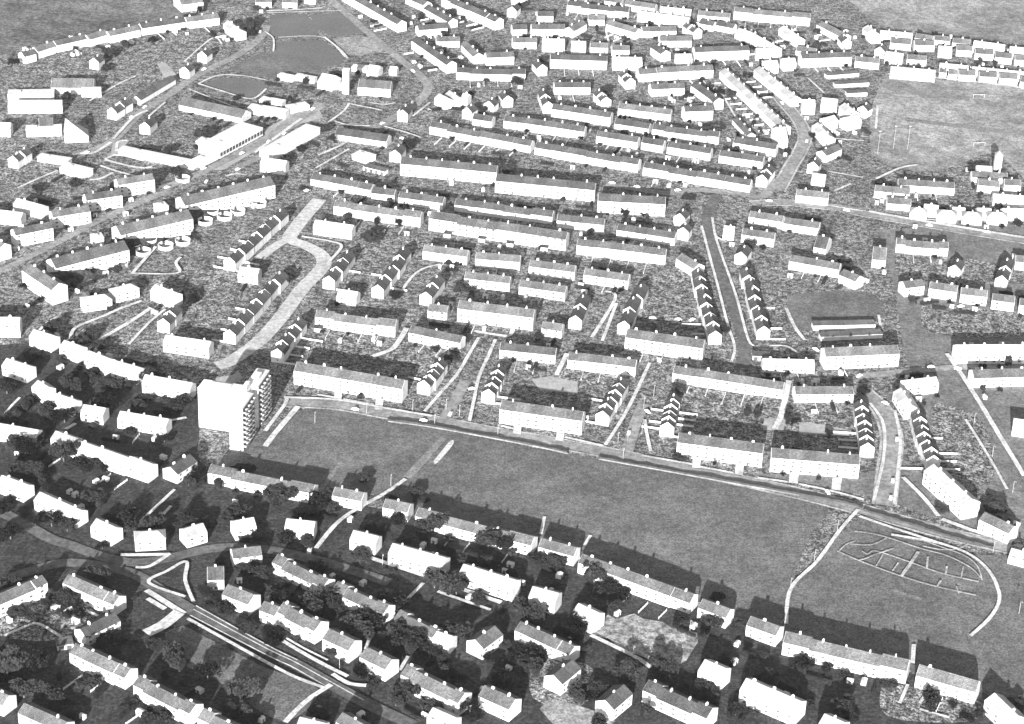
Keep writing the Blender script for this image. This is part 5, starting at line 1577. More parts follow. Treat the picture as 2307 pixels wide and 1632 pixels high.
(2,-76,17.1,1.4,2.4,2.5,4,2,87),
(2,-72.4,12.3,-0.17,2.5,2.5,5,2,87),
(1,360.4,484.4,4.06,1.7,1.7,0,2,205),
(1,-214.1,-253.2,0.3,3,1.9,1,2,1),
(1,-210.1,-251.8,0.72,4.6,3.8,2,2,1),
(2,-214.4,-258.2,2.35,2.3,2.4,1,2,1),
(2,-205.5,-251.7,2.35,2.1,2.1,2,2,1),
(2,310.6,515.5,1.49,2.1,2,0,3,198),
(1,-26.4,-248.4,4.81,2.3,1.9,0,3,23),
(1,-88.2,-263.3,1.04,2.8,1.9,0,2,13),
(1,-86.4,-240.5,4.52,3.9,3.7,1,3,13),
(1,-82.4,-245.9,0.95,4.2,2.9,2,3,13),
(2,-84.7,-235.1,0.92,3.2,2.1,1,3,13),
(2,-76.3,-250,-0.65,2.1,2.1,2,3,13),
(1,70.2,177.9,5.63,2.5,2,1,3,119),
(1,75.4,172.8,1.84,3.2,2.7,2,3,119),
(1,66.3,157.9,3.19,3.3,2,0,2,119),
(2,57.7,152.7,-0.25,2.8,2.2,3,2,119),
(2,68.2,151.6,-0.25,2.7,2.1,4,2,119),
(2,74.3,148.2,-0.25,2.4,2.5,5,2,119),
(1,17,502.1,2.1,2,1.7,1,2,160),
(1,21.8,502.8,1.21,4,2.5,2,2,160),
(2,6.6,494.2,0.13,2.9,2.2,1,2,160),
(2,13.3,500.7,1.7,2.6,2.4,2,2,160),
(1,151.6,275,2.9,3.4,2.2,0,2,131),
(1,152.6,293.7,3.1,3.5,2.4,0,3,131),
(2,146,301.1,-0.27,2.9,2.4,0,3,131),
(2,147.3,268.4,1.31,2.3,2.4,0,2,131),
(1,-24.3,167.3,1.1,2.9,2.4,0,3,107),
(1,13.8,141.8,4.32,3,2,0,2,107),
(2,-37.1,176.7,-0.24,2.9,2,0,3,107),
(2,-10.4,140.5,1.33,2.3,2.3,0,2,107),
(1,-235.9,-24.3,1.44,2,2,0,2,59),
(2,-237.9,-29.6,1.03,3.2,2.2,0,2,59),
(1,-120.7,-186.7,5.18,4.4,2.7,0,2,70),
(2,-130.8,-169.9,1.98,2.3,2.3,0,3,70),
(1,252.8,-8.7,1.67,2.9,2.5,1,2,254),
(1,261.6,-8.8,4.78,2.8,1.8,2,2,254),
(1,251,8.7,0.97,2.8,1.8,0,3,254),
(2,252.8,12.2,0.14,2,2.4,0,3,254),
(2,252.1,-18,1.71,2.3,2.3,0,2,254),
(1,-218,-174.6,2.62,3.4,3.4,1,2,66),
(1,-205.6,-180.7,4.95,3.4,2.9,2,2,66),
(2,-209.1,-151.6,1,2.5,2.3,3,3,66),
(2,-205.9,-154.2,1,2.7,2.5,4,3,66),
(2,-201.2,-164.9,1,3,2.2,5,3,66),
(2,172.4,469.1,1.79,2.4,2.2,0,3,176),
(1,-154.7,249.4,4.29,3.1,2.2,0,3,286),
(1,184.1,237,5.69,3,3.1,0,3,217),
(1,-53.6,-289.6,3.73,2.9,2.7,0,2,15),
(1,302.3,229.9,4.97,4,3.2,0,2,224),
(2,298.9,222.9,1.51,2.8,2.4,1,2,224),
(2,312,229.2,-0.06,2.7,2.1,2,2,224),
(2,-161.8,183,0.63,3.1,2.5,0,2,78),
(2,-167.6,212.4,0.63,2.7,2.1,0,3,78),
(2,6.1,74.3,1.36,2.3,2.5,0,2,109),
(2,-291.5,109.6,0.82,3.1,2.3,0,3,79),
(2,-22.6,456.5,0.39,2.1,2.2,0,3,311),
(2,-46.7,452.5,0.39,2.3,2.2,0,2,311),
(2,-287.5,453,0.69,2.1,2.3,1,2,261),
(2,-283.2,454.7,2.26,3,2.3,2,2,261),
(2,-306.4,465.5,2.26,2.3,2.5,0,3,261),
(2,33.5,116.3,1.38,2.4,2,0,3,110),
(2,-108.4,-224.5,1.05,2.4,2.1,0,3,11),
(2,-355.6,431.3,0.9,2.3,2.4,0,3,258),
(2,-16.7,74.8,-0.16,3,2.3,1,2,106),
(2,-6.8,74.3,1.41,2.6,2.3,2,2,106),
(2,-17.9,103.1,-0.16,2.4,2.2,0,3,106),
(3,-193.4,-251.4,-0.54,9.7,1.4,1,2,4),
(3,-191.8,-247.4,1.03,10.3,1.9,2,2,4),
(3,202.7,481.6,1.28,9.1,1.8,0,2,180),
(0,214.5,499.3,0.44,5.8,5.4,0,3,180),
(3,55,515.3,-0.65,7,1.6,1,2,166),
(3,73.9,504,0.92,8.2,1.4,2,2,166),
(0,79.5,527.9,1.73,5.1,4.1,0,3,166),
(3,-64.9,185.2,-0.21,11.5,1.6,0,2,116),
(3,-44.5,210.8,-0.21,11.3,1.8,0,3,116),
(3,241.3,-142.6,0.81,8.6,1.5,0,3,253),
(3,281.5,469,-0.12,7,1.6,0,3,207),
(0,283.8,464.6,5.42,4.8,5.5,0,3,207),
(3,-126.2,396.5,1.28,7.4,1.5,0,3,296),
(3,148.9,541.9,-0.14,10,1.7,0,2,172),
(3,143.1,574,-0.14,9.7,1.5,0,3,172),
(3,161.1,414.1,-1.2,9.6,1.6,1,2,144),
(3,169.3,405.3,0.37,10,1.5,2,2,144),
(0,156.6,438.5,4.2,3.7,5,0,2,144),
(3,-99.7,305.1,1.32,7.4,1.5,1,3,290),
(3,-90.8,305.1,1.32,12,2,2,3,290),
(0,-122.8,287.5,3.37,3.5,5.4,0,2,290),
(3,196.6,447.8,0.22,7.7,1.5,0,2,178),
(0,190,471.3,3.18,4.4,3.8,0,3,178),
(3,-30.6,136.2,-0.2,7.8,1.3,0,3,105),
(3,-37.2,107.1,-0.2,6.7,1.5,0,2,105),
(3,-196,536.9,1.7,6,1.8,0,2,266),
(0,-203.2,535.4,5.49,5.3,3.9,0,2,266),
(3,-24.2,21.9,1.25,6.7,1.6,0,3,88),
(3,-32.6,-0.9,-0.32,8.6,1.8,0,2,88),
(0,-31.5,3.7,4.15,5.3,4.8,0,2,88),
(3,-0.2,562.6,0.13,7.7,1.4,0,2,157),
(0,-1.5,568.7,5.64,4.8,6.3,0,2,157),
(3,347.3,467.1,-0.1,9.4,1.9,0,3,215),
(3,97.4,510.6,0.14,7,1.9,0,3,153),
(3,113,483.8,0.14,11.7,1.7,0,2,153),
(3,187.9,495.6,0.53,7,1.2,0,3,175),
(3,160.3,499.7,0.53,10.3,1.5,0,2,175),
(0,160.7,504.5,4.11,4.5,4.4,0,2,175),
(3,-248.3,-74.9,-0.78,7.1,2,0,2,53),
(3,37.3,-261.3,0.96,6.5,1.9,0,3,26),
(3,8.4,-267.9,0.96,11.8,1.6,0,2,26),
(3,47,551.7,1.36,6.4,1.4,1,2,164),
(3,72.6,538.5,-0.21,6.1,1.8,2,2,164),
(0,68.2,569.1,2.75,4.6,5.6,0,3,164),
(3,363.4,514.8,1.41,6.5,1.8,0,3,204),
(3,65.1,349.8,1.36,9.9,2,1,2,135),
(3,68.7,350.2,1.36,7.7,1.9,2,2,135),
(0,71.9,372.8,4.21,4.1,6.4,0,3,135),
(3,277.2,491.4,1.28,9,1.2,0,3,206),
(3,190.2,170.4,1.23,9.2,2,0,3,239),
(0,184.9,169.2,1.96,3.6,6.3,0,3,239),
(3,-254.9,-26.9,1.09,11.4,1.2,0,3,52),
(3,18.6,-239.8,1.19,7.2,1.6,0,2,34),
(3,-88.6,-163.1,-0.11,6.6,1.8,0,3,30),
(3,100.7,311.1,-0.21,8,1.8,1,2,138),
(3,115.3,308.2,1.36,11.4,1.8,2,2,138),
(0,121.9,328.9,1.46,4.8,6.2,0,3,138),
(3,-267.5,41.8,0.75,11.6,1.4,0,2,71),
(3,-248.4,64.5,-0.82,9.4,1.6,0,3,71),
(3,176.1,580.2,-0.13,11.4,1.3,0,3,177),
(3,175.6,546.2,-0.13,9.4,1.3,0,2,177),
(0,179.8,573.1,3.75,5.2,4.3,0,3,177),
(3,317.9,478.6,1.4,9.7,1.3,0,3,211),
(0,303.9,478,1.77,6.5,5.3,0,3,211),
(3,337.4,475.8,-0.17,11.7,1.5,1,3,214),
(3,349.3,475.1,-0.17,8.6,1.9,2,3,214),
(0,358.5,468,3.18,4.4,4.3,0,3,214),
(3,-28.7,-274.1,1.13,9.6,1.6,0,2,24),
(3,121.5,548,-0.15,8.3,1.7,1,2,170),
(3,122.5,551.1,1.42,6.7,1.8,2,2,170),
(0,107.6,572.1,1.06,6.4,3.8,0,3,170),
(3,-230.8,-96.6,1.34,8,1.6,0,3,64),
(3,-238.3,-122.3,-0.23,8.2,1.4,0,2,64),
(3,210.1,372.4,0.38,11,1.3,0,2,189),
(3,-151,381.3,-0.35,11.5,1.6,0,2,294),
(0,-151.1,389.1,0.2,4.9,5.8,0,2,294),
(3,-9.1,-192.1,-0.37,7.9,1.9,1,2,45),
(3,-2.8,-197.8,-0.37,7.5,1.9,2,2,45),
(3,-244.7,263.8,1.22,7.5,1.7,1,3,281),
(3,-237,265.7,-0.36,10.1,1.7,2,3,281),
(0,-225.9,259.4,4.98,6,6.2,0,3,281),
(3,232.5,346.8,2.1,10.1,1.6,0,2,190),
(3,42.1,333.5,1.3,12,1.4,1,2,133),
(3,47.6,330.9,-0.27,7.2,1.9,2,2,133),
(3,9.1,-54,1.38,6.2,1.3,0,3,97),
(0,20.1,-57,4.23,5.9,4.7,0,3,97),
(3,-151.9,-318.4,0.97,11.8,1.6,0,2,6),
(3,-129.1,-305.4,0.97,9.3,1.3,0,3,6),
(3,279.4,222.4,-0.11,10.9,1.5,0,3,230),
(0,281.6,217.6,4.27,5.7,4.7,0,3,230),
(3,-78.4,193,1.41,9.4,1.2,0,2,115),
(0,-81.3,214.7,0.09,3.9,6.3,0,3,115),
(3,-34.4,-313.2,-0.62,11.1,1.6,0,2,16),
(3,-17,-283.5,-0.62,8.8,1.9,0,3,16),
(3,296.1,221,1.47,10.7,2,0,3,232),
(3,-233.1,-79.8,1.07,6.6,1.7,0,2,54),
(3,153,318.7,-0.31,9.1,1.7,0,3,141),
(3,138.1,293.1,-0.31,9.5,2,0,2,141),
(0,140.6,299.6,1.22,4.9,5.9,0,2,141),
(3,-60.3,350.9,0.7,9.7,1.8,0,2,306),
(3,-188.1,60.2,0.97,7.3,1.9,0,3,74),
(0,291.3,98.2,5.44,3.9,5.8,0,3,248),
(3,99.6,532,-0.25,7.6,1.5,0,2,169),
(3,124.2,555,-0.25,6.5,1.3,0,3,169),
(3,288,494.6,1.44,7.4,1.7,0,3,208),
(3,-58.5,467,1.7,9.9,1.5,0,2,307),
(3,-128,-240.9,0.13,8.4,1.5,0,2,9),
(3,-36.2,294.7,1.22,6.3,1.2,1,2,123),
(3,-15.3,280.5,-0.35,8.7,1.7,2,2,123),
(3,82.3,-244.9,-0.54,9.2,1.3,0,2,48),
(3,-175.5,321.4,1.31,11.2,1.5,1,2,284),
(3,-170.6,321.6,1.31,8.2,1.5,2,2,284),
(3,-110.6,-41.9,1.32,6.1,1.2,0,2,96),
(3,-72.7,-27.7,-0.25,11.2,1.2,0,3,96),
(0,-63.4,-29.7,4.4,5.4,4.3,0,3,96),
(3,-201.1,314.4,1.17,6.7,1.6,1,2,283),
(3,-195.2,310.6,1.17,9.2,1.3,2,2,283),
(3,67.7,318.8,1.28,10.6,1.2,0,3,127),
(3,63,295.6,1.28,10.6,1.3,0,2,127),
(3,-41.1,37.1,-0.17,11.5,1.9,0,2,89),
(3,-74.3,441.8,0.54,7.8,1.4,1,2,303),
(3,-68.8,429,0.54,11.3,1.3,2,2,303),
(3,-267.4,184.7,0.46,11.2,1.3,1,3,82),
(3,-248.7,189.1,2.03,10.5,1.9,2,3,82),
(0,-261.2,180.1,0.77,6.2,4.6,0,3,82),
(3,-135.2,284.2,2.65,8.2,1.7,1,2,287),
(3,-125.3,297,1.08,9.8,1.8,2,2,287),
(0,-143,272.1,3.06,6.2,4,0,2,287),
(3,22,22.6,1.35,8.9,1.5,0,2,92),
(0,14.2,25.1,1.16,5.6,4.3,0,2,92),
(3,1.2,-232.6,1.14,9.3,1.3,0,2,33),
(3,-6.3,-198.4,-0.43,8.9,1.3,0,3,33),
(3,-236.3,53.7,1.97,11.6,2,0,3,72),
(3,-113.7,251.3,-0.54,9.2,1.6,0,2,289),
(3,333.5,488.3,-0.06,10.1,2,0,2,201),
(3,-25.9,-187.3,-0.38,11.8,1.9,0,3,32),
(3,150.9,176.6,-0.24,8.5,1.6,0,3,235),
(3,171.3,305.3,1.74,8.3,1.8,0,2,145),
(0,175.9,304.2,5.17,5.7,3.5,0,2,145),
(3,35.9,489,0.03,6.9,1.3,0,3,147),
(3,215.6,158,1.43,6.3,1.8,0,3,241),
(3,140.7,-85.8,1.5,11.8,1.9,1,3,99),
(3,153.8,-89.6,1.5,6.1,1.9,2,3,99),
(3,-169,-182.6,1.77,11.2,1.6,0,3,68),
(3,135,344.3,-1.29,8.9,1.9,0,2,142),
(3,160.3,340.5,-1.29,6.6,1.5,0,3,142),
(0,156.3,348.2,4.87,4,5.3,0,3,142),
(3,295.5,291.3,-0.01,8.1,1.5,0,3,223),
(3,291.5,262.9,1.56,8.4,1.8,0,2,223),
(0,294.1,284.9,2.94,5.1,6,0,3,223),
(3,-178.5,-313,-0.51,7.6,1.3,0,3,2),
(3,256.1,13.6,1.67,9.8,1.6,1,2,252),
(3,266.3,15.4,1.67,8.3,1.4,2,2,252),
(0,270.7,17.8,0.67,4.8,6.5,0,2,252),
(3,58.8,318.9,-0.28,10.7,1.3,0,2,134),
(3,73.7,342.4,1.29,7.4,1.6,0,3,134),
(3,34.2,-253.5,0.92,10.4,1.8,0,2,35),
(3,-9.5,520,1.74,9.6,1.5,0,3,314),
(0,-0.6,497.4,3.18,4.5,4.6,0,2,314),
(3,-176.9,-73.1,-0.23,10.4,1.7,0,3,56),
(3,-198.2,-101.6,-0.23,10,1.2,0,2,56),
(3,-201.5,-20.4,-0.43,11.7,1.8,0,3,61),
(3,313.2,537.2,1.37,6.3,2,0,3,197),
(0,307.7,540.8,4.65,5.8,4.8,0,3,197),
(3,-341.2,440.5,2.29,8,1.7,1,3,259),
(3,-335.6,451.1,0.71,9,2,2,3,259),
(3,18.4,488.2,1.63,7.2,1.9,0,3,146),
(0,21,492.1,1.99,5.4,3.8,0,3,146),
(3,169.1,526.3,0.82,7.4,1.4,0,3,174),
(3,238.6,91.6,0.34,11.5,1.5,0,2,242),
(0,228.5,90.6,5.87,4.8,3.6,0,2,242),
(3,-251.8,201.8,2.07,7.8,1.7,1,3,83),
(3,-250.4,209.1,0.5,9.1,1.4,2,3,83),
(3,182.6,200.1,-0.25,11.4,1.7,0,3,237),
(3,170.5,466.7,1.6,11.4,1.7,0,2,156),
(3,257,81,-0.15,11.8,1.4,0,2,245),
(0,260.7,109.4,3.76,6,3.9,0,3,245),
(3,285.1,108.3,-0.2,7.6,1.8,0,3,246),
(0,286,103.1,3.03,5.4,4.7,0,3,246),
(3,136.2,460.9,0.21,6.3,1.7,1,2,155),
(3,160.3,468,1.78,11.7,1.2,2,2,155),
(3,229,259,-0.14,7.1,1.9,1,3,218),
(3,236.8,253.2,1.43,11.3,1.7,2,3,218),
(0,230.5,254.5,2.4,6.3,5.4,0,3,218),
(3,16.9,268.5,-0.33,8.9,1.6,1,2,126),
(3,54,262.6,1.24,6.1,1.5,2,2,126),
(3,-303.8,441.9,2.4,8.8,1.5,0,2,260),
(3,-165.4,357.5,1.26,6.4,2,0,3,285),
(0,-173.6,342.3,4.13,4.8,5,0,2,285),
(3,204.4,535.1,0.4,11.3,1.7,0,3,179),
(3,183.3,522.6,-1.17,6.2,1.3,0,2,179),
(3,153.8,-15.9,1.66,8.9,1.5,0,3,101),
(3,169.3,-36,1.66,7.9,1.9,0,2,101),
(3,292.8,247.9,1.41,9.2,1.3,0,2,222),
(3,-228.3,475.3,-1.01,8.8,1.7,1,2,264),
(3,-228.4,481.8,-1.01,7,1.5,2,2,264),
(3,269.7,525.9,0.26,6.5,1.7,0,3,192),
(3,25.3,-198.7,1.18,6.7,2,0,2,46),
(3,133.5,528.4,1.13,6.9,1.7,0,2,171),
(0,141.9,546.6,5.16,4.8,4,0,3,171),
(3,-173.7,384.8,-0.33,11.6,1.7,0,2,293),
(3,194.6,141.1,-0.31,7.6,1.9,0,3,238),
(3,180.6,114.8,1.26,10.7,1.6,0,2,238),
(0,192.1,138,2.27,5.4,4,0,3,238),
(3,36.8,570,-0.11,11.2,1.6,0,2,161),
(0,34.2,575.2,1.93,3.6,5.4,0,2,161),
(3,110.4,391.9,0.22,6,1.6,0,2,136),
(3,103.3,420.6,0.22,7.6,1.7,0,3,136),
(3,-228,-119.2,1.09,8.3,1.5,1,2,40),
(3,-222.2,-124.1,1.09,11.6,1.6,2,2,40),
(3,-242.2,68.3,0.66,8.2,1.8,1,2,76),
(3,-236.7,77,0.66,9.2,1.8,2,2,76),
(3,-250.2,516.1,0.51,10.6,1.9,0,2,265),
(0,-244.4,523.3,4.13,4.4,5.4,0,2,265),
(3,175.5,-4.1,0.17,6.8,1.2,1,2,102),
(3,210.4,1.4,0.17,6.3,1.4,2,2,102),
(3,-58.4,534.4,-0.84,7.9,1.8,1,2,310),
(3,-37.9,517.4,0.73,11.5,1.8,2,2,310),
(0,-57.2,539.9,0.52,5.1,5.9,0,2,310),
(3,113.7,398.6,0.46,6.8,1.4,0,2,140),
(3,144.2,396.8,-1.11,9.3,1.5,0,3,140),
(3,60.8,564.5,-0.28,6.4,1.7,0,2,165),
(0,62.6,570.1,4.21,5.2,4.5,0,2,165),
(3,187.9,106.5,0.8,6.4,1.5,0,2,240),
(3,243,85.1,-0.23,7.6,1.5,0,2,244),
(0,258.2,113.1,5.29,3.7,5.9,0,3,244),
(3,145.3,-303.2,0.96,9.5,1.2,0,3,38),
(3,151.5,16.3,0.04,9.1,1.3,0,3,100),
(3,138.5,-9.1,0.04,10.1,2,0,2,100),
(3,338,526.7,-0.28,9.1,1.4,1,3,202),
(3,341.8,523.9,1.29,9.4,1.6,2,3,202),
(0,337.4,522.6,1.84,3.8,6.2,0,3,202),
(3,-288.9,176.3,-0.45,10.9,1.9,0,3,85),
(3,262.6,225.7,1.39,6.8,2,0,3,227),
(3,-116.7,555.2,0.63,8.5,1.6,0,3,301),
(3,-110.3,511.2,0.63,6.8,1.5,0,2,301),
(3,2.6,-272.2,2.5,11.9,1.3,0,2,25),
(3,-155.2,356.6,0.56,6.4,1.4,0,3,288),
(0,-158.7,353.4,1.74,3.6,5.4,0,3,288),
(3,343.3,484.3,1.41,9.2,1.9,0,2,203),
(3,104.9,-77.7,-0.17,8.2,1.9,1,3,98),
(3,107.6,-74.3,-0.17,9.5,1.7,2,3,98),
(3,0,57.2,-0.17,8,1.9,0,3,90),
(3,-26.2,35,1.4,11.6,1.3,0,2,90),
(0,-11,58.7,4.19,5.2,4.2,0,3,90),
(3,-70.8,-319,1.26,6.7,1.7,0,3,18),
(3,318.9,250.7,1.5,7,1.9,0,2,225),
(3,288,501.1,1.58,11.7,2,0,2,196),
(3,85.9,317.5,-0.32,10.3,1.4,0,3,128),
(3,123.4,-282.8,-0.58,8.1,1.9,0,3,37),
(3,104.2,-304.1,0.99,10.6,2,0,2,37),
(3,301.5,541.3,-0.36,11.1,1.7,0,3,195),
(0,296,538.9,2.52,3.8,6.1,0,3,195),
(3,8.7,525.4,0.09,7.4,1.4,0,2,159),
(0,9.9,548.8,2.4,6,4.8,0,3,159),
(3,213.8,298,2.41,7.9,1.9,0,2,188),
(3,263.3,219,1.46,6.8,1.3,0,3,228),
(3,-52.6,253.6,1.45,6.3,1.5,1,3,120),
(3,-16.5,250.5,1.45,8.7,1.7,2,3,120),
(3,214.8,-2.8,1.87,8.2,1.7,0,3,250),
(0,218.1,-0.3,4.33,5.1,4.7,0,3,250),
(3,40.6,203.6,-0.12,10.9,1.2,1,2,121),
(3,44.8,207.3,1.45,7.4,1.6,2,2,121),
(0,9.4,233.7,5.31,6.3,5.7,0,3,121),
(3,-32.5,315.4,-0.28,7.3,1.4,0,2,124),
(0,-27.5,345,5.98,6.3,5.8,0,3,124),
(3,74.5,437.8,1.64,6.2,1.3,0,2,151),
(0,69.5,457.6,2.29,4.4,6,0,3,151),
(3,-139.7,373.4,1.16,10.9,1.4,0,2,295),
(0,-129.8,399.7,5.26,6.1,5.8,0,3,295),
(3,76.1,186.7,-0.02,11.5,1.6,1,2,122),
(3,79.2,189,1.55,10.7,1.8,2,2,122),
(0,65.4,192.5,2.8,5.9,4.8,0,2,122),
(3,302,226.3,1.68,7.8,1.6,0,3,233),
(0,309,202.5,2.53,4.7,4.7,0,2,233),
(3,-68.5,518.3,0.36,9.4,1.8,0,3,304),
(3,-57.5,493.7,1.93,11.1,2,0,2,304),
(0,-60.5,496.8,5.03,4.1,5.2,0,2,304),
(3,-154.1,72.7,1.4,8.9,1.4,0,2,75),
(3,126.7,299.5,1.27,6.2,1.7,0,3,129),
(3,106.3,278.3,-0.3,9.2,1.8,0,2,129),
(0,113.4,302.9,3.59,5.1,4.7,0,3,129),
(3,-56.1,-179.1,1.22,9.1,1.3,0,3,31),
(3,-210.4,162.6,2.11,6.6,1.8,0,2,292),
(3,69,484.9,1.6,6.1,1.6,0,3,150),
(0,74.3,485.6,3.06,5.2,4,0,3,150),
(3,109,-259,-0.52,6.3,1.4,0,2,49),
(3,320.5,536.8,1.38,11.5,1.4,0,3,199),
(0,318.8,514.9,3.98,3.8,3.7,0,2,199),
(3,-93.2,-229.5,0.94,9.2,1.4,0,2,21),
(3,-70.9,-216.4,-0.63,11.6,1.5,0,3,21),
(3,-133.6,211.2,-0.34,7.4,1.9,1,2,114),
(3,-97.3,198.6,1.23,11.2,1.3,2,2,114),
(3,-45,354.3,-0.35,7.5,1.7,0,2,309),
(0,-36.5,378.8,5.05,5,3.5,0,3,309),
(3,44.4,507.5,2.62,9.4,2,0,2,162),
(3,234,548.2,0.55,9.4,1.4,0,3,186),
(3,221.1,513.3,-1.02,7.3,1.8,0,2,186),
(0,217.8,536,0.93,5.1,5.7,0,2,186),
(3,-278.5,489,2.11,9.5,2,1,3,262),
(3,-271.9,496.3,0.54,10.6,1.5,2,3,262),
(3,-191.2,136.8,2.19,9.9,1.8,0,2,77),
(3,-218.5,157.1,0.62,7.9,1.3,0,3,77),
(0,-227,142.9,0.38,6,5.5,0,3,77),
(3,38.6,90.6,-0.22,8.4,2,1,2,111),
(3,56.7,88.6,1.35,7.8,1.8,2,2,111),
(0,50.2,112.9,0.06,4.9,6,0,3,111),
(3,-6.1,494.8,0.11,8.3,1.8,0,3,158),
(3,12.5,-5.3,1.44,6.9,1.6,1,2,91),
(3,13.8,-8.9,-0.13,9.3,1.4,2,2,91),
(3,-287.9,211.7,1.14,11.6,1.6,0,2,280),
(0,-279.5,233.5,6.06,3.6,4.6,0,3,280),
(3,-148.6,-140.5,1.03,7.1,1.9,0,2,41),
(3,-252.8,-15.8,1.1,6.7,1.4,0,2,58),
(3,137.7,-275.6,-0.33,11.3,1.6,1,2,50),
(3,161.6,-279.6,1.24,10.9,1.5,2,2,50),
(3,-190.3,-60.5,-0.26,6.5,1.9,1,2,62),
(3,-175.4,-63.9,1.32,11.3,1.8,2,2,62),
(3,-72.9,521.6,0.62,10.4,1.4,0,2,305),
(3,-47.3,530.4,-0.95,7.7,1.6,0,3,305),
(0,-79.5,528,4.6,3.6,3.6,0,2,305),
(3,-82.7,158.4,-0.22,8.5,1.8,0,2,104),
(3,-72.4,185,-0.22,7.5,1.7,0,3,104),
(3,-92,70.7,1.34,6.3,1.7,0,3,86),
(3,126.5,348.2,0.22,11.9,1.4,0,2,139),
(3,52.3,526.5,1.59,11,1.6,0,2,163),
(3,-83.2,-164.5,-0.28,6.1,1.5,0,2,43),
(3,4.2,200.5,-0.22,11.8,1.4,0,3,117),
(3,-28.6,176.9,-0.22,9.1,1.5,0,2,117),
(3,-279.9,156.3,2.05,12,1.6,0,3,81),]
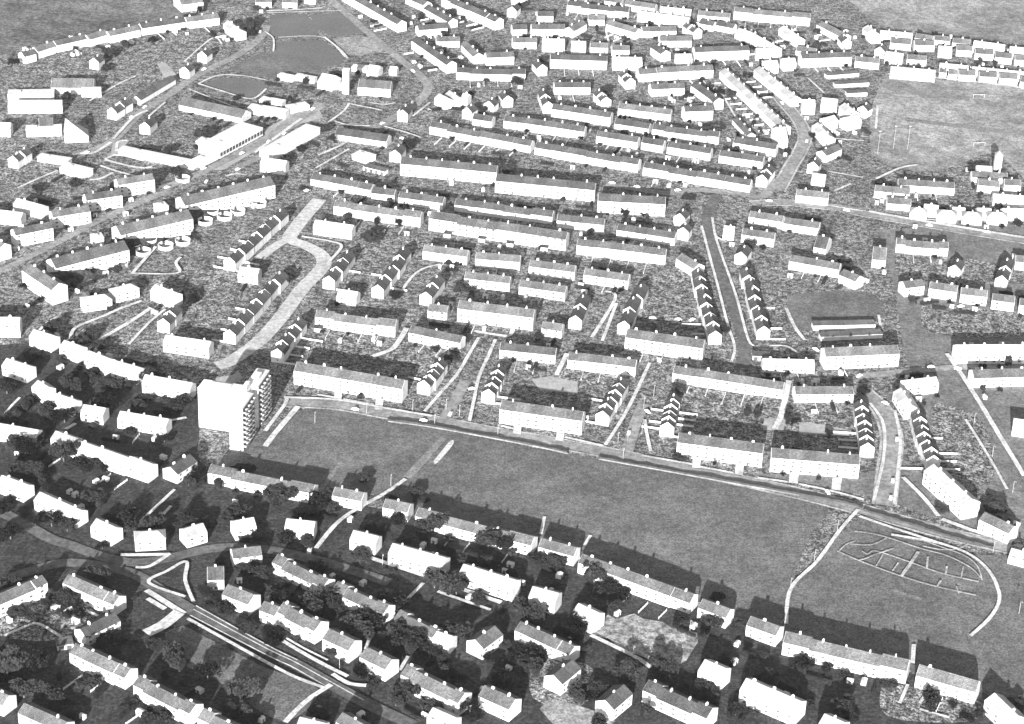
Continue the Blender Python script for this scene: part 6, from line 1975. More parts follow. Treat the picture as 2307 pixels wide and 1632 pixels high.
# x, y, turn, length, then stepped row house + side, or building + place
FENCES=[(-160.2,8.3,2.88,6.3,0,1,0,0),
(-156.9,20.9,2.88,6.5,0,1,1,0),
(-154,33.6,2.88,7.3,0,1,2,0),
(-151.2,46.3,2.88,8.4,0,1,3,0),
(-156.6,92.6,2.83,9.3,0,2,0,1),
(-171.9,97.6,2.83,6.4,0,2,0,0),
(-153.1,104.4,2.83,8.6,0,2,1,1),
(-169.5,109.8,2.83,9.5,0,2,1,0),
(-164.7,121.2,2.83,7.5,0,2,2,0),
(-161,133,2.83,7.7,0,2,3,0),
(-96.7,74.6,2.92,10.2,0,3,0,1),
(-93.1,99.6,2.92,6.4,0,3,2,1),
(-65.9,79.4,2.91,8.8,0,4,1,1),
(-79.1,96.4,2.91,8.3,0,4,2,0),
(-117.4,-14.4,2.92,8.2,0,6,0,1),
(-115.8,-4.7,2.92,7.1,0,6,1,1),
(-113.4,4.7,2.92,7.6,0,6,2,1),
(-109.2,13.8,2.92,11.7,0,6,3,1),
(102.6,29.4,3.21,8.2,0,9,0,0),
(102.5,40.8,3.21,6.9,0,9,1,0),
(99.6,52,3.21,11.1,0,9,2,0),
(146.9,38.7,3.2,8.2,0,10,0,1),
(146,51.3,3.2,8,0,10,1,1),
(144.3,76.5,3.2,7.4,0,10,3,1),
(-49.8,-24.8,2.84,10,0,14,2,0),
(-2,-48.3,2.97,10.8,0,15,0,1),
(-0.4,-41.3,2.97,11.7,0,15,1,1),
(40.8,-62.3,2.86,6.1,0,16,0,0),
(45.6,-39,2.86,9.5,0,16,3,0),
(89,-74.3,2.98,9.5,0,17,0,1),
(72.7,-65.3,2.98,9.2,0,17,1,0),
(90.6,-61.7,2.98,8.6,0,17,2,1),
(75.2,-59.2,2.98,6,0,17,2,0),
(91.7,-55.4,2.98,8.8,0,17,3,1),
(92.9,-49.2,2.98,9.3,0,17,4,1),
(76.9,-46.6,2.98,6.6,0,17,4,0),
(172.5,-84.4,3.09,9,0,18,0,0),
(172.6,-76.9,3.09,9.7,0,18,1,0),
(173.2,-69.3,3.09,9.2,0,18,2,0),
(172.6,-61.8,3.09,11.3,0,18,3,0),
(221.9,-94,3.18,10,0,19,0,1),
(203,-94.7,3.18,11.4,0,19,0,0),
(221.6,-86.3,3.18,10,0,19,1,1),
(222.1,-78.6,3.18,11.7,0,19,2,1),
(219.2,-63.4,3.18,7.2,0,19,4,1),
(-191.1,-247.6,1.03,9,1,4,0,0),
(-178.5,-300.1,1.02,11.8,1,5,0,0),
(-168.3,-303.2,1.02,6.3,1,5,1,0),
(-148.3,-321.5,0.97,12,1,6,0,0),
(-64.7,-250.4,0.97,11.5,1,22,0,0),
(10.3,-266.6,0.96,6.3,1,26,0,0),
(-221.3,-124.4,1.09,10.3,1,40,0,0),
(-194.5,-137.2,1.09,8.1,1,40,1,0),
(-186.1,-142.5,1.09,9.9,1,40,2,0),
(-26.6,-180.7,1.2,6.5,1,45,0,0),
(-17.6,-184.8,1.2,7.6,1,45,1,0),
(0,-193.8,1.2,11.8,1,45,2,0),
(54.7,-223.2,1.04,11.1,1,47,0,0),
(63.7,-227,1.04,8.5,1,47,1,0),
(72.3,-231.4,1.04,7.5,1,47,2,0),
(187.6,-289.6,1.16,10.2,1,51,0,0),
(-186.2,-98.7,1.34,9,1,56,0,0),
(-101.6,20.7,1.4,8,1,87,0,0),
(-92.8,18.8,1.4,8.8,1,87,1,0),
(-83.7,18.3,1.4,6.8,1,87,2,0),
(-74.7,16.8,1.4,6.7,1,87,3,0),
(-49.6,9,1.25,7,1,88,0,0),
(-40,5.5,1.25,7.5,1,88,1,0),
(-22.2,35.1,1.4,9,1,90,0,0),
(2,-6,1.44,9.8,1,91,0,0),
(12.1,-7.7,1.44,10.7,1,91,1,0),
(37.7,-13.6,1.42,7.6,1,93,0,0),
(46.8,-15.2,1.42,8.1,1,93,1,0),
(55.9,-16.5,1.42,7.9,1,93,2,0),
(70.1,9.8,1.36,7.9,1,94,0,0),
(80.8,8.4,1.36,6.1,1,94,1,0),
(91,4.4,1.36,9.6,1,94,2,0),
(93.8,-23.6,1.34,6.2,1,95,0,0),
(103.4,-26,1.34,6.5,1,95,1,0),
(112.4,-30.7,1.34,11.7,1,95,2,0),
(122.2,-32.3,1.34,10.3,1,95,3,0),
(131.8,-34.5,1.34,10.1,1,95,4,0),
(144.9,-8,1.62,11.8,1,100,0,0),
(154.2,-6.4,1.62,9.3,1,100,1,0),
(160.7,-37.7,1.66,8.7,1,101,0,0),
(171,-36.8,1.66,8.7,1,101,1,0),
(180.4,2.2,1.74,6.1,1,102,0,0),
(-96.7,164.3,1.35,10.9,1,104,0,0),
(-79,160.3,1.35,11,1,104,1,0),
(-70,158.6,1.35,10.3,1,104,2,0),
(-43.4,112.1,1.37,7.2,1,105,0,0),
(-17.7,78.4,1.41,8.8,1,106,0,0),
(-11.6,104.2,1.49,11.6,1,108,0,0),
(14,71.5,1.36,6.4,1,109,0,0),
(19,95.8,1.38,11.5,1,110,0,0),
(50.5,90.2,1.35,6.6,1,111,0,0),
(44.1,125.9,1.4,12,1,112,0,0),
(54.6,124.3,1.4,11.5,1,112,1,0),
(65.3,123.9,1.4,8.6,1,112,2,0),
(75.5,120.5,1.4,11.7,1,112,3,0),
(-113.8,206.4,1.23,6.6,1,114,0,0),
(-104.8,201.2,1.23,10.4,1,114,1,0),
(-66.6,188.6,1.36,7.6,1,116,0,0),
(-57.3,187,1.36,7,1,116,1,0),
(-31.6,179.3,1.35,11.4,1,117,0,0),
(-21.2,178.5,1.35,8.3,1,117,1,0),
(-11.3,176,1.35,9,1,117,2,0),
(-1.5,172.7,1.35,11.2,1,117,3,0),
(8.7,170.8,1.35,10.3,1,117,4,0),
(69.2,152.9,1.32,9.8,1,119,0,0),
(81.1,151.3,1.32,7,1,119,1,0),
(-54.9,298.1,1.22,11.7,1,123,0,0),
(-45.2,294.9,1.22,11,1,123,1,0),
(-35.5,291.6,1.22,10.6,1,123,2,0),
(-25.8,288.4,1.22,10,1,123,3,0),
(-15.6,286.7,1.22,6.3,1,123,4,0),
(-6.1,282.9,1.22,6.9,1,123,5,0),
(-5.5,317.7,1.32,7.4,1,125,0,0),
(2.9,313.5,1.32,11.5,1,125,1,0),
(11.8,311,1.32,11.9,1,125,2,0),
(21.1,310.1,1.32,9.1,1,125,3,0),
(29.8,306.6,1.32,11.7,1,125,4,0),
(56,298.2,1.28,8.5,1,127,0,0),
(65,295.5,1.28,8.7,1,127,1,0),
(102.5,285.4,1.27,8.2,1,129,0,0),
(111.8,282.6,1.27,8,1,129,1,0),
(85.4,246.6,1.27,11.4,1,130,0,0),
(95.2,244.5,1.27,9.6,1,130,1,0),
(34.5,384.2,1.68,10.4,1,132,0,0),
(27.1,338.7,1.3,9.1,1,133,0,0),
(36.7,334.8,1.3,11.3,1,133,1,0),
(46.7,332.3,1.3,10.8,1,133,2,0),
(70.6,319.9,1.29,10.5,1,134,0,0),
(71.8,347.8,1.36,10.1,1,135,0,0),
(80.9,347.4,1.36,7.1,1,135,1,0),
(89.5,344.2,1.36,9.8,1,135,2,0),
(101.8,390.6,1.79,8.9,1,136,0,0),
(92,415.3,1.84,11.3,1,137,0,0),
(100.6,419,1.84,8.8,1,137,1,0),
(109.7,420.7,1.84,10.2,1,137,2,0),
(118.8,422.3,1.84,12,1,137,3,0),
(127.1,426.7,1.84,7.8,1,137,4,0),
(115,393.6,0.46,7.9,1,140,0,0),
(119.8,383.8,0.46,7.8,1,140,1,0),
(146,295.6,1.26,10.2,1,141,0,0),
(155.3,293,1.26,9.4,1,141,1,0),
(135.3,424.2,0.33,6.9,1,143,0,0),
(138.5,415,0.33,6.8,1,143,1,0),
(142.6,395.9,0.33,11.3,1,143,2,0),
(147.1,387.1,0.33,8.4,1,143,3,0),
(150.3,377.9,0.33,8.2,1,143,4,0),
(153.7,368.8,0.33,7.6,1,143,5,0),
(157.6,359.8,0.33,6,1,143,6,0),
(159.6,350.3,0.33,8.4,1,143,7,0),
(162.9,341.1,0.33,8,1,143,8,0),
(159.2,429.7,0.37,10.4,1,144,0,0),
(162.9,420.5,0.37,10,1,144,1,0),
(167.7,411.8,0.37,7.3,1,144,2,0),
(169.8,401.9,0.37,10.6,1,144,3,0),
(28.3,432.6,1.61,12,1,148,0,0),
(38.4,434.3,1.61,9.2,1,148,1,0),
(48.6,434.1,1.61,10.3,1,148,2,0),
(111.2,487,1.71,11.3,1,153,0,0),
(134.1,462.6,1.78,10.2,1,155,0,0),
(143.9,466.2,1.78,7.4,1,155,1,0),
(154.3,466.5,1.78,11.1,1,155,2,0),
(16.9,498.7,1.7,9,1,160,0,0),
(37.3,550.5,1.36,11.9,1,164,0,0),
(46.7,549.4,1.36,10.1,1,164,1,0),
(56.1,547.8,1.36,9.2,1,164,2,0),
(65.4,545.8,1.36,9.4,1,164,3,0),
(61.3,511.9,0.92,10,1,166,0,0),
(68,505.6,0.92,11.8,1,166,1,0),
(82.8,559.9,1.25,10.4,1,167,0,0),
(90.8,537.1,1.32,9.3,1,169,0,0),
(100.1,533.9,1.32,10.9,1,169,1,0),
(109.8,532.4,1.32,9.1,1,169,2,0),
(161.7,497.3,0.53,9.4,1,175,0,0),
(167.8,487.4,0.53,9,1,175,1,0),
(165.4,551,1.44,11.2,1,177,0,0),
(175.1,550.9,1.44,8.9,1,177,1,0),
(184.6,549.9,1.44,8.3,1,177,2,0),
(194.3,549.6,1.44,6.3,1,177,3,0),
(203.6,546.9,1.44,9.2,1,177,4,0),
(186.8,515.8,0.4,9.1,1,179,0,0),
(210.2,460.2,1.79,7.5,1,184,0,0),
(219.9,460.6,1.79,10.7,1,184,1,0),
(229.3,462.1,1.79,11.9,1,184,2,0),
(218.5,532.3,0.55,6.7,1,186,0,0),
(222.7,522.5,0.55,9.7,1,186,1,0),
(252.4,241.3,1.51,10,1,220,0,0),
(264.4,241.8,1.51,7.6,1,220,1,0),
(168.2,120.4,1.26,6.6,1,238,0,0),
(177.6,116.9,1.26,7.5,1,238,1,0),
(237.3,149.6,1.49,9.7,1,243,0,0),
(247.7,150.1,1.49,6.9,1,243,1,0),
(-317.4,431.8,2.29,9.3,1,259,0,0),
(-284.3,455,2.26,8.6,1,261,0,0),
(-264.5,469.4,2.11,11.6,1,262,0,0),
(-256,477.2,2.11,6.9,1,262,1,0),
(-233.8,487.6,2.05,9.8,1,263,0,0),
(-221.9,474.3,0.56,8.2,1,264,0,0),
(-112.5,512.4,0.63,7.9,1,301,0,0),
(-107.9,503.5,0.63,10.9,1,301,1,0),
(-84,457.2,0.54,7.6,1,303,0,0),
(-75.9,441,0.54,10.3,1,303,1,0),
(-65.3,426.3,0.54,7.1,1,303,2,0),
(-66.2,491.4,1.93,8.2,1,304,0,0),
(-76.7,529.1,0.62,6.8,1,305,0,0),
(-71.6,518.4,0.62,10.9,1,305,1,0),
(-66,548.9,0.73,10.2,1,310,0,0),
(-59.6,542.5,0.73,9.3,1,310,1,0),
(-53.7,535.7,0.73,9.5,1,310,2,0),
(-48.2,528.4,0.73,11,1,310,3,0),
(-41.4,522.4,0.73,9,1,310,4,0),
(-36.2,514.9,0.73,11.2,1,310,5,0),
(-49.4,451.9,0.39,10.2,1,311,0,0),
(-37.7,402.2,1.62,11.8,1,312,0,0),
(-28.1,404.4,1.62,8.3,1,312,1,0),
(-18.4,405.4,1.62,7.4,1,312,2,0),
(-8.7,405.7,1.62,7.6,1,312,3,0),]
CAR_TURNS=[1.4,0.89,2.4,0.64,1.47,1.8,0.03,2.86,0.84,1.36,2.65,0.36,2.05,1.82,0.8,1.84,0.35,2.2,1.38,1.5,4.21,1.1,2.73,0.24,2.83,4.06,1.06,-1.76,6.02,4.21,4.39,2.93,-1.75,1.33,-2.19,4.49,1.03,4.11,1.17,3.24,0.38,-1.85,1.81,6.02,0.26,2.07,1.09,1.25,-1.76,2.88,-0.29,1.39]
CARS=[(79.61,7.66,0,2,94),(187.38,-0.46,0,2,102),(197.74,-29.2,0,2,249),(-132.09,209.79,0,2,114),(-44.29,110.55,0,2,105),(79.62,7.8,1,2,94),(77.8,57.06,0,3,94),(92.4,56.72,1,3,94),(100.05,57.01,2,3,94),(-195.65,216.69,0,2,277),(-78.26,299.23,0,3,290),(-20.51,-33.48,0,2,91),(71.34,-49.38,0,2,93),(157.58,-121.48,0,2,99),(31.75,-251.57,0,2,35),(81.15,-233.92,0,2,48),(256.13,88.5,0,2,245),(166.62,27.8,0,3,102),(-259.5,315.2,0,2,276),(-194.8,487.6,0,3,264),(-179.4,263.5,0,2,278),(-141.7,343.7,0,1,288),(204.6,215.6,0,2,217),(156.8,224.9,0,0,217),(253.9,198.6,0,2,226),(-218.5,205.1,0,1,83),(-224.6,407.8,0,1,276),(188.3,-124.1,0,2,251),(58.6,242.1,0,2,126),(-178.8,237.5,0,0,286),(-156.1,299.2,0,3,287),(-43.9,-68.9,0,2,96),(198.9,-66.6,1,2,249),(-75.5,362.3,0,2,306),(-93.2,323.5,1,3,290),(-30.5,-60.8,0,0,97),(-200.2,236.5,0,0,277),(-277.7,253.7,0,3,279),(-253.6,334,1,2,276),(242.5,13.1,0,3,254),(99.8,235.1,0,2,130),(190.3,325.1,0,2,183),(179.3,391.7,0,3,181),(74.3,237.9,0,3,122),(227.9,13.3,0,3,250),(-78.9,421.8,0,3,300),(-83.1,346.3,1,2,306),(-164.7,284.5,1,3,287),(191.4,-107.9,1,2,251),(-79.6,-60.4,1,2,96),(288.6,192.4,0,2,230),(61.3,-72.1,0,1,97),]
LAMPS=[(-98.95,-75.05,0,2,96),(-73.51,-63.13,1,2,96),(-50.12,-58,2,2,96),(-38.1,-72.14,0,2,97),(-33.01,-55.88,0,0,97),(-25.81,-61.37,1,0,97),(-5.6,-80.04,1,2,97),(75.36,-31.25,0,2,93),(69.62,-45.57,1,2,93),(60.44,-80.25,0,1,97),(55.42,-82.09,1,1,97),(67.9,-71.53,0,3,98),(57.63,-97.92,0,2,98),(27.87,-78.92,2,2,97),(158.62,-156.05,0,2,99),(241.72,-46.48,0,0,256),(245.65,-79.61,0,2,256),(250.1,-113.05,0,3,251),(-55.24,-202.56,0,0,32),(-26.33,-213.76,0,1,32),(3.75,-228.15,0,1,33),(-67.96,-281.87,0,2,14),(58.14,-265.17,0,1,35),(83.82,-244.11,0,2,48),(145.07,-182.38,0,3,49),(131.64,-207.24,1,3,49),(231.12,-168.06,0,0,255),(234.34,-218.16,0,2,255),(-56.28,-132.36,0,3,43),]
RINGS=[(-186.54,172.76,0,2,78),(-195.7,166.67,0,2,292),(-225.02,120.6,0,2,77),(-252.09,84.9,0,3,76),(-238.3,90.89,0,2,76),(-188.05,158.14,1,2,78),(-177.38,166.03,2,2,78),(-170.6,174.44,3,2,78),(-159.17,186.9,4,2,78),(-168.83,185.88,5,2,78),(-217.78,112.54,1,2,77),(-206.12,121.71,2,2,77),(-197.17,129.09,3,2,77),(-216.99,128.69,4,2,77),(-197.86,142.94,5,2,77),(-228.14,95.01,1,2,76),(-210.73,218.71,0,0,277),]
BINS=[(-41.97,153.99,0,2,107),(-21.25,149.5,1,2,107),(-4.17,144.67,2,2,107),(16.37,141.05,3,2,107),(-107.11,25.75,0,2,87),]
SP={'tower_front': ((-138.37, -104.24), (-131.67, -105.65)), 'tower_side': ((-156.81, -83.79), (-134.96, -87.88)), 'hedge': [[(-62.17, -68.82), (-37.13, -73.49), (12.25, -87.33), (30.13, -93.35)], [(45.52, -97.11), (82.96, -107.15), (143.46, -123.42), (168.4, -130.39), (173.18, -133.76)], [(173.9, -135.63), (192.73, -144.93), (209.02, -154.06), (232.11, -164.53)]], 'wedge': ((-294.63, 269.23), (-279.92, 272.86)), 'chimney': (-122.22, 376.88), 'goals': [((316.81, 419.4), (324.72, 420.33)), ((302.51, 330.55), (310.33, 331.83))], 'church': (310.51, 287.51), 'pit': [(-36.85, -107.66), (-35.01, -109.2), (-27.82, -90.19), (-29.56, -87.41)], 'pit2': [(-9.4, -93.26), (-7.13, -89.58), (-4.37, -92.83), (-6.95, -95.95)], 'poles': [(235.8, 310.5), (247.49, 320.37), (257.08, 321.45)], 'banks': [[(-260.1, 70.3), (-223.3, 98.8), 9.0, 0.85], [(-231.6, 117.1), (-193.2, 144.5), 9.0, 0.7], [(-200.8, 161.9), (-150.6, 198.4), 9.0, 0.45]]}
ORD='first second third fourth fifth sixth seventh eighth ninth tenth eleventh twelfth thirteenth fourteenth fifteenth sixteenth seventeenth eighteenth nineteenth twentieth twenty-first twenty-second twenty-third'.split()
SHORT={'apartment_block':'block','terrace':'terrace','house':'house','school_building':'hall','low_building':'building'}
RELATION=['left of','right of','before','behind']; PLACE=['','left ','right ','leftmost ','second ','third ','fourth ','fifth ','sixth ','seventh ','eighth ']
def nick(i):
    r,k,n=BUILDINGS[i][:3]; kind,ph=ROWS[r]
    return f'{ORD[k]} {SHORT[kind]} from left {ph}' if n>1 else f'{SHORT[kind]} {ph}'
def fit(*tries):
    for s in tries:
        s=' '.join(s.split())
        if len(s.split())<=16: return s
    return ' '.join(s.split()[:16])
sc=bpy.context.scene; col=sc.collection
# ---------------------------------------------------------------- materials
def nodes(name):
    m=bpy.data.materials.new(name); m.use_nodes=True; nt=m.node_tree; nt.nodes.clear()
    o=nt.nodes.new('ShaderNodeOutputMaterial'); b=nt.nodes.new('ShaderNodeBsdfPrincipled')
    b.inputs['Roughness'].default_value=.9; b.inputs['Specular IOR Level'].default_value=.15
    nt.links.new(b.outputs[0],o.inputs[0]); return m,nt,b
def coords(nt,world):
    if world: g=nt.nodes.new('ShaderNodeNewGeometry'); return g.outputs['Position']
    g=nt.nodes.new('ShaderNodeTexCoord'); return g.outputs['Object']
def noise(nt,v,scale,detail=3,rough=.6):
    n=nt.nodes.new('ShaderNodeTexNoise'); n.inputs['Scale'].default_value=scale; n.inputs['Detail'].default_value=detail; n.inputs['Roughness'].default_value=rough
    nt.links.new(v,n.inputs['Vector']); return n.outputs['Fac']
def ramp(nt,f,stops):
    r=nt.nodes.new('ShaderNodeValToRGB'); e=r.color_ramp.elements
    while len(e)<len(stops): e.new(.5)
    for k,(p,c) in enumerate(stops): e[k].position=p; e[k].color=(c,c,c,1)
    nt.links.new(f,r.inputs[0]); return r.outputs[0]
def mul(nt,a,b,op='MULTIPLY'):
    m=nt.nodes.new('ShaderNodeMath'); m.operation=op
    for k,s in enumerate((a,b)):
        if isinstance(s,(int,float)): m.inputs[k].default_value=s
        else: nt.links.new(s,m.inputs[k])
    return m.outputs[0]
def gray(nt,b,val): nt.links.new(val,b.inputs['Base Color'])
def mat_noise(name,base,layers,world=True,obj_var=0.0,bump=0.0):
    """base value times a product of noise layers (scale, low, high, spread)"""
    m,nt,b=nodes(name); v=coords(nt,world); val=None; first=None
    for sc_,lo,hi,sp in layers:
        f=noise(nt,v,sc_,4,.65); first=first or f
        r=ramp(nt,f,[(.5-sp,lo),(.5+sp,hi)]); val=r if val is None else mul(nt,val,r)
    val=mul(nt,val,base)
    if obj_var:
        oi=nt.nodes.new('ShaderNodeObjectInfo'); k=mul(nt,mul(nt,oi.outputs['Random'],2*obj_var),1-obj_var,'ADD'); val=mul(nt,val,k)
    gray(nt,b,val)
    if bump:
        bp=nt.nodes.new('ShaderNodeBump'); bp.inputs['Strength'].default_value=bump; bp.inputs['Distance'].default_value=.3
        nt.links.new(first,bp.inputs['Height']); nt.links.new(bp.outputs[0],b.inputs['Normal'])
    return m
def mat_roof(name,base,var=.18,contrast=.45):
    m,nt,b=nodes(name); v=coords(nt,False)
    sep=nt.nodes.new('ShaderNodeSeparateXYZ'); nt.links.new(v,sep.inputs[0])
    # tile courses run along the slope, dark patches where tiles were replaced
    w=nt.nodes.new('ShaderNodeTexBrick'); w.inputs['Scale'].default_value=1.0
    w.inputs['Brick Width'].default_value=1.1; w.inputs['Row Height'].default_value=.55; w.inputs['Mortar Size'].default_value=.09; w.inputs['Bias'].default_value=0
    w.inputs['Color1'].default_value=(1+contrast*.3,)*3+(1,); w.inputs['Color2'].default_value=(1-contrast*.5,)*3+(1,); w.inputs['Mortar'].default_value=(1-contrast,)*3+(1,)
    nt.links.new(v,w.inputs['Vector'])
    u=nt.nodes.new('ShaderNodeTexBrick'); u.inputs['Scale'].default_value=1.0; u.offset=0
    u.inputs['Brick Width'].default_value=6.6; u.inputs['Row Height'].default_value=60; u.inputs['Mortar Size'].default_value=.07
    u.inputs['Color1'].default_value=(1.22,)*3+(1,); u.inputs['Color2'].default_value=(.8,)*3+(1,); u.inputs['Mortar'].default_value=(.6,)*3+(1,); nt.links.new(v,u.inputs['Vector'])
    f=ramp(nt,noise(nt,v,.9,4,.7),[(.3,1-contrast),(.7,1+contrast)]); g=ramp(nt,noise(nt,v,.12,2),[(.35,.85),(.65,1.15)])
    oi=nt.nodes.new('ShaderNodeObjectInfo'); k=mul(nt,mul(nt,oi.outputs['Random'],2*var),1-var,'ADD')
    gray(nt,b,mul(nt,mul(nt,mul(nt,mul(nt,mul(nt,w.outputs['Color'],u.outputs['Color']),f),g),k),base)); return m
M={}
M['wall']=mat_noise('render_white',.6,[(.25,.75,1.1,.18),(1.6,.8,1.1,.2)],False,.1)
M['side_shade']=mat_noise('tower_side_shade',.15,[(1.2,.7,1.2,.2)],False)  # balcony shade put into the colour of the tower's side face
M['rd']=mat_roof('slate_dark',.068); M['rm']=mat_roof('tile_grey',.105); M['rl']=mat_roof('tile_pale',.32,.12,.2)
M['flat']=mat_noise('felt_pale',.5,[(.3,.85,1.1,.2),(1.6,.9,1.1,.2)],False,.08)
M['chimney']=mat_noise('chimney_render',.6,[(2,.8,1.1,.2)],False,.1)
M['glass']=mat_noise('window_dark',.05,[(1,.8,1.2,.2)],False,.3)
M['curtain']=mat_noise('window_curtained',.09,[(1,.7,1.3,.2)],False,.45)
M['balcony']=mat_noise('balcony_concrete',.3,[(1,.7,1.2,.2)],False,.3)
M['door']=mat_noise('door_paint',.08,[(1,.8,1.2,.2)],False,.4)
M['ground']=mat_noise('ground_gardens',.074,[(.012,.85,1.15,.2),(.07,.65,1.4,.14),(.35,.45,1.9,.09),(1.0,.4,2.4,.09)],True,0,.25)
M['lawn']=mat_noise('lawn_grass',.1,[(.015,.82,1.18,.16),(.06,.85,1.15,.16),(.3,.75,1.25,.14),(1.0,.6,1.45,.13)],True)
M['field']=mat_noise('field_grass',.09,[(.012,.65,1.35,.15),(.06,.7,1.4,.14),(.3,.6,1.5,.13),(.9,.6,1.5,.13)],True)
M['pale_grass']=mat_noise('pale_grass',.17,[(.012,.7,1.3,.15),(.07,.75,1.3,.14),(.3,.7,1.4,.13),(.9,.65,1.45,.13)],True)
M['wasteland']=mat_noise('rubble_ground',.24,[(.08,.6,1.3,.15),(.35,.45,1.5,.12),(1.1,.6,1.4,.15)],True)
M['forecourt']=mat_noise('forecourt_concrete',.27,[(.1,.8,1.2,.2),(.6,.8,1.2,.17)],True)
M['scrub_with_shade']=mat_noise('scrub_grass_with_shade',.033,[(.02,.85,1.15,.2),(.15,.6,1.4,.18),(.6,.5,1.6,.15),(1.6,.6,1.5,.15)],True,0,.3)  # dark scrub, its colour also carrying the shade between the lower houses
M['track']=mat_noise('worn_track',.16,[(.12,.75,1.25,.2),(.5,.6,1.3,.15),(1.2,.7,1.3,.15)],True)
M['court']=mat_noise('court_grass',.105,[(.03,.85,1.15,.2),(.6,.75,1.25,.17)],True)
M['verge']=mat_noise('verge_grass',.125,[(.02,.8,1.15,.2),(.12,.7,1.3,.17),(.5,.65,1.4,.15),(1.4,.65,1.4,.15)],True)
M['garden_plots']=mat_noise('garden_soil',.069,[(.05,.75,1.25,.2),(.2,.5,1.5,.1),(.6,.4,2.7,.085),(1.5,.45,2.0,.1)],True,0,.25)
M['road']=mat_noise('asphalt',.2,[(.05,.75,1.25,.18),(.35,.7,1.3,.15),(1.5,.75,1.25,.18)],True)
M['slabs']=mat_noise('pavement_slabs',.36,[(.1,.55,1.25,.16),(.7,.6,1.3,.14)],True)
M['concrete']=mat_noise('concrete_road',.36,[(.05,.8,1.2,.18),(.4,.75,1.2,.15),(1.4,.8,1.2,.18)],True)
M['old_road']=mat_noise('old_asphalt',.095,[(.05,.75,1.25,.18),(.35,.65,1.35,.15),(1.5,.75,1.25,.18)],True)
M['path']=mat_noise('paving_pale',.5,[(.1,.65,1.2,.18),(.7,.65,1.3,.15)],True)
M['leaf']=mat_noise('leaves',.021,[(.5,.6,1.5,.2),(2.0,.6,1.5,.2)],False,.25)
M['bark']=mat_noise('bark',.1,[(3,.7,1.3,.2)],False)
M['hedge']=mat_noise('hedge_leaves',.04,[(.6,.6,1.5,.2)],True)
M['fence']=mat_noise('fence_paint',.55,[(1,.75,1.15,.2)],False,.15)
M['metal']=mat_noise('lamp_paint',.3,[(1,.9,1.1,.2)],False)
M['car']=mat_noise('car_paint',.7,[(1,.95,1.05,.2)],False,.2)
M['tyre']=mat_noise('tyre_rubber',.03,[(1,.9,1.1,.2)],False)
# ---------------------------------------------------------------- mesh helpers
class MB:
    def __init__(s): s.v=[]; s.f=[]; s.mi=[]
    def poly(s,pts,faces,mi=0):
        n=len(s.v); s.v+=[tuple(p) for p in pts]; s.f+=[tuple(n+i for i in f) for f in faces]; s.mi+=[mi]*len(faces)
    def box(s,x0,x1,y0,y1,z0,z1,mi=0):
        s.poly([(x0,y0,z0),(x1,y0,z0),(x1,y1,z0),(x0,y1,z0),(x0,y0,z1),(x1,y0,z1),(x1,y1,z1),(x0,y1,z1)],
               [(0,3,2,1),(4,5,6,7),(0,1,5,4),(1,2,6,5),(2,3,7,6),(3,0,4,7)],mi)
    def prism(s,prof,x0,x1,mi=0):
        """closed y,z profile (counter clockwise seen from +x) extruded along x"""
        n=len(prof); p=[(x0,y,z) for y,z in prof]+[(x1,y,z) for y,z in prof]
        f=[tuple(range(n-1,-1,-1)),tuple(range(n,2*n))]+[(i,(i+1)%n,n+(i+1)%n,n+i) for i in range(n)]
        s.poly(p,f,mi)
    def tube(s,p0,p1,r0,r1,n=7,mi=0):
        p0,p1=Vector(p0),Vector(p1); d=(p1-p0).normalized(); a=d.orthogonal().normalized(); b=d.cross(a)
        pts=[]
        for c,r in((p0,r0),(p1,r1)): pts+=[c+(a*math.cos(2*math.pi*k/n)+b*math.sin(2*math.pi*k/n))*r for k in range(n)]
        s.poly(pts,[tuple(range(n-1,-1,-1)),tuple(range(n,2*n))]+[(k,(k+1)%n,n+(k+1)%n,n+k) for k in range(n)],mi)
    def mesh(s,name,mats):
        me=bpy.data.meshes.new(name); me.from_pydata(s.v,[],s.f); me.validate()
        for m in mats: me.materials.append(M[m])
        if len(mats)>1 and len(me.polygons)==len(s.mi): me.polygons.foreach_set('material_index',s.mi)
        me.update(); return me
    def build(s,name,mats,parent=None):
        return link(name,s.mesh(name,mats if isinstance(mats,(list,tuple)) else [mats]),parent)
def link(name,me,parent=None,loc=(0,0,0)):
    o=bpy.data.objects.new(name,me); col.objects.link(o); o.parent=parent; o.location=loc; return o
def tag(o,label=None,cat=None,group=None,kind=None):
    if label:o['label']=label
    if cat:o['category']=cat
    if group:o['group']=group
    if kind:o['kind']=kind
    return o
def thing(name,label,cat,x,y,a,group=None,z=0):
    o=bpy.data.objects.new(name,None); col.objects.link(o); o.location=(x,y,z); o.rotation_euler=(0,0,a); o.empty_display_size=2
    return tag(o,label,cat,group)
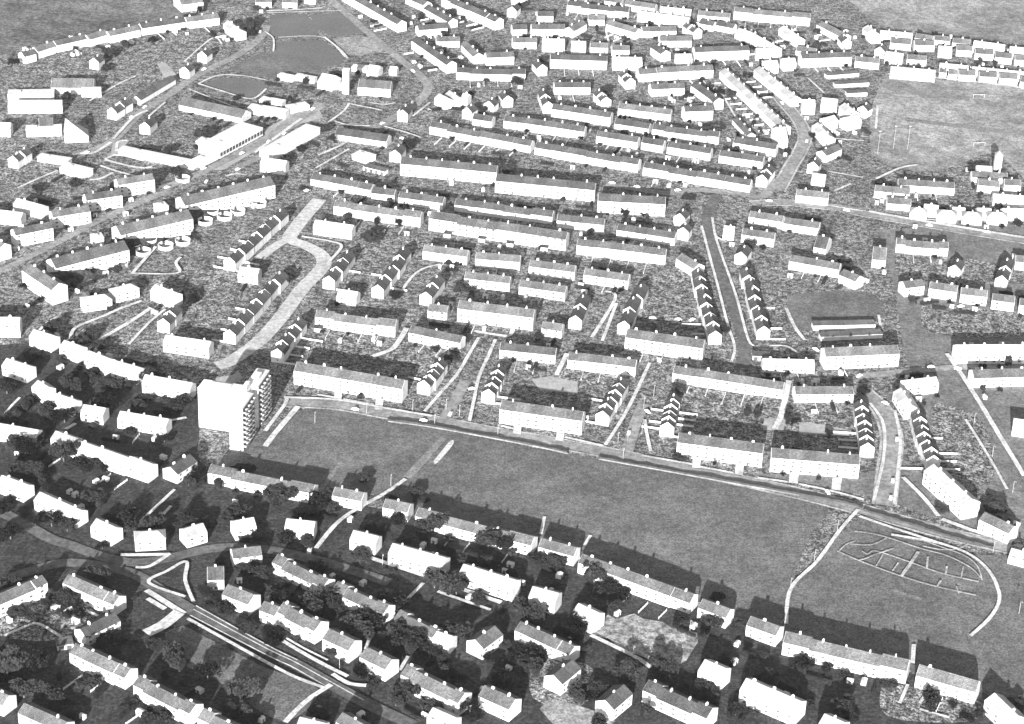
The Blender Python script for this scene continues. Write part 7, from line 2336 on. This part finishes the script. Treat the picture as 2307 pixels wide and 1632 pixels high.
# ---------------------------------------------------------------- setting
def sheet(name,pts,z,mat):
    me=bpy.data.meshes.new(name); me.from_pydata([(x,y,z) for x,y in pts],[],[tuple(range(len(pts)))]); me.materials.append(M[mat])
    o=link(name,me); tag(o,kind='structure')
    if me.polygons[0].normal.z<0: me.flip_normals()
    return o
sheet('ground',[(-5000,-1800),(5000,-1800),(5000,9000),(-5000,9000)],0,'ground')
def smooth(P,n=6):
    if len(P)<3: return P
    Q=[P[0]]+list(P)+[P[-1]]; out=[]
    for i in range(1,len(Q)-2):
        a,b,c,d=(Vector(q) for q in Q[i-1:i+3])
        for k in range(n):
            t=k/n; out.append(.5*((2*b)+(c-a)*t+(2*a-5*b+4*c-d)*t*t+(3*b-a-3*c+d)*t**3))
    out.append(Vector(P[-1])); return [tuple(p) for p in out]
def ribbon(name,P,w,z,mat,thick=0):
    P=[Vector(p) for p in smooth(P)]; v=[];f=[]
    for i,p in enumerate(P):
        d=(P[min(i+1,len(P)-1)]-P[max(i-1,0)]).normalized(); n=Vector((-d.y,d.x))
        ww=w*random.uniform(.94,1.06) if w<4 else w
        v+=[(*(p+n*ww/2),z),(*(p-n*ww/2),z)]
        if i: f.append((2*i-2,2*i-1,2*i+1,2*i))
    me=bpy.data.meshes.new(name); me.from_pydata(v,[],f); me.materials.append(M[mat]); o=link(name,me); tag(o,kind='structure'); return o
z=.02
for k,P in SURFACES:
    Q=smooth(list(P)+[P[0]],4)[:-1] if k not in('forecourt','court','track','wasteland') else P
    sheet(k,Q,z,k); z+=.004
z=.22
def offset(P,d):
    P=[Vector(p) for p in smooth(P)]; out=[]
    for i,p in enumerate(P):
        t=(P[min(i+1,len(P)-1)]-P[max(i-1,0)]).normalized(); out.append(tuple(p+Vector((-t.y,t.x))*d))
    return out[::3]+[out[-1]]
for k,w,P in ROADS:
    if k=='road' and w>=7 and w<12:
        for sgn in(-1,1): ribbon('pavement',offset(P,sgn*(w/2+.9)),1.4,z,'slabs'); z+=.003
z=.38
for k,w,P in ROADS:
    if k not in('path','trace'): ribbon('road',P,w,z,{'road':'road','darkroad':'old_road','paleroad':'concrete'}[k]); z+=.006
z=.55
for k,w,P in ROADS:
    if k in('path','trace'): ribbon('path',P,w,z,'path' if k=='path' else 'slabs'); z+=.005
sheet('sand_strip',smooth(list(SP['pit'])+[SP['pit'][0]],5)[:-1],.3,'path')
for A,B,h,fr in SP['banks']:      # grass banks rising against the low ends of the fan of flats; dark tone includes shade
    A,B=Vector(A),Vector(B); d=(B-A).normalized(); n=Vector((d.y,-d.x)); L=(B-A).length; N=10; v=[];f=[]
    for i in range(N+1):
        s=i/N; p=A+d*(-8+(L*fr+8)*s); hh=h*.92*(1-s); w=.25+13*(1-s)
        v+=[(*(p+n*.12),hh),(*(p+n*w*.5),hh*.55),(*(p+n*w),0)]
        if i: b=3*(i-1); f+=[(b,b+3,b+4,b+1),(b+1,b+4,b+5,b+2)]
    m=len(v); q=A-d*8-n*.2; v+=[(*q,0)]; f+=[(0,1,2,m)]
    me=bpy.data.meshes.new('grass_bank'); me.from_pydata(v,[],f); me.materials.append(M['scrub_with_shade']); tag(link('grass_bank',me),kind='structure')
# ---------------------------------------------------------------- buildings
CHIM=MB(); CHIM.box(-.45,.45,-.35,.35,-1.2,1.1); CHIM.box(-.25,-.05,-.12,.12,1.1,1.4); CHIM.box(.08,.28,-.12,.12,1.1,1.4)
CHIM_ME=CHIM.mesh('chimney',['chimney'])
def roof_shell(mb,x0,x1,y0,y1,H,R,t=.16,ov=.35,ye=0):
    ym=(y0+y1)/2; s=R/((y1-y0)/2); g=.004
    mb.prism([(y0-ov,H-ov*s+g),(y1+ov,H-ov*s+g),(y1+ov,H-ov*s+g+t),(ym,H+R+g+t),(y0-ov,H-ov*s+g+t)][0:0] or
             [(y0-ov,H-ov*s+g),(ym,H+R+g),(y1+ov,H-ov*s+g),(y1+ov,H-ov*s+g+t),(ym,H+R+g+t),(y0-ov,H-ov*s+g+t)],x0,x1)
WIN={}
def window_mesh(w,h,m='glass'):
    k=(w,h,m)
    if k not in WIN:
        mb=MB(); mb.box(-w/2,w/2,-.03,.03,0,h); WIN[k]=mb.mesh('window',[m])
    return WIN[k]
SILL=MB(); SILL.box(-.8,.8,-.06,.02,-.12,0); 
CATN={'apartment_block':'apartment block','terrace':'terrace','house':'house','school_building':'school','low_building':'building'}
def building(row,k,n,x,y,a,L,D,H,R,tone,form,step,win):
    kind,ph=ROWS[row]; form='gfh'[form]; rm=('rd','rm','rl')[tone]; nm=kind.replace('_',' ')
    roofs=('flat pale roof' if form=='f' else 'hipped pale roof' if form=='h' else ('dark slate roof','grey tiled roof','pale roof')[tone])
    where=f'{ORD[k]} from left {ph}' if n>1 else ph
    size='long' if L>45 else 'short' if L<18 else ''
    label=fit(f'{size} white {nm}, {roofs}, {where}',f'white {nm}, {roofs}, {where}',f'white {nm}, {where}')
    t=thing(kind,label,CATN[kind],x,y,a,f'{nm} row {ph}'); wall=MB(); roof=MB()
    rnd=random.Random(label); units=[(0,L,0,0)]
    if step and L>20 and win==0:
        n=3 if L<60 else 4; e=rnd.uniform(.16,.24); cut=[0,e]+([1-e] if n==3 else [.5,1-e])+[1]; dz=rnd.choice([(.7,0,.5,.1),(0,.6,.15,.7),(.5,.1,.6,.2)])
        units=[(cut[i]*L,cut[i+1]*L,dz[i],(.7 if i in(0,n-1) else 0)) for i in range(n)]
    chim=[]
    for i,(u0,u1,dz,dy) in enumerate(units):
        x0,x1=u0-L/2,u1-L/2; y0,y1=-D/2+dy,D/2+dy; h=H+dz
        if i and len(units)>1: x0+=.003
        if form=='g':
            wall.prism([(y0,-.3),(y1,-.3),(y1,h),((y0+y1)/2,h+R),(y0,h)],x0,x1)
            roof_shell(roof,x0+(.12 if i==0 else 0),x1-(.12 if i==len(units)-1 else 0),y0,y1,h,R)
            if kind!='school_building' and kind!='low_building':
                n=max(1,round((u1-u0)/10))
                for k in range(n): chim.append((x0+(k+.5)*(u1-u0)/n+rnd.uniform(-.6,.6),(y0+y1)/2+.2,h+R))
        elif form=='h':
            wall.box(x0,x1,y0,y1,-.3,h); o=.35; ym=(y0+y1)/2; q=D*.42
            roof.poly([(x0-o,y0-o,h+.02),(x1+o,y0-o,h+.02),(x1+o,y1+o,h+.02),(x0-o,y1+o,h+.02),(x0+q,ym,h+R),(x1-q,ym,h+R)],[(0,1,5,4),(1,2,5),(2,3,4,5),(3,0,4),(0,3,2,1)])
            chim.append((0,ym+.3,h+R-.3))
        else:
            wall.box(x0,x1,y0,y1,-.3,h); roof.box(x0-.2,x1+.2,y0-.2,y1+.2,h+.003,h+R); roof.box(x0+L*.2,x0+L*.2+2.5,-1,1.2,h+R,h+R+.9)
    wall.build('wall','wall',t); roof.build('roof','flat' if form=='f' else rm,t)
    if form!='f' and (y<110 or H>7.4) and kind in('terrace','house','apartment_block'):
        fl=3 if H>7.4 else 2; gap=3.9 if H>7.4 else 4.3
        for u0,u1,dz,dy in units:
            m=max(1,int((u1-u0-1)/gap))
            for k in range(m):
                for f in range(fl):
                    link('window',window_mesh(1.5 if (k+f)%3 else 1.1,1.05,'curtain'),t,(u0-L/2+(k+.5)*(u1-u0)/m,-D/2+dy,1.0+f*2.55+dz*.5))
    for c in chim:
        if rnd.random()<.15: continue
        o=link('chimney',CHIM_ME,t,c); o.rotation_euler=(0,0,rnd.choice([0,0,1.5708])); o.scale=(rnd.uniform(.8,1.5),rnd.uniform(.8,1.2),rnd.uniform(.75,1.2))
    if win<0:
        for k in range(-win):
            mb=MB(); mb.box(-L/36,L/36,-.05,.05,0,2.6); o=mb.build('window','glass',t); o.location=(-L/2+(k+.5)*L/-win,-D/2,1.2)
    if win>0:
        for s in range(win):
            u=-L/2+(s+.5)*L/win+rnd.uniform(-1,1)
            for fl in range(2):
                for d in(-.95,.95):
                    link('window',window_mesh(1.2,.55),t,(u+d*1.2,-D/2-.0,2.9+fl*2.5))
            mb=MB(); mb.box(-.6,.6,-.04,.04,0,2.1); o=mb.build('door','door',t); o.location=(u,-D/2,.1)
            mb=MB(); mb.box(-1.1,1.1,-1.1,0,0,.18); o=mb.build('porch_roof','wall',t); o.location=(u,-D/2-.005,2.35)
    return t
for b in BUILDINGS: building(*b)
# houses in stepped rows: local x runs from the front gable to the back
def stepped_house(row,k,n,x,y,a,L,H):
    W,R,ph=7.0,2.5,STEPPED_ROWS[row]
    label=fit(f'white gabled house, {ORD[k]} from front of stepped row {ph}') if n>1 else f'single white gabled house {ph}'
    group=f'stepped row of houses {ph}' if n>1 else ''
    t=thing('gabled_house',label,'house',x,y,a,group or None); mb=MB(); h=W/2
    mb.prism([(-h,-.3),(h,-.3),(h,H),(0,H+R),(-h,H)],-L/2+.02,L/2-.02); mb.build('wall','wall',t)
    rf=MB(); roof_shell(rf,-L/2+.4,L/2-.05,-h,h,H,R); r=rf.build('roof','rd',t)
    p=MB(); k=.85; p.prism([(-h-.06,-.3),(h+.06,-.3),(h+.06,H+k-.2),(0,H+R+k),(-h-.06,H+k-.2)],-L/2-.03,-L/2+.36); p.build('gable_wall','wall',t)
    link('chimney',CHIM_ME,t,(L*.2,.3,H+R))
    w=link('window',window_mesh(.7,.9),t,(-L/2-.03,0,1.2)); w.rotation_euler=(0,0,1.5708)
    return t
for s in STEPPED: stepped_house(*s)
for x,y,a,L,D,H,label in LOWS:
    t=thing('garage_row',label,'garages',x,y,a); mb=MB(); mb.prism([(-D/2,-.2),(D/2,-.2),(D/2,H),(-D/2,H)],-L/2,L/2); mb.build('wall','wall',t)
    rf=MB(); rf.prism([(-D/2-.25,H+.004),(D/2+.25,H+.004),(D/2+.25,H+.5),(-D/2-.25,H+.2)],-L/2-.2,L/2+.2); rf.build('roof','rm',t)
    if 'dark doors' in label or L<12:
        n=max(2,int(L/3.2))
        for k in range(n):
            d=MB(); d.box(-1.1,1.1,-.03,.03,0,2); o=d.build('door','door',t); o.location=(-L/2+(k+.5)*L/n,-D/2,.05)
# tower block: an end slab running back and a side slab crossing it
(P,Q),(S0,S1)=SP['tower_front'],SP['tower_side']
P,Q=Vector(P),Vector(Q); d=(Q-P).normalized(); a=math.atan2(d.y,d.x); W=(Q-P).length; TL=42; c=(P+Q)/2
tw=thing('tower_block','tall white tower block with balconies at the corner of the green','tower block',c.x,c.y,a)
mb=MB(); mb.box(-W/2,W/2,0,17,-.3,24); mb.box(-W/2+.02,W/2-3.2,17,24,-.3,23.9); mb.box(-W/2,W/2,24,TL,-.3,24); mb.build('wall','wall',tw)
for y0,y1 in((.6,16.9),(24.2,TL-.4)): mb=MB(); mb.box(W/2+.003,W/2+.12,y0,y1,0,23.6); mb.build('side_wall','side_shade',tw)  # thin facing, coloured dark for the tower's shaded side
mb=MB(); mb.box(-W/2+.3,W/2-.3,.3,16.7,24.002,24.3); mb.box(-W/2+.3,W/2-3.4,17.1,23.9,23.903,24.2); mb.box(-W/2+.3,W/2-.3,24.3,TL-.3,24.002,24.3); mb.build('roof','flat',tw)
mb=MB(); mb.box(-W/2+.8,W/2-3.8,17.5,23.5,24.3,26.8); mb.build('lift_house','wall',tw)
mb=MB(); mb.box(-W/2+1.5,W/2-1.6,30,35,24.3,26.2); mb.build('tank_room','wall',tw)
S0,S1=Vector(S0),Vector(S1); sl=(S1-S0).length
inv=Matrix.Rotation(-a,2); q=inv@(S0-c)
mb=MB(); mb.box(q.x,-W/2-.003,q.y,q.y+9,-.3,23); mb.build('side_block','wall',tw)
mb=MB(); mb.box(q.x+.3,-W/2-.3,q.y+.4,q.y+8.6,23.002,23.3); mb.build('roof','flat',tw)
mb=MB(); mb.box(q.x+5,q.x+16,q.y+3,q.y+6,23.3,24.2); mb.build('roof_plant','wall',tw)
BAL=MB(); BAL.box(0,1.3,-1.7,1.7,0,.15); BAL.box(1.2,1.3,-1.7,1.7,.15,1.05); BAL.box(0,1.2,-1.7,-1.6,.15,1.05); BAL.box(0,1.2,1.6,1.7,.15,1.05)
BAL_ME=BAL.mesh('balcony',['balcony'])
for fl in range(8):
    for yy in(2.6,6.6,10.6,14.6,26.6,30.6,34.6,38.6):
        link('balcony',BAL_ME,tw,(W/2+.12,yy,1.8+fl*2.75))
for fl in range(8):
    for yy in(4.6,8.6,12.6,28.6,32.6,36.6):
        w=link('window',window_mesh(1.6,1.3),tw,(W/2+.12,yy,2.4+fl*2.75)); w.rotation_euler=(0,0,1.5708)
# church with the steep wedge roof
(P,Q)=SP['wedge']; P,Q=Vector(P),Vector(Q); d=(Q-P).normalized(); a=math.atan2(d.y,d.x); L=(Q-P).length; c=(P+Q)/2
t=thing('church','white church with one steep wedge roof rising to a point at the left','church',c.x,c.y,a)
mb=MB(); mb.box(-L/2,L/2,0,11,-.3,4); mb.build('wall','wall',t)
mb=MB(); mb.poly([(-L/2-.3,-.3,4),(L/2+.3,-.3,4),(L/2+.3,11.3,4),(-L/2-.3,11.3,4),(-L/2+1.2,7,14.5)],[(0,1,4),(1,2,4),(2,3,4),(3,0,4),(0,3,2,1)]); mb.build('roof','rl',t)
x,y=SP['chimney']
t=thing('boiler_chimney','tall white square boiler chimney standing by the upper left hall','chimney',x,y,-.1)
mb=MB(); mb.box(-2.2,2.2,-2,2,-.2,17); mb.build('shaft','wall',t); mb=MB(); mb.box(-2.5,2.5,-2.3,2.3,17.003,17.6); mb.build('cap','chimney',t)
x,y=SP['church']
t=thing('church_tower','slim white church tower at the edge of the playing field','church tower',x,y,0)
mb=MB(); mb.box(-2.2,2.2,-2.2,2.2,-.2,13); mb.build('shaft','wall',t); mb=MB(); mb.poly([(-2.4,-2.4,13.003),(2.4,-2.4,13.003),(2.4,2.4,13.003),(-2.4,2.4,13.003),(0,0,15.5)],[(0,1,4),(1,2,4),(2,3,4),(3,0,4),(0,3,2,1)]); mb.build('roof','rl',t)
for k,(p,q) in enumerate(SP['goals']):
    p,q=Vector(p),Vector(q); c=(p+q)/2; d=q-p; w=d.length/2; hz=2.6
    t=thing('goal',('far','near')[k]+' white goal frame on the grass playing field','goal',c.x,c.y,math.atan2(d.y,d.x),'goals on the playing field')
    for s in(-1,1): mb=MB(); mb.box(s*w-.12,s*w+.12,-.12,.12,0,hz); mb.build('post','metal',t)
    mb=MB(); mb.box(-w-.12,w+.12,-.12,.12,hz+.003,hz+.24); mb.build('crossbar','metal',t)
for k,(x,y) in enumerate(SP['poles']):
    t=thing('flood_pole',('left','middle','right')[k]+' of three tall thin poles at the playing field corner','pole',x,y,0,'poles at the playing field corner')
    mb=MB(); mb.tube((0,0,0),(0,0,16),.12,.07); mb.build('mast','metal',t); mb=MB(); mb.box(-.8,.8,-.15,.15,16.0,16.4); mb.build('crossarm','metal',t)
# hedges along the south side of the green road
for k,P in enumerate(SP['hedge']):
    P=[Vector(p) for p in smooth(P,10)]; v=[];f=[]; rnd=random.Random(k)
    n=len(P)
    for i,p in enumerate(P):
        d=(P[min(i+1,n-1)]-P[max(i-1,0)]).normalized(); nn=Vector((-d.y,d.x)); w=rnd.uniform(.9,1.3); h=rnd.uniform(1.1,1.6)
        v+=[(*(p-nn*w),0),(*(p-nn*w*.85),h),(*(p+nn*w*.85),h*rnd.uniform(.9,1.1)),(*(p+nn*w),0)]
        if i:
            b=4*(i-1)
            f+=[(b,b+4,b+5,b+1),(b+1,b+5,b+6,b+2),(b+2,b+6,b+7,b+3)]
    f+=[(0,1,2,3),(4*n-1,4*n-2,4*n-3,4*n-4)]
    me=bpy.data.meshes.new('hedge'); me.from_pydata(v,[],f); me.materials.append(M['hedge'])
    tag(link('hedge',me),('dark clipped hedge by the left half of the green road','long dark hedge between green and the road beside it','dark hedge along the road past the track')[k],'hedge')
# ---------------------------------------------------------------- plants, sheds, fences
def crown_mesh(seed,n,leaf):
    rnd=random.Random(seed); mb=MB()
    cl=[(Vector((rnd.gauss(0,.24),rnd.gauss(0,.24),rnd.uniform(.3,.82))),rnd.uniform(.16,.3)) for _ in range(12)]
    for i in range(n):
        c,r=rnd.choice(cl); d=Vector((rnd.gauss(0,1),rnd.gauss(0,1),rnd.gauss(0,1))).normalized()*r*rnd.uniform(.6,1.08); p=c+d
        p.z=max(.06,min(1,p.z)); p.x=max(-.55,min(.55,p.x)); p.y=max(-.55,min(.55,p.y))
        u=Vector((rnd.gauss(0,1),rnd.gauss(0,1),rnd.gauss(0,.6))).normalized(); w=u.orthogonal().normalized(); s=leaf*rnd.uniform(.6,1.3)
        mb.poly([p-u*s-w*s*.5,p+u*s*.2-w*s*.8,p+u*s+w*s*.3,p-u*s*.1+w*s*.9],[(0,1,2,3)])
    return mb.mesh('crown',['leaf'])
def hedge_mesh(seed):
    rnd=random.Random(seed); mb=MB()
    for i in range(700):
        p=Vector((rnd.uniform(-.5,.5),rnd.uniform(-.5,.5),rnd.uniform(.03,1)))
        if rnd.random()<.6: p.y=math.copysign(.5,p.y)*rnd.uniform(.8,1.1)
        elif rnd.random()<.6: p.z=rnd.uniform(.9,1.08)
        a=rnd.uniform(.012,.024); h=rnd.uniform(.1,.2); q=rnd.uniform(-.3,.3)
        mb.poly([p+Vector((-a,-q*.5,-h*.5)),p+Vector((a,q*.4,-h*.4)),p+Vector((a*.8,q,h*.5)),p+Vector((-a*.9,-q*.6,h*.6))],[(0,1,2,3)])
    return mb.mesh('garden_hedge',['leaf'])
HEDGES=[hedge_mesh(50+k) for k in range(3)]
CROWNS=[crown_mesh(k,2600,.05) for k in range(4)]; BUSHES=[crown_mesh(20+k,520,.1) for k in range(4)]
TR=MB(); TR.tube((0,0,0),(0,0,.45),.035,.025); TR.tube((0,0,.4),(.13,.05,.7),.02,.008); TR.tube((0,0,.38),(-.12,.08,.68),.02,.008); TR.tube((0,0,.42),(.02,-.14,.72),.02,.008); TRUNK=TR.mesh('trunk',['bark'])
SH=MB(); SH.prism([(-.5,0),(.5,0),(.5,.8),(0,1),(-.5,.8)],-.5,.5); SH.prism([(-.56,.775),(0,1.003),(.56,.775),(.56,.82),(0,1.05),(-.56,.82)],-.55,.55,1); SH.box(-.2,.2,-.52,-.503,0,.7,2); SHED=SH.mesh('garden_shed',['wall','flat','door'])
GN={'tree':'dark trees among the houses','bush':'dark bushes in the gardens','shed':'white sheds in the gardens','hedge':'dark hedges in the gardens'}
ADJ={'tree':'bushy dark tree','bush':'dark garden bush','shed':'small white shed','hedge':'dark garden hedge'}
for i,(ty,x,y,r,sw,sh,pl,rl,bi) in enumerate(CLUTTER):
    typ=('tree','bush','shed','hedge')[ty]; s=(sw,sw*(.8 if ty==2 else 1),sh)
    lab=fit(f'{PLACE[pl]}{ADJ[typ]} {RELATION[rl]} {nick(bi)}',f'{PLACE[pl]}{typ} {RELATION[rl]} {nick(bi)}')
    if typ=='tree':
        t=thing('tree',lab,'tree',x,y,r,GN[typ]); t.scale=(s[0]*random.uniform(.75,1.2),s[1]*random.uniform(.75,1.2),s[2]*random.uniform(.75,1.2)); link('trunk',TRUNK,t); link('crown',CROWNS[i%4],t)
    else:
        o=link({'bush':'bush','shed':'garden_shed','hedge':'garden_hedge'}[typ],BUSHES[i%4] if typ=='bush' else SHED if typ=='shed' else HEDGES[i%3]); o.location=(x,y,-.02); o.rotation_euler=(0,0,r); o.scale=(sw,1.3,sh) if typ=='hedge' else s; tag(o,lab,typ,GN[typ])
for x,y,a,L,fk,p,k,sd in FENCES:
    if fk==0: lab=fit(f'white fence {("left","right")[sd]} of {ORD[k]} house from front of stepped row {STEPPED_ROWS[p]}',f'fence {("left","right")[sd]} of {ORD[k]} house in stepped row {STEPPED_ROWS[p]}'); g='white fences beside stepped rows'
    else: lab=fit(f'{ORD[k]} white garden fence before {nick(p)}',f'{ORD[k]} fence before {nick(p)}'); g='white fences dividing terrace gardens'
    mb=MB(); n=max(2,int(L/2)); mb.box(-L/2,L/2,-.05,.05,.12,1.15)
    for k in range(n+1): mb.box(-L/2+k*L/n-.09,-L/2+k*L/n+.09,-.12,.12,0,1.3)
    o=mb.build('garden_fence','fence'); o.location=(x,y,0); o.rotation_euler=(0,0,a); tag(o,lab,'fence',g)
MORE=['','another ','further ','last ','outer ','next ']
for x,y,q,rl,bi in RINGS:
    lab=fit(f'{MORE[q]}round white ring wall {RELATION[rl]} {nick(bi)}')
    n=28; R1,R2,h=4.6,4.2,2.3; v=[];f=[]
    for k in range(n):
        c,s=math.cos(2*math.pi*k/n),math.sin(2*math.pi*k/n); v+=[(R1*c,R1*s,0),(R1*c,R1*s,h),(R2*c,R2*s,h),(R2*c,R2*s,0)]
        b=4*k; e=4*((k+1)%n)
        if k%28 not in(8,9): f+=[(b,e,e+1,b+1),(b+1,e+1,e+2,b+2),(b+2,e+2,e+3,b+3)]
    me=bpy.data.meshes.new('ring_wall'); me.from_pydata(v,[],f); me.materials.append(M['wall']); o=link('ring_wall',me,None,(x,y,0)); tag(o,lab,'ring wall','ring walls below the fan of flats')
for x,y,q,rl,bi in BINS:
    lab=fit(f'{MORE[q]}white flat topped store {RELATION[rl]} {nick(bi)}')
    t=thing('store',lab,'store',x,y,-.15,'stores in front of the paired rows'); mb=MB(); mb.box(-2,2,-1.6,1.6,-.1,2.3); mb.build('wall','wall',t); mb=MB(); mb.box(-2.3,2.3,-1.9,1.9,2.303,2.55); mb.build('roof','rd',t)
# ---------------------------------------------------------------- cars and lamps
CB=MB(); CB.prism([(-.8,.3),(.8,.3),(.8,.85),(-.8,.85)],-2,2); CB.poly([(-1.1,-.72,.853),(1.3,-.72,.853),(1.3,.72,.853),(-1.1,.72,.853),(-.6,-.6,1.4),(.9,-.6,1.4),(.9,.6,1.4),(-.6,.6,1.4)],[(4,5,6,7),(0,1,5,4),(1,2,6,5),(2,3,7,6),(3,0,4,7)]); CAR=CB.mesh('body',['car'])
WB=MB(); WB.tube((0,-.1,0),(0,.1,0),.32,.32,12); WHEEL=WB.mesh('wheel',['tyre'])
GB=MB(); GB.box(-.03,.03,-.55,.55,0,.36); WSC=GB.mesh('windscreen',['glass'])
for i,(x,y,q,rl,bi) in enumerate(CARS):
    lab=fit(f'{MORE[q]}small white car {RELATION[rl]} {nick(bi)}')
    t=thing('parked_car',lab,'car',x,y,CAR_TURNS[i],'white cars about the estate',.45); link('body',CAR,t,(0,0,0))
    for sx in(-1.25,1.25):
        for sy in(-.74,.74): link('wheel',WHEEL,t,(sx,sy,.32))
    w=link('windscreen',WSC,t,(1.17,0,.95)); w.rotation_euler=(0,-.6,0)
PB=MB(); PB.tube((0,0,0),(0,0,7),.12,.08); PB.tube((0,0,6.95),(.3,-1.0,7.4),.09,.08); POLE=PB.mesh('post',['metal'])
HB=MB(); HB.box(-.2,.2,-.5,.5,-.08,.1); LH=HB.mesh('lamp_head',['metal'])
for x,y,q,rl,bi in LAMPS:
    lab=fit(f'{MORE[q]}tall white street lamp {RELATION[rl]} {nick(bi)}')
    t=thing('street_lamp',lab,'street lamp',x,y,0,'street lamps along the roads'); link('post',POLE,t); link('lamp_head',LH,t,(.33,-1.5,7.42))
hz=MB(); hz.box(-900,900,-1150,1500,-1,640); o=hz.mesh('haze',[]); hm=bpy.data.materials.new('haze_air'); hm.use_nodes=True; hn=hm.node_tree; hn.nodes.clear()
ho=hn.nodes.new('ShaderNodeOutputMaterial'); hv=hn.nodes.new('ShaderNodeVolumePrincipled'); hv.inputs['Density'].default_value=.000012; hv.inputs['Color'].default_value=(.9,.9,.9,1); hv.inputs['Anisotropy'].default_value=0
hn.links.new(hv.outputs[0],ho.inputs['Volume']); o.materials.append(hm); tag(link('haze',o),kind='stuff')
# ---------------------------------------------------------------- camera, light
cd=bpy.data.cameras.new('camera'); co=bpy.data.objects.new('camera',cd); col.objects.link(co); sc.camera=co
(rx,ry,rz),pos,lens=CAM
co.matrix_world=Matrix(((rx[0],ry[0],rz[0],pos[0]),(rx[1],ry[1],rz[1],pos[1]),(rx[2],ry[2],rz[2],pos[2]),(0,0,0,1)))
cd.sensor_width=36; cd.lens=lens; cd.clip_start=1; cd.clip_end=30000
EL,AZ=math.radians(16.5),math.radians(8.5)      # sun low behind the camera, shadows run away and a little to the right
ld=bpy.data.lights.new('sun','SUN'); ld.energy=5; ld.angle=math.radians(.6); ld.color=(1,1,1); lo=bpy.data.objects.new('sun',ld); col.objects.link(lo)
sd=Vector((math.sin(AZ)*math.cos(EL),math.cos(AZ)*math.cos(EL),-math.sin(EL))); lo.rotation_euler=sd.to_track_quat('-Z','Y').to_euler()
w=bpy.data.worlds.new('World'); sc.world=w; w.use_nodes=True; nt=w.node_tree; bg=nt.nodes['Background']
sky=nt.nodes.new('ShaderNodeTexSky'); sky.sky_type='NISHITA'; sky.sun_disc=False; sky.sun_elevation=EL; sky.sun_rotation=math.atan2(-sd.x,-sd.y)
bw=nt.nodes.new('ShaderNodeRGBToBW'); nt.links.new(sky.outputs[0],bw.inputs[0]); nt.links.new(bw.outputs[0],bg.inputs[0]); bg.inputs[1].default_value=.09
sc.view_settings.view_transform='Standard'; sc.view_settings.look='None'; sc.view_settings.gamma=1; sc.view_settings.exposure=1.75
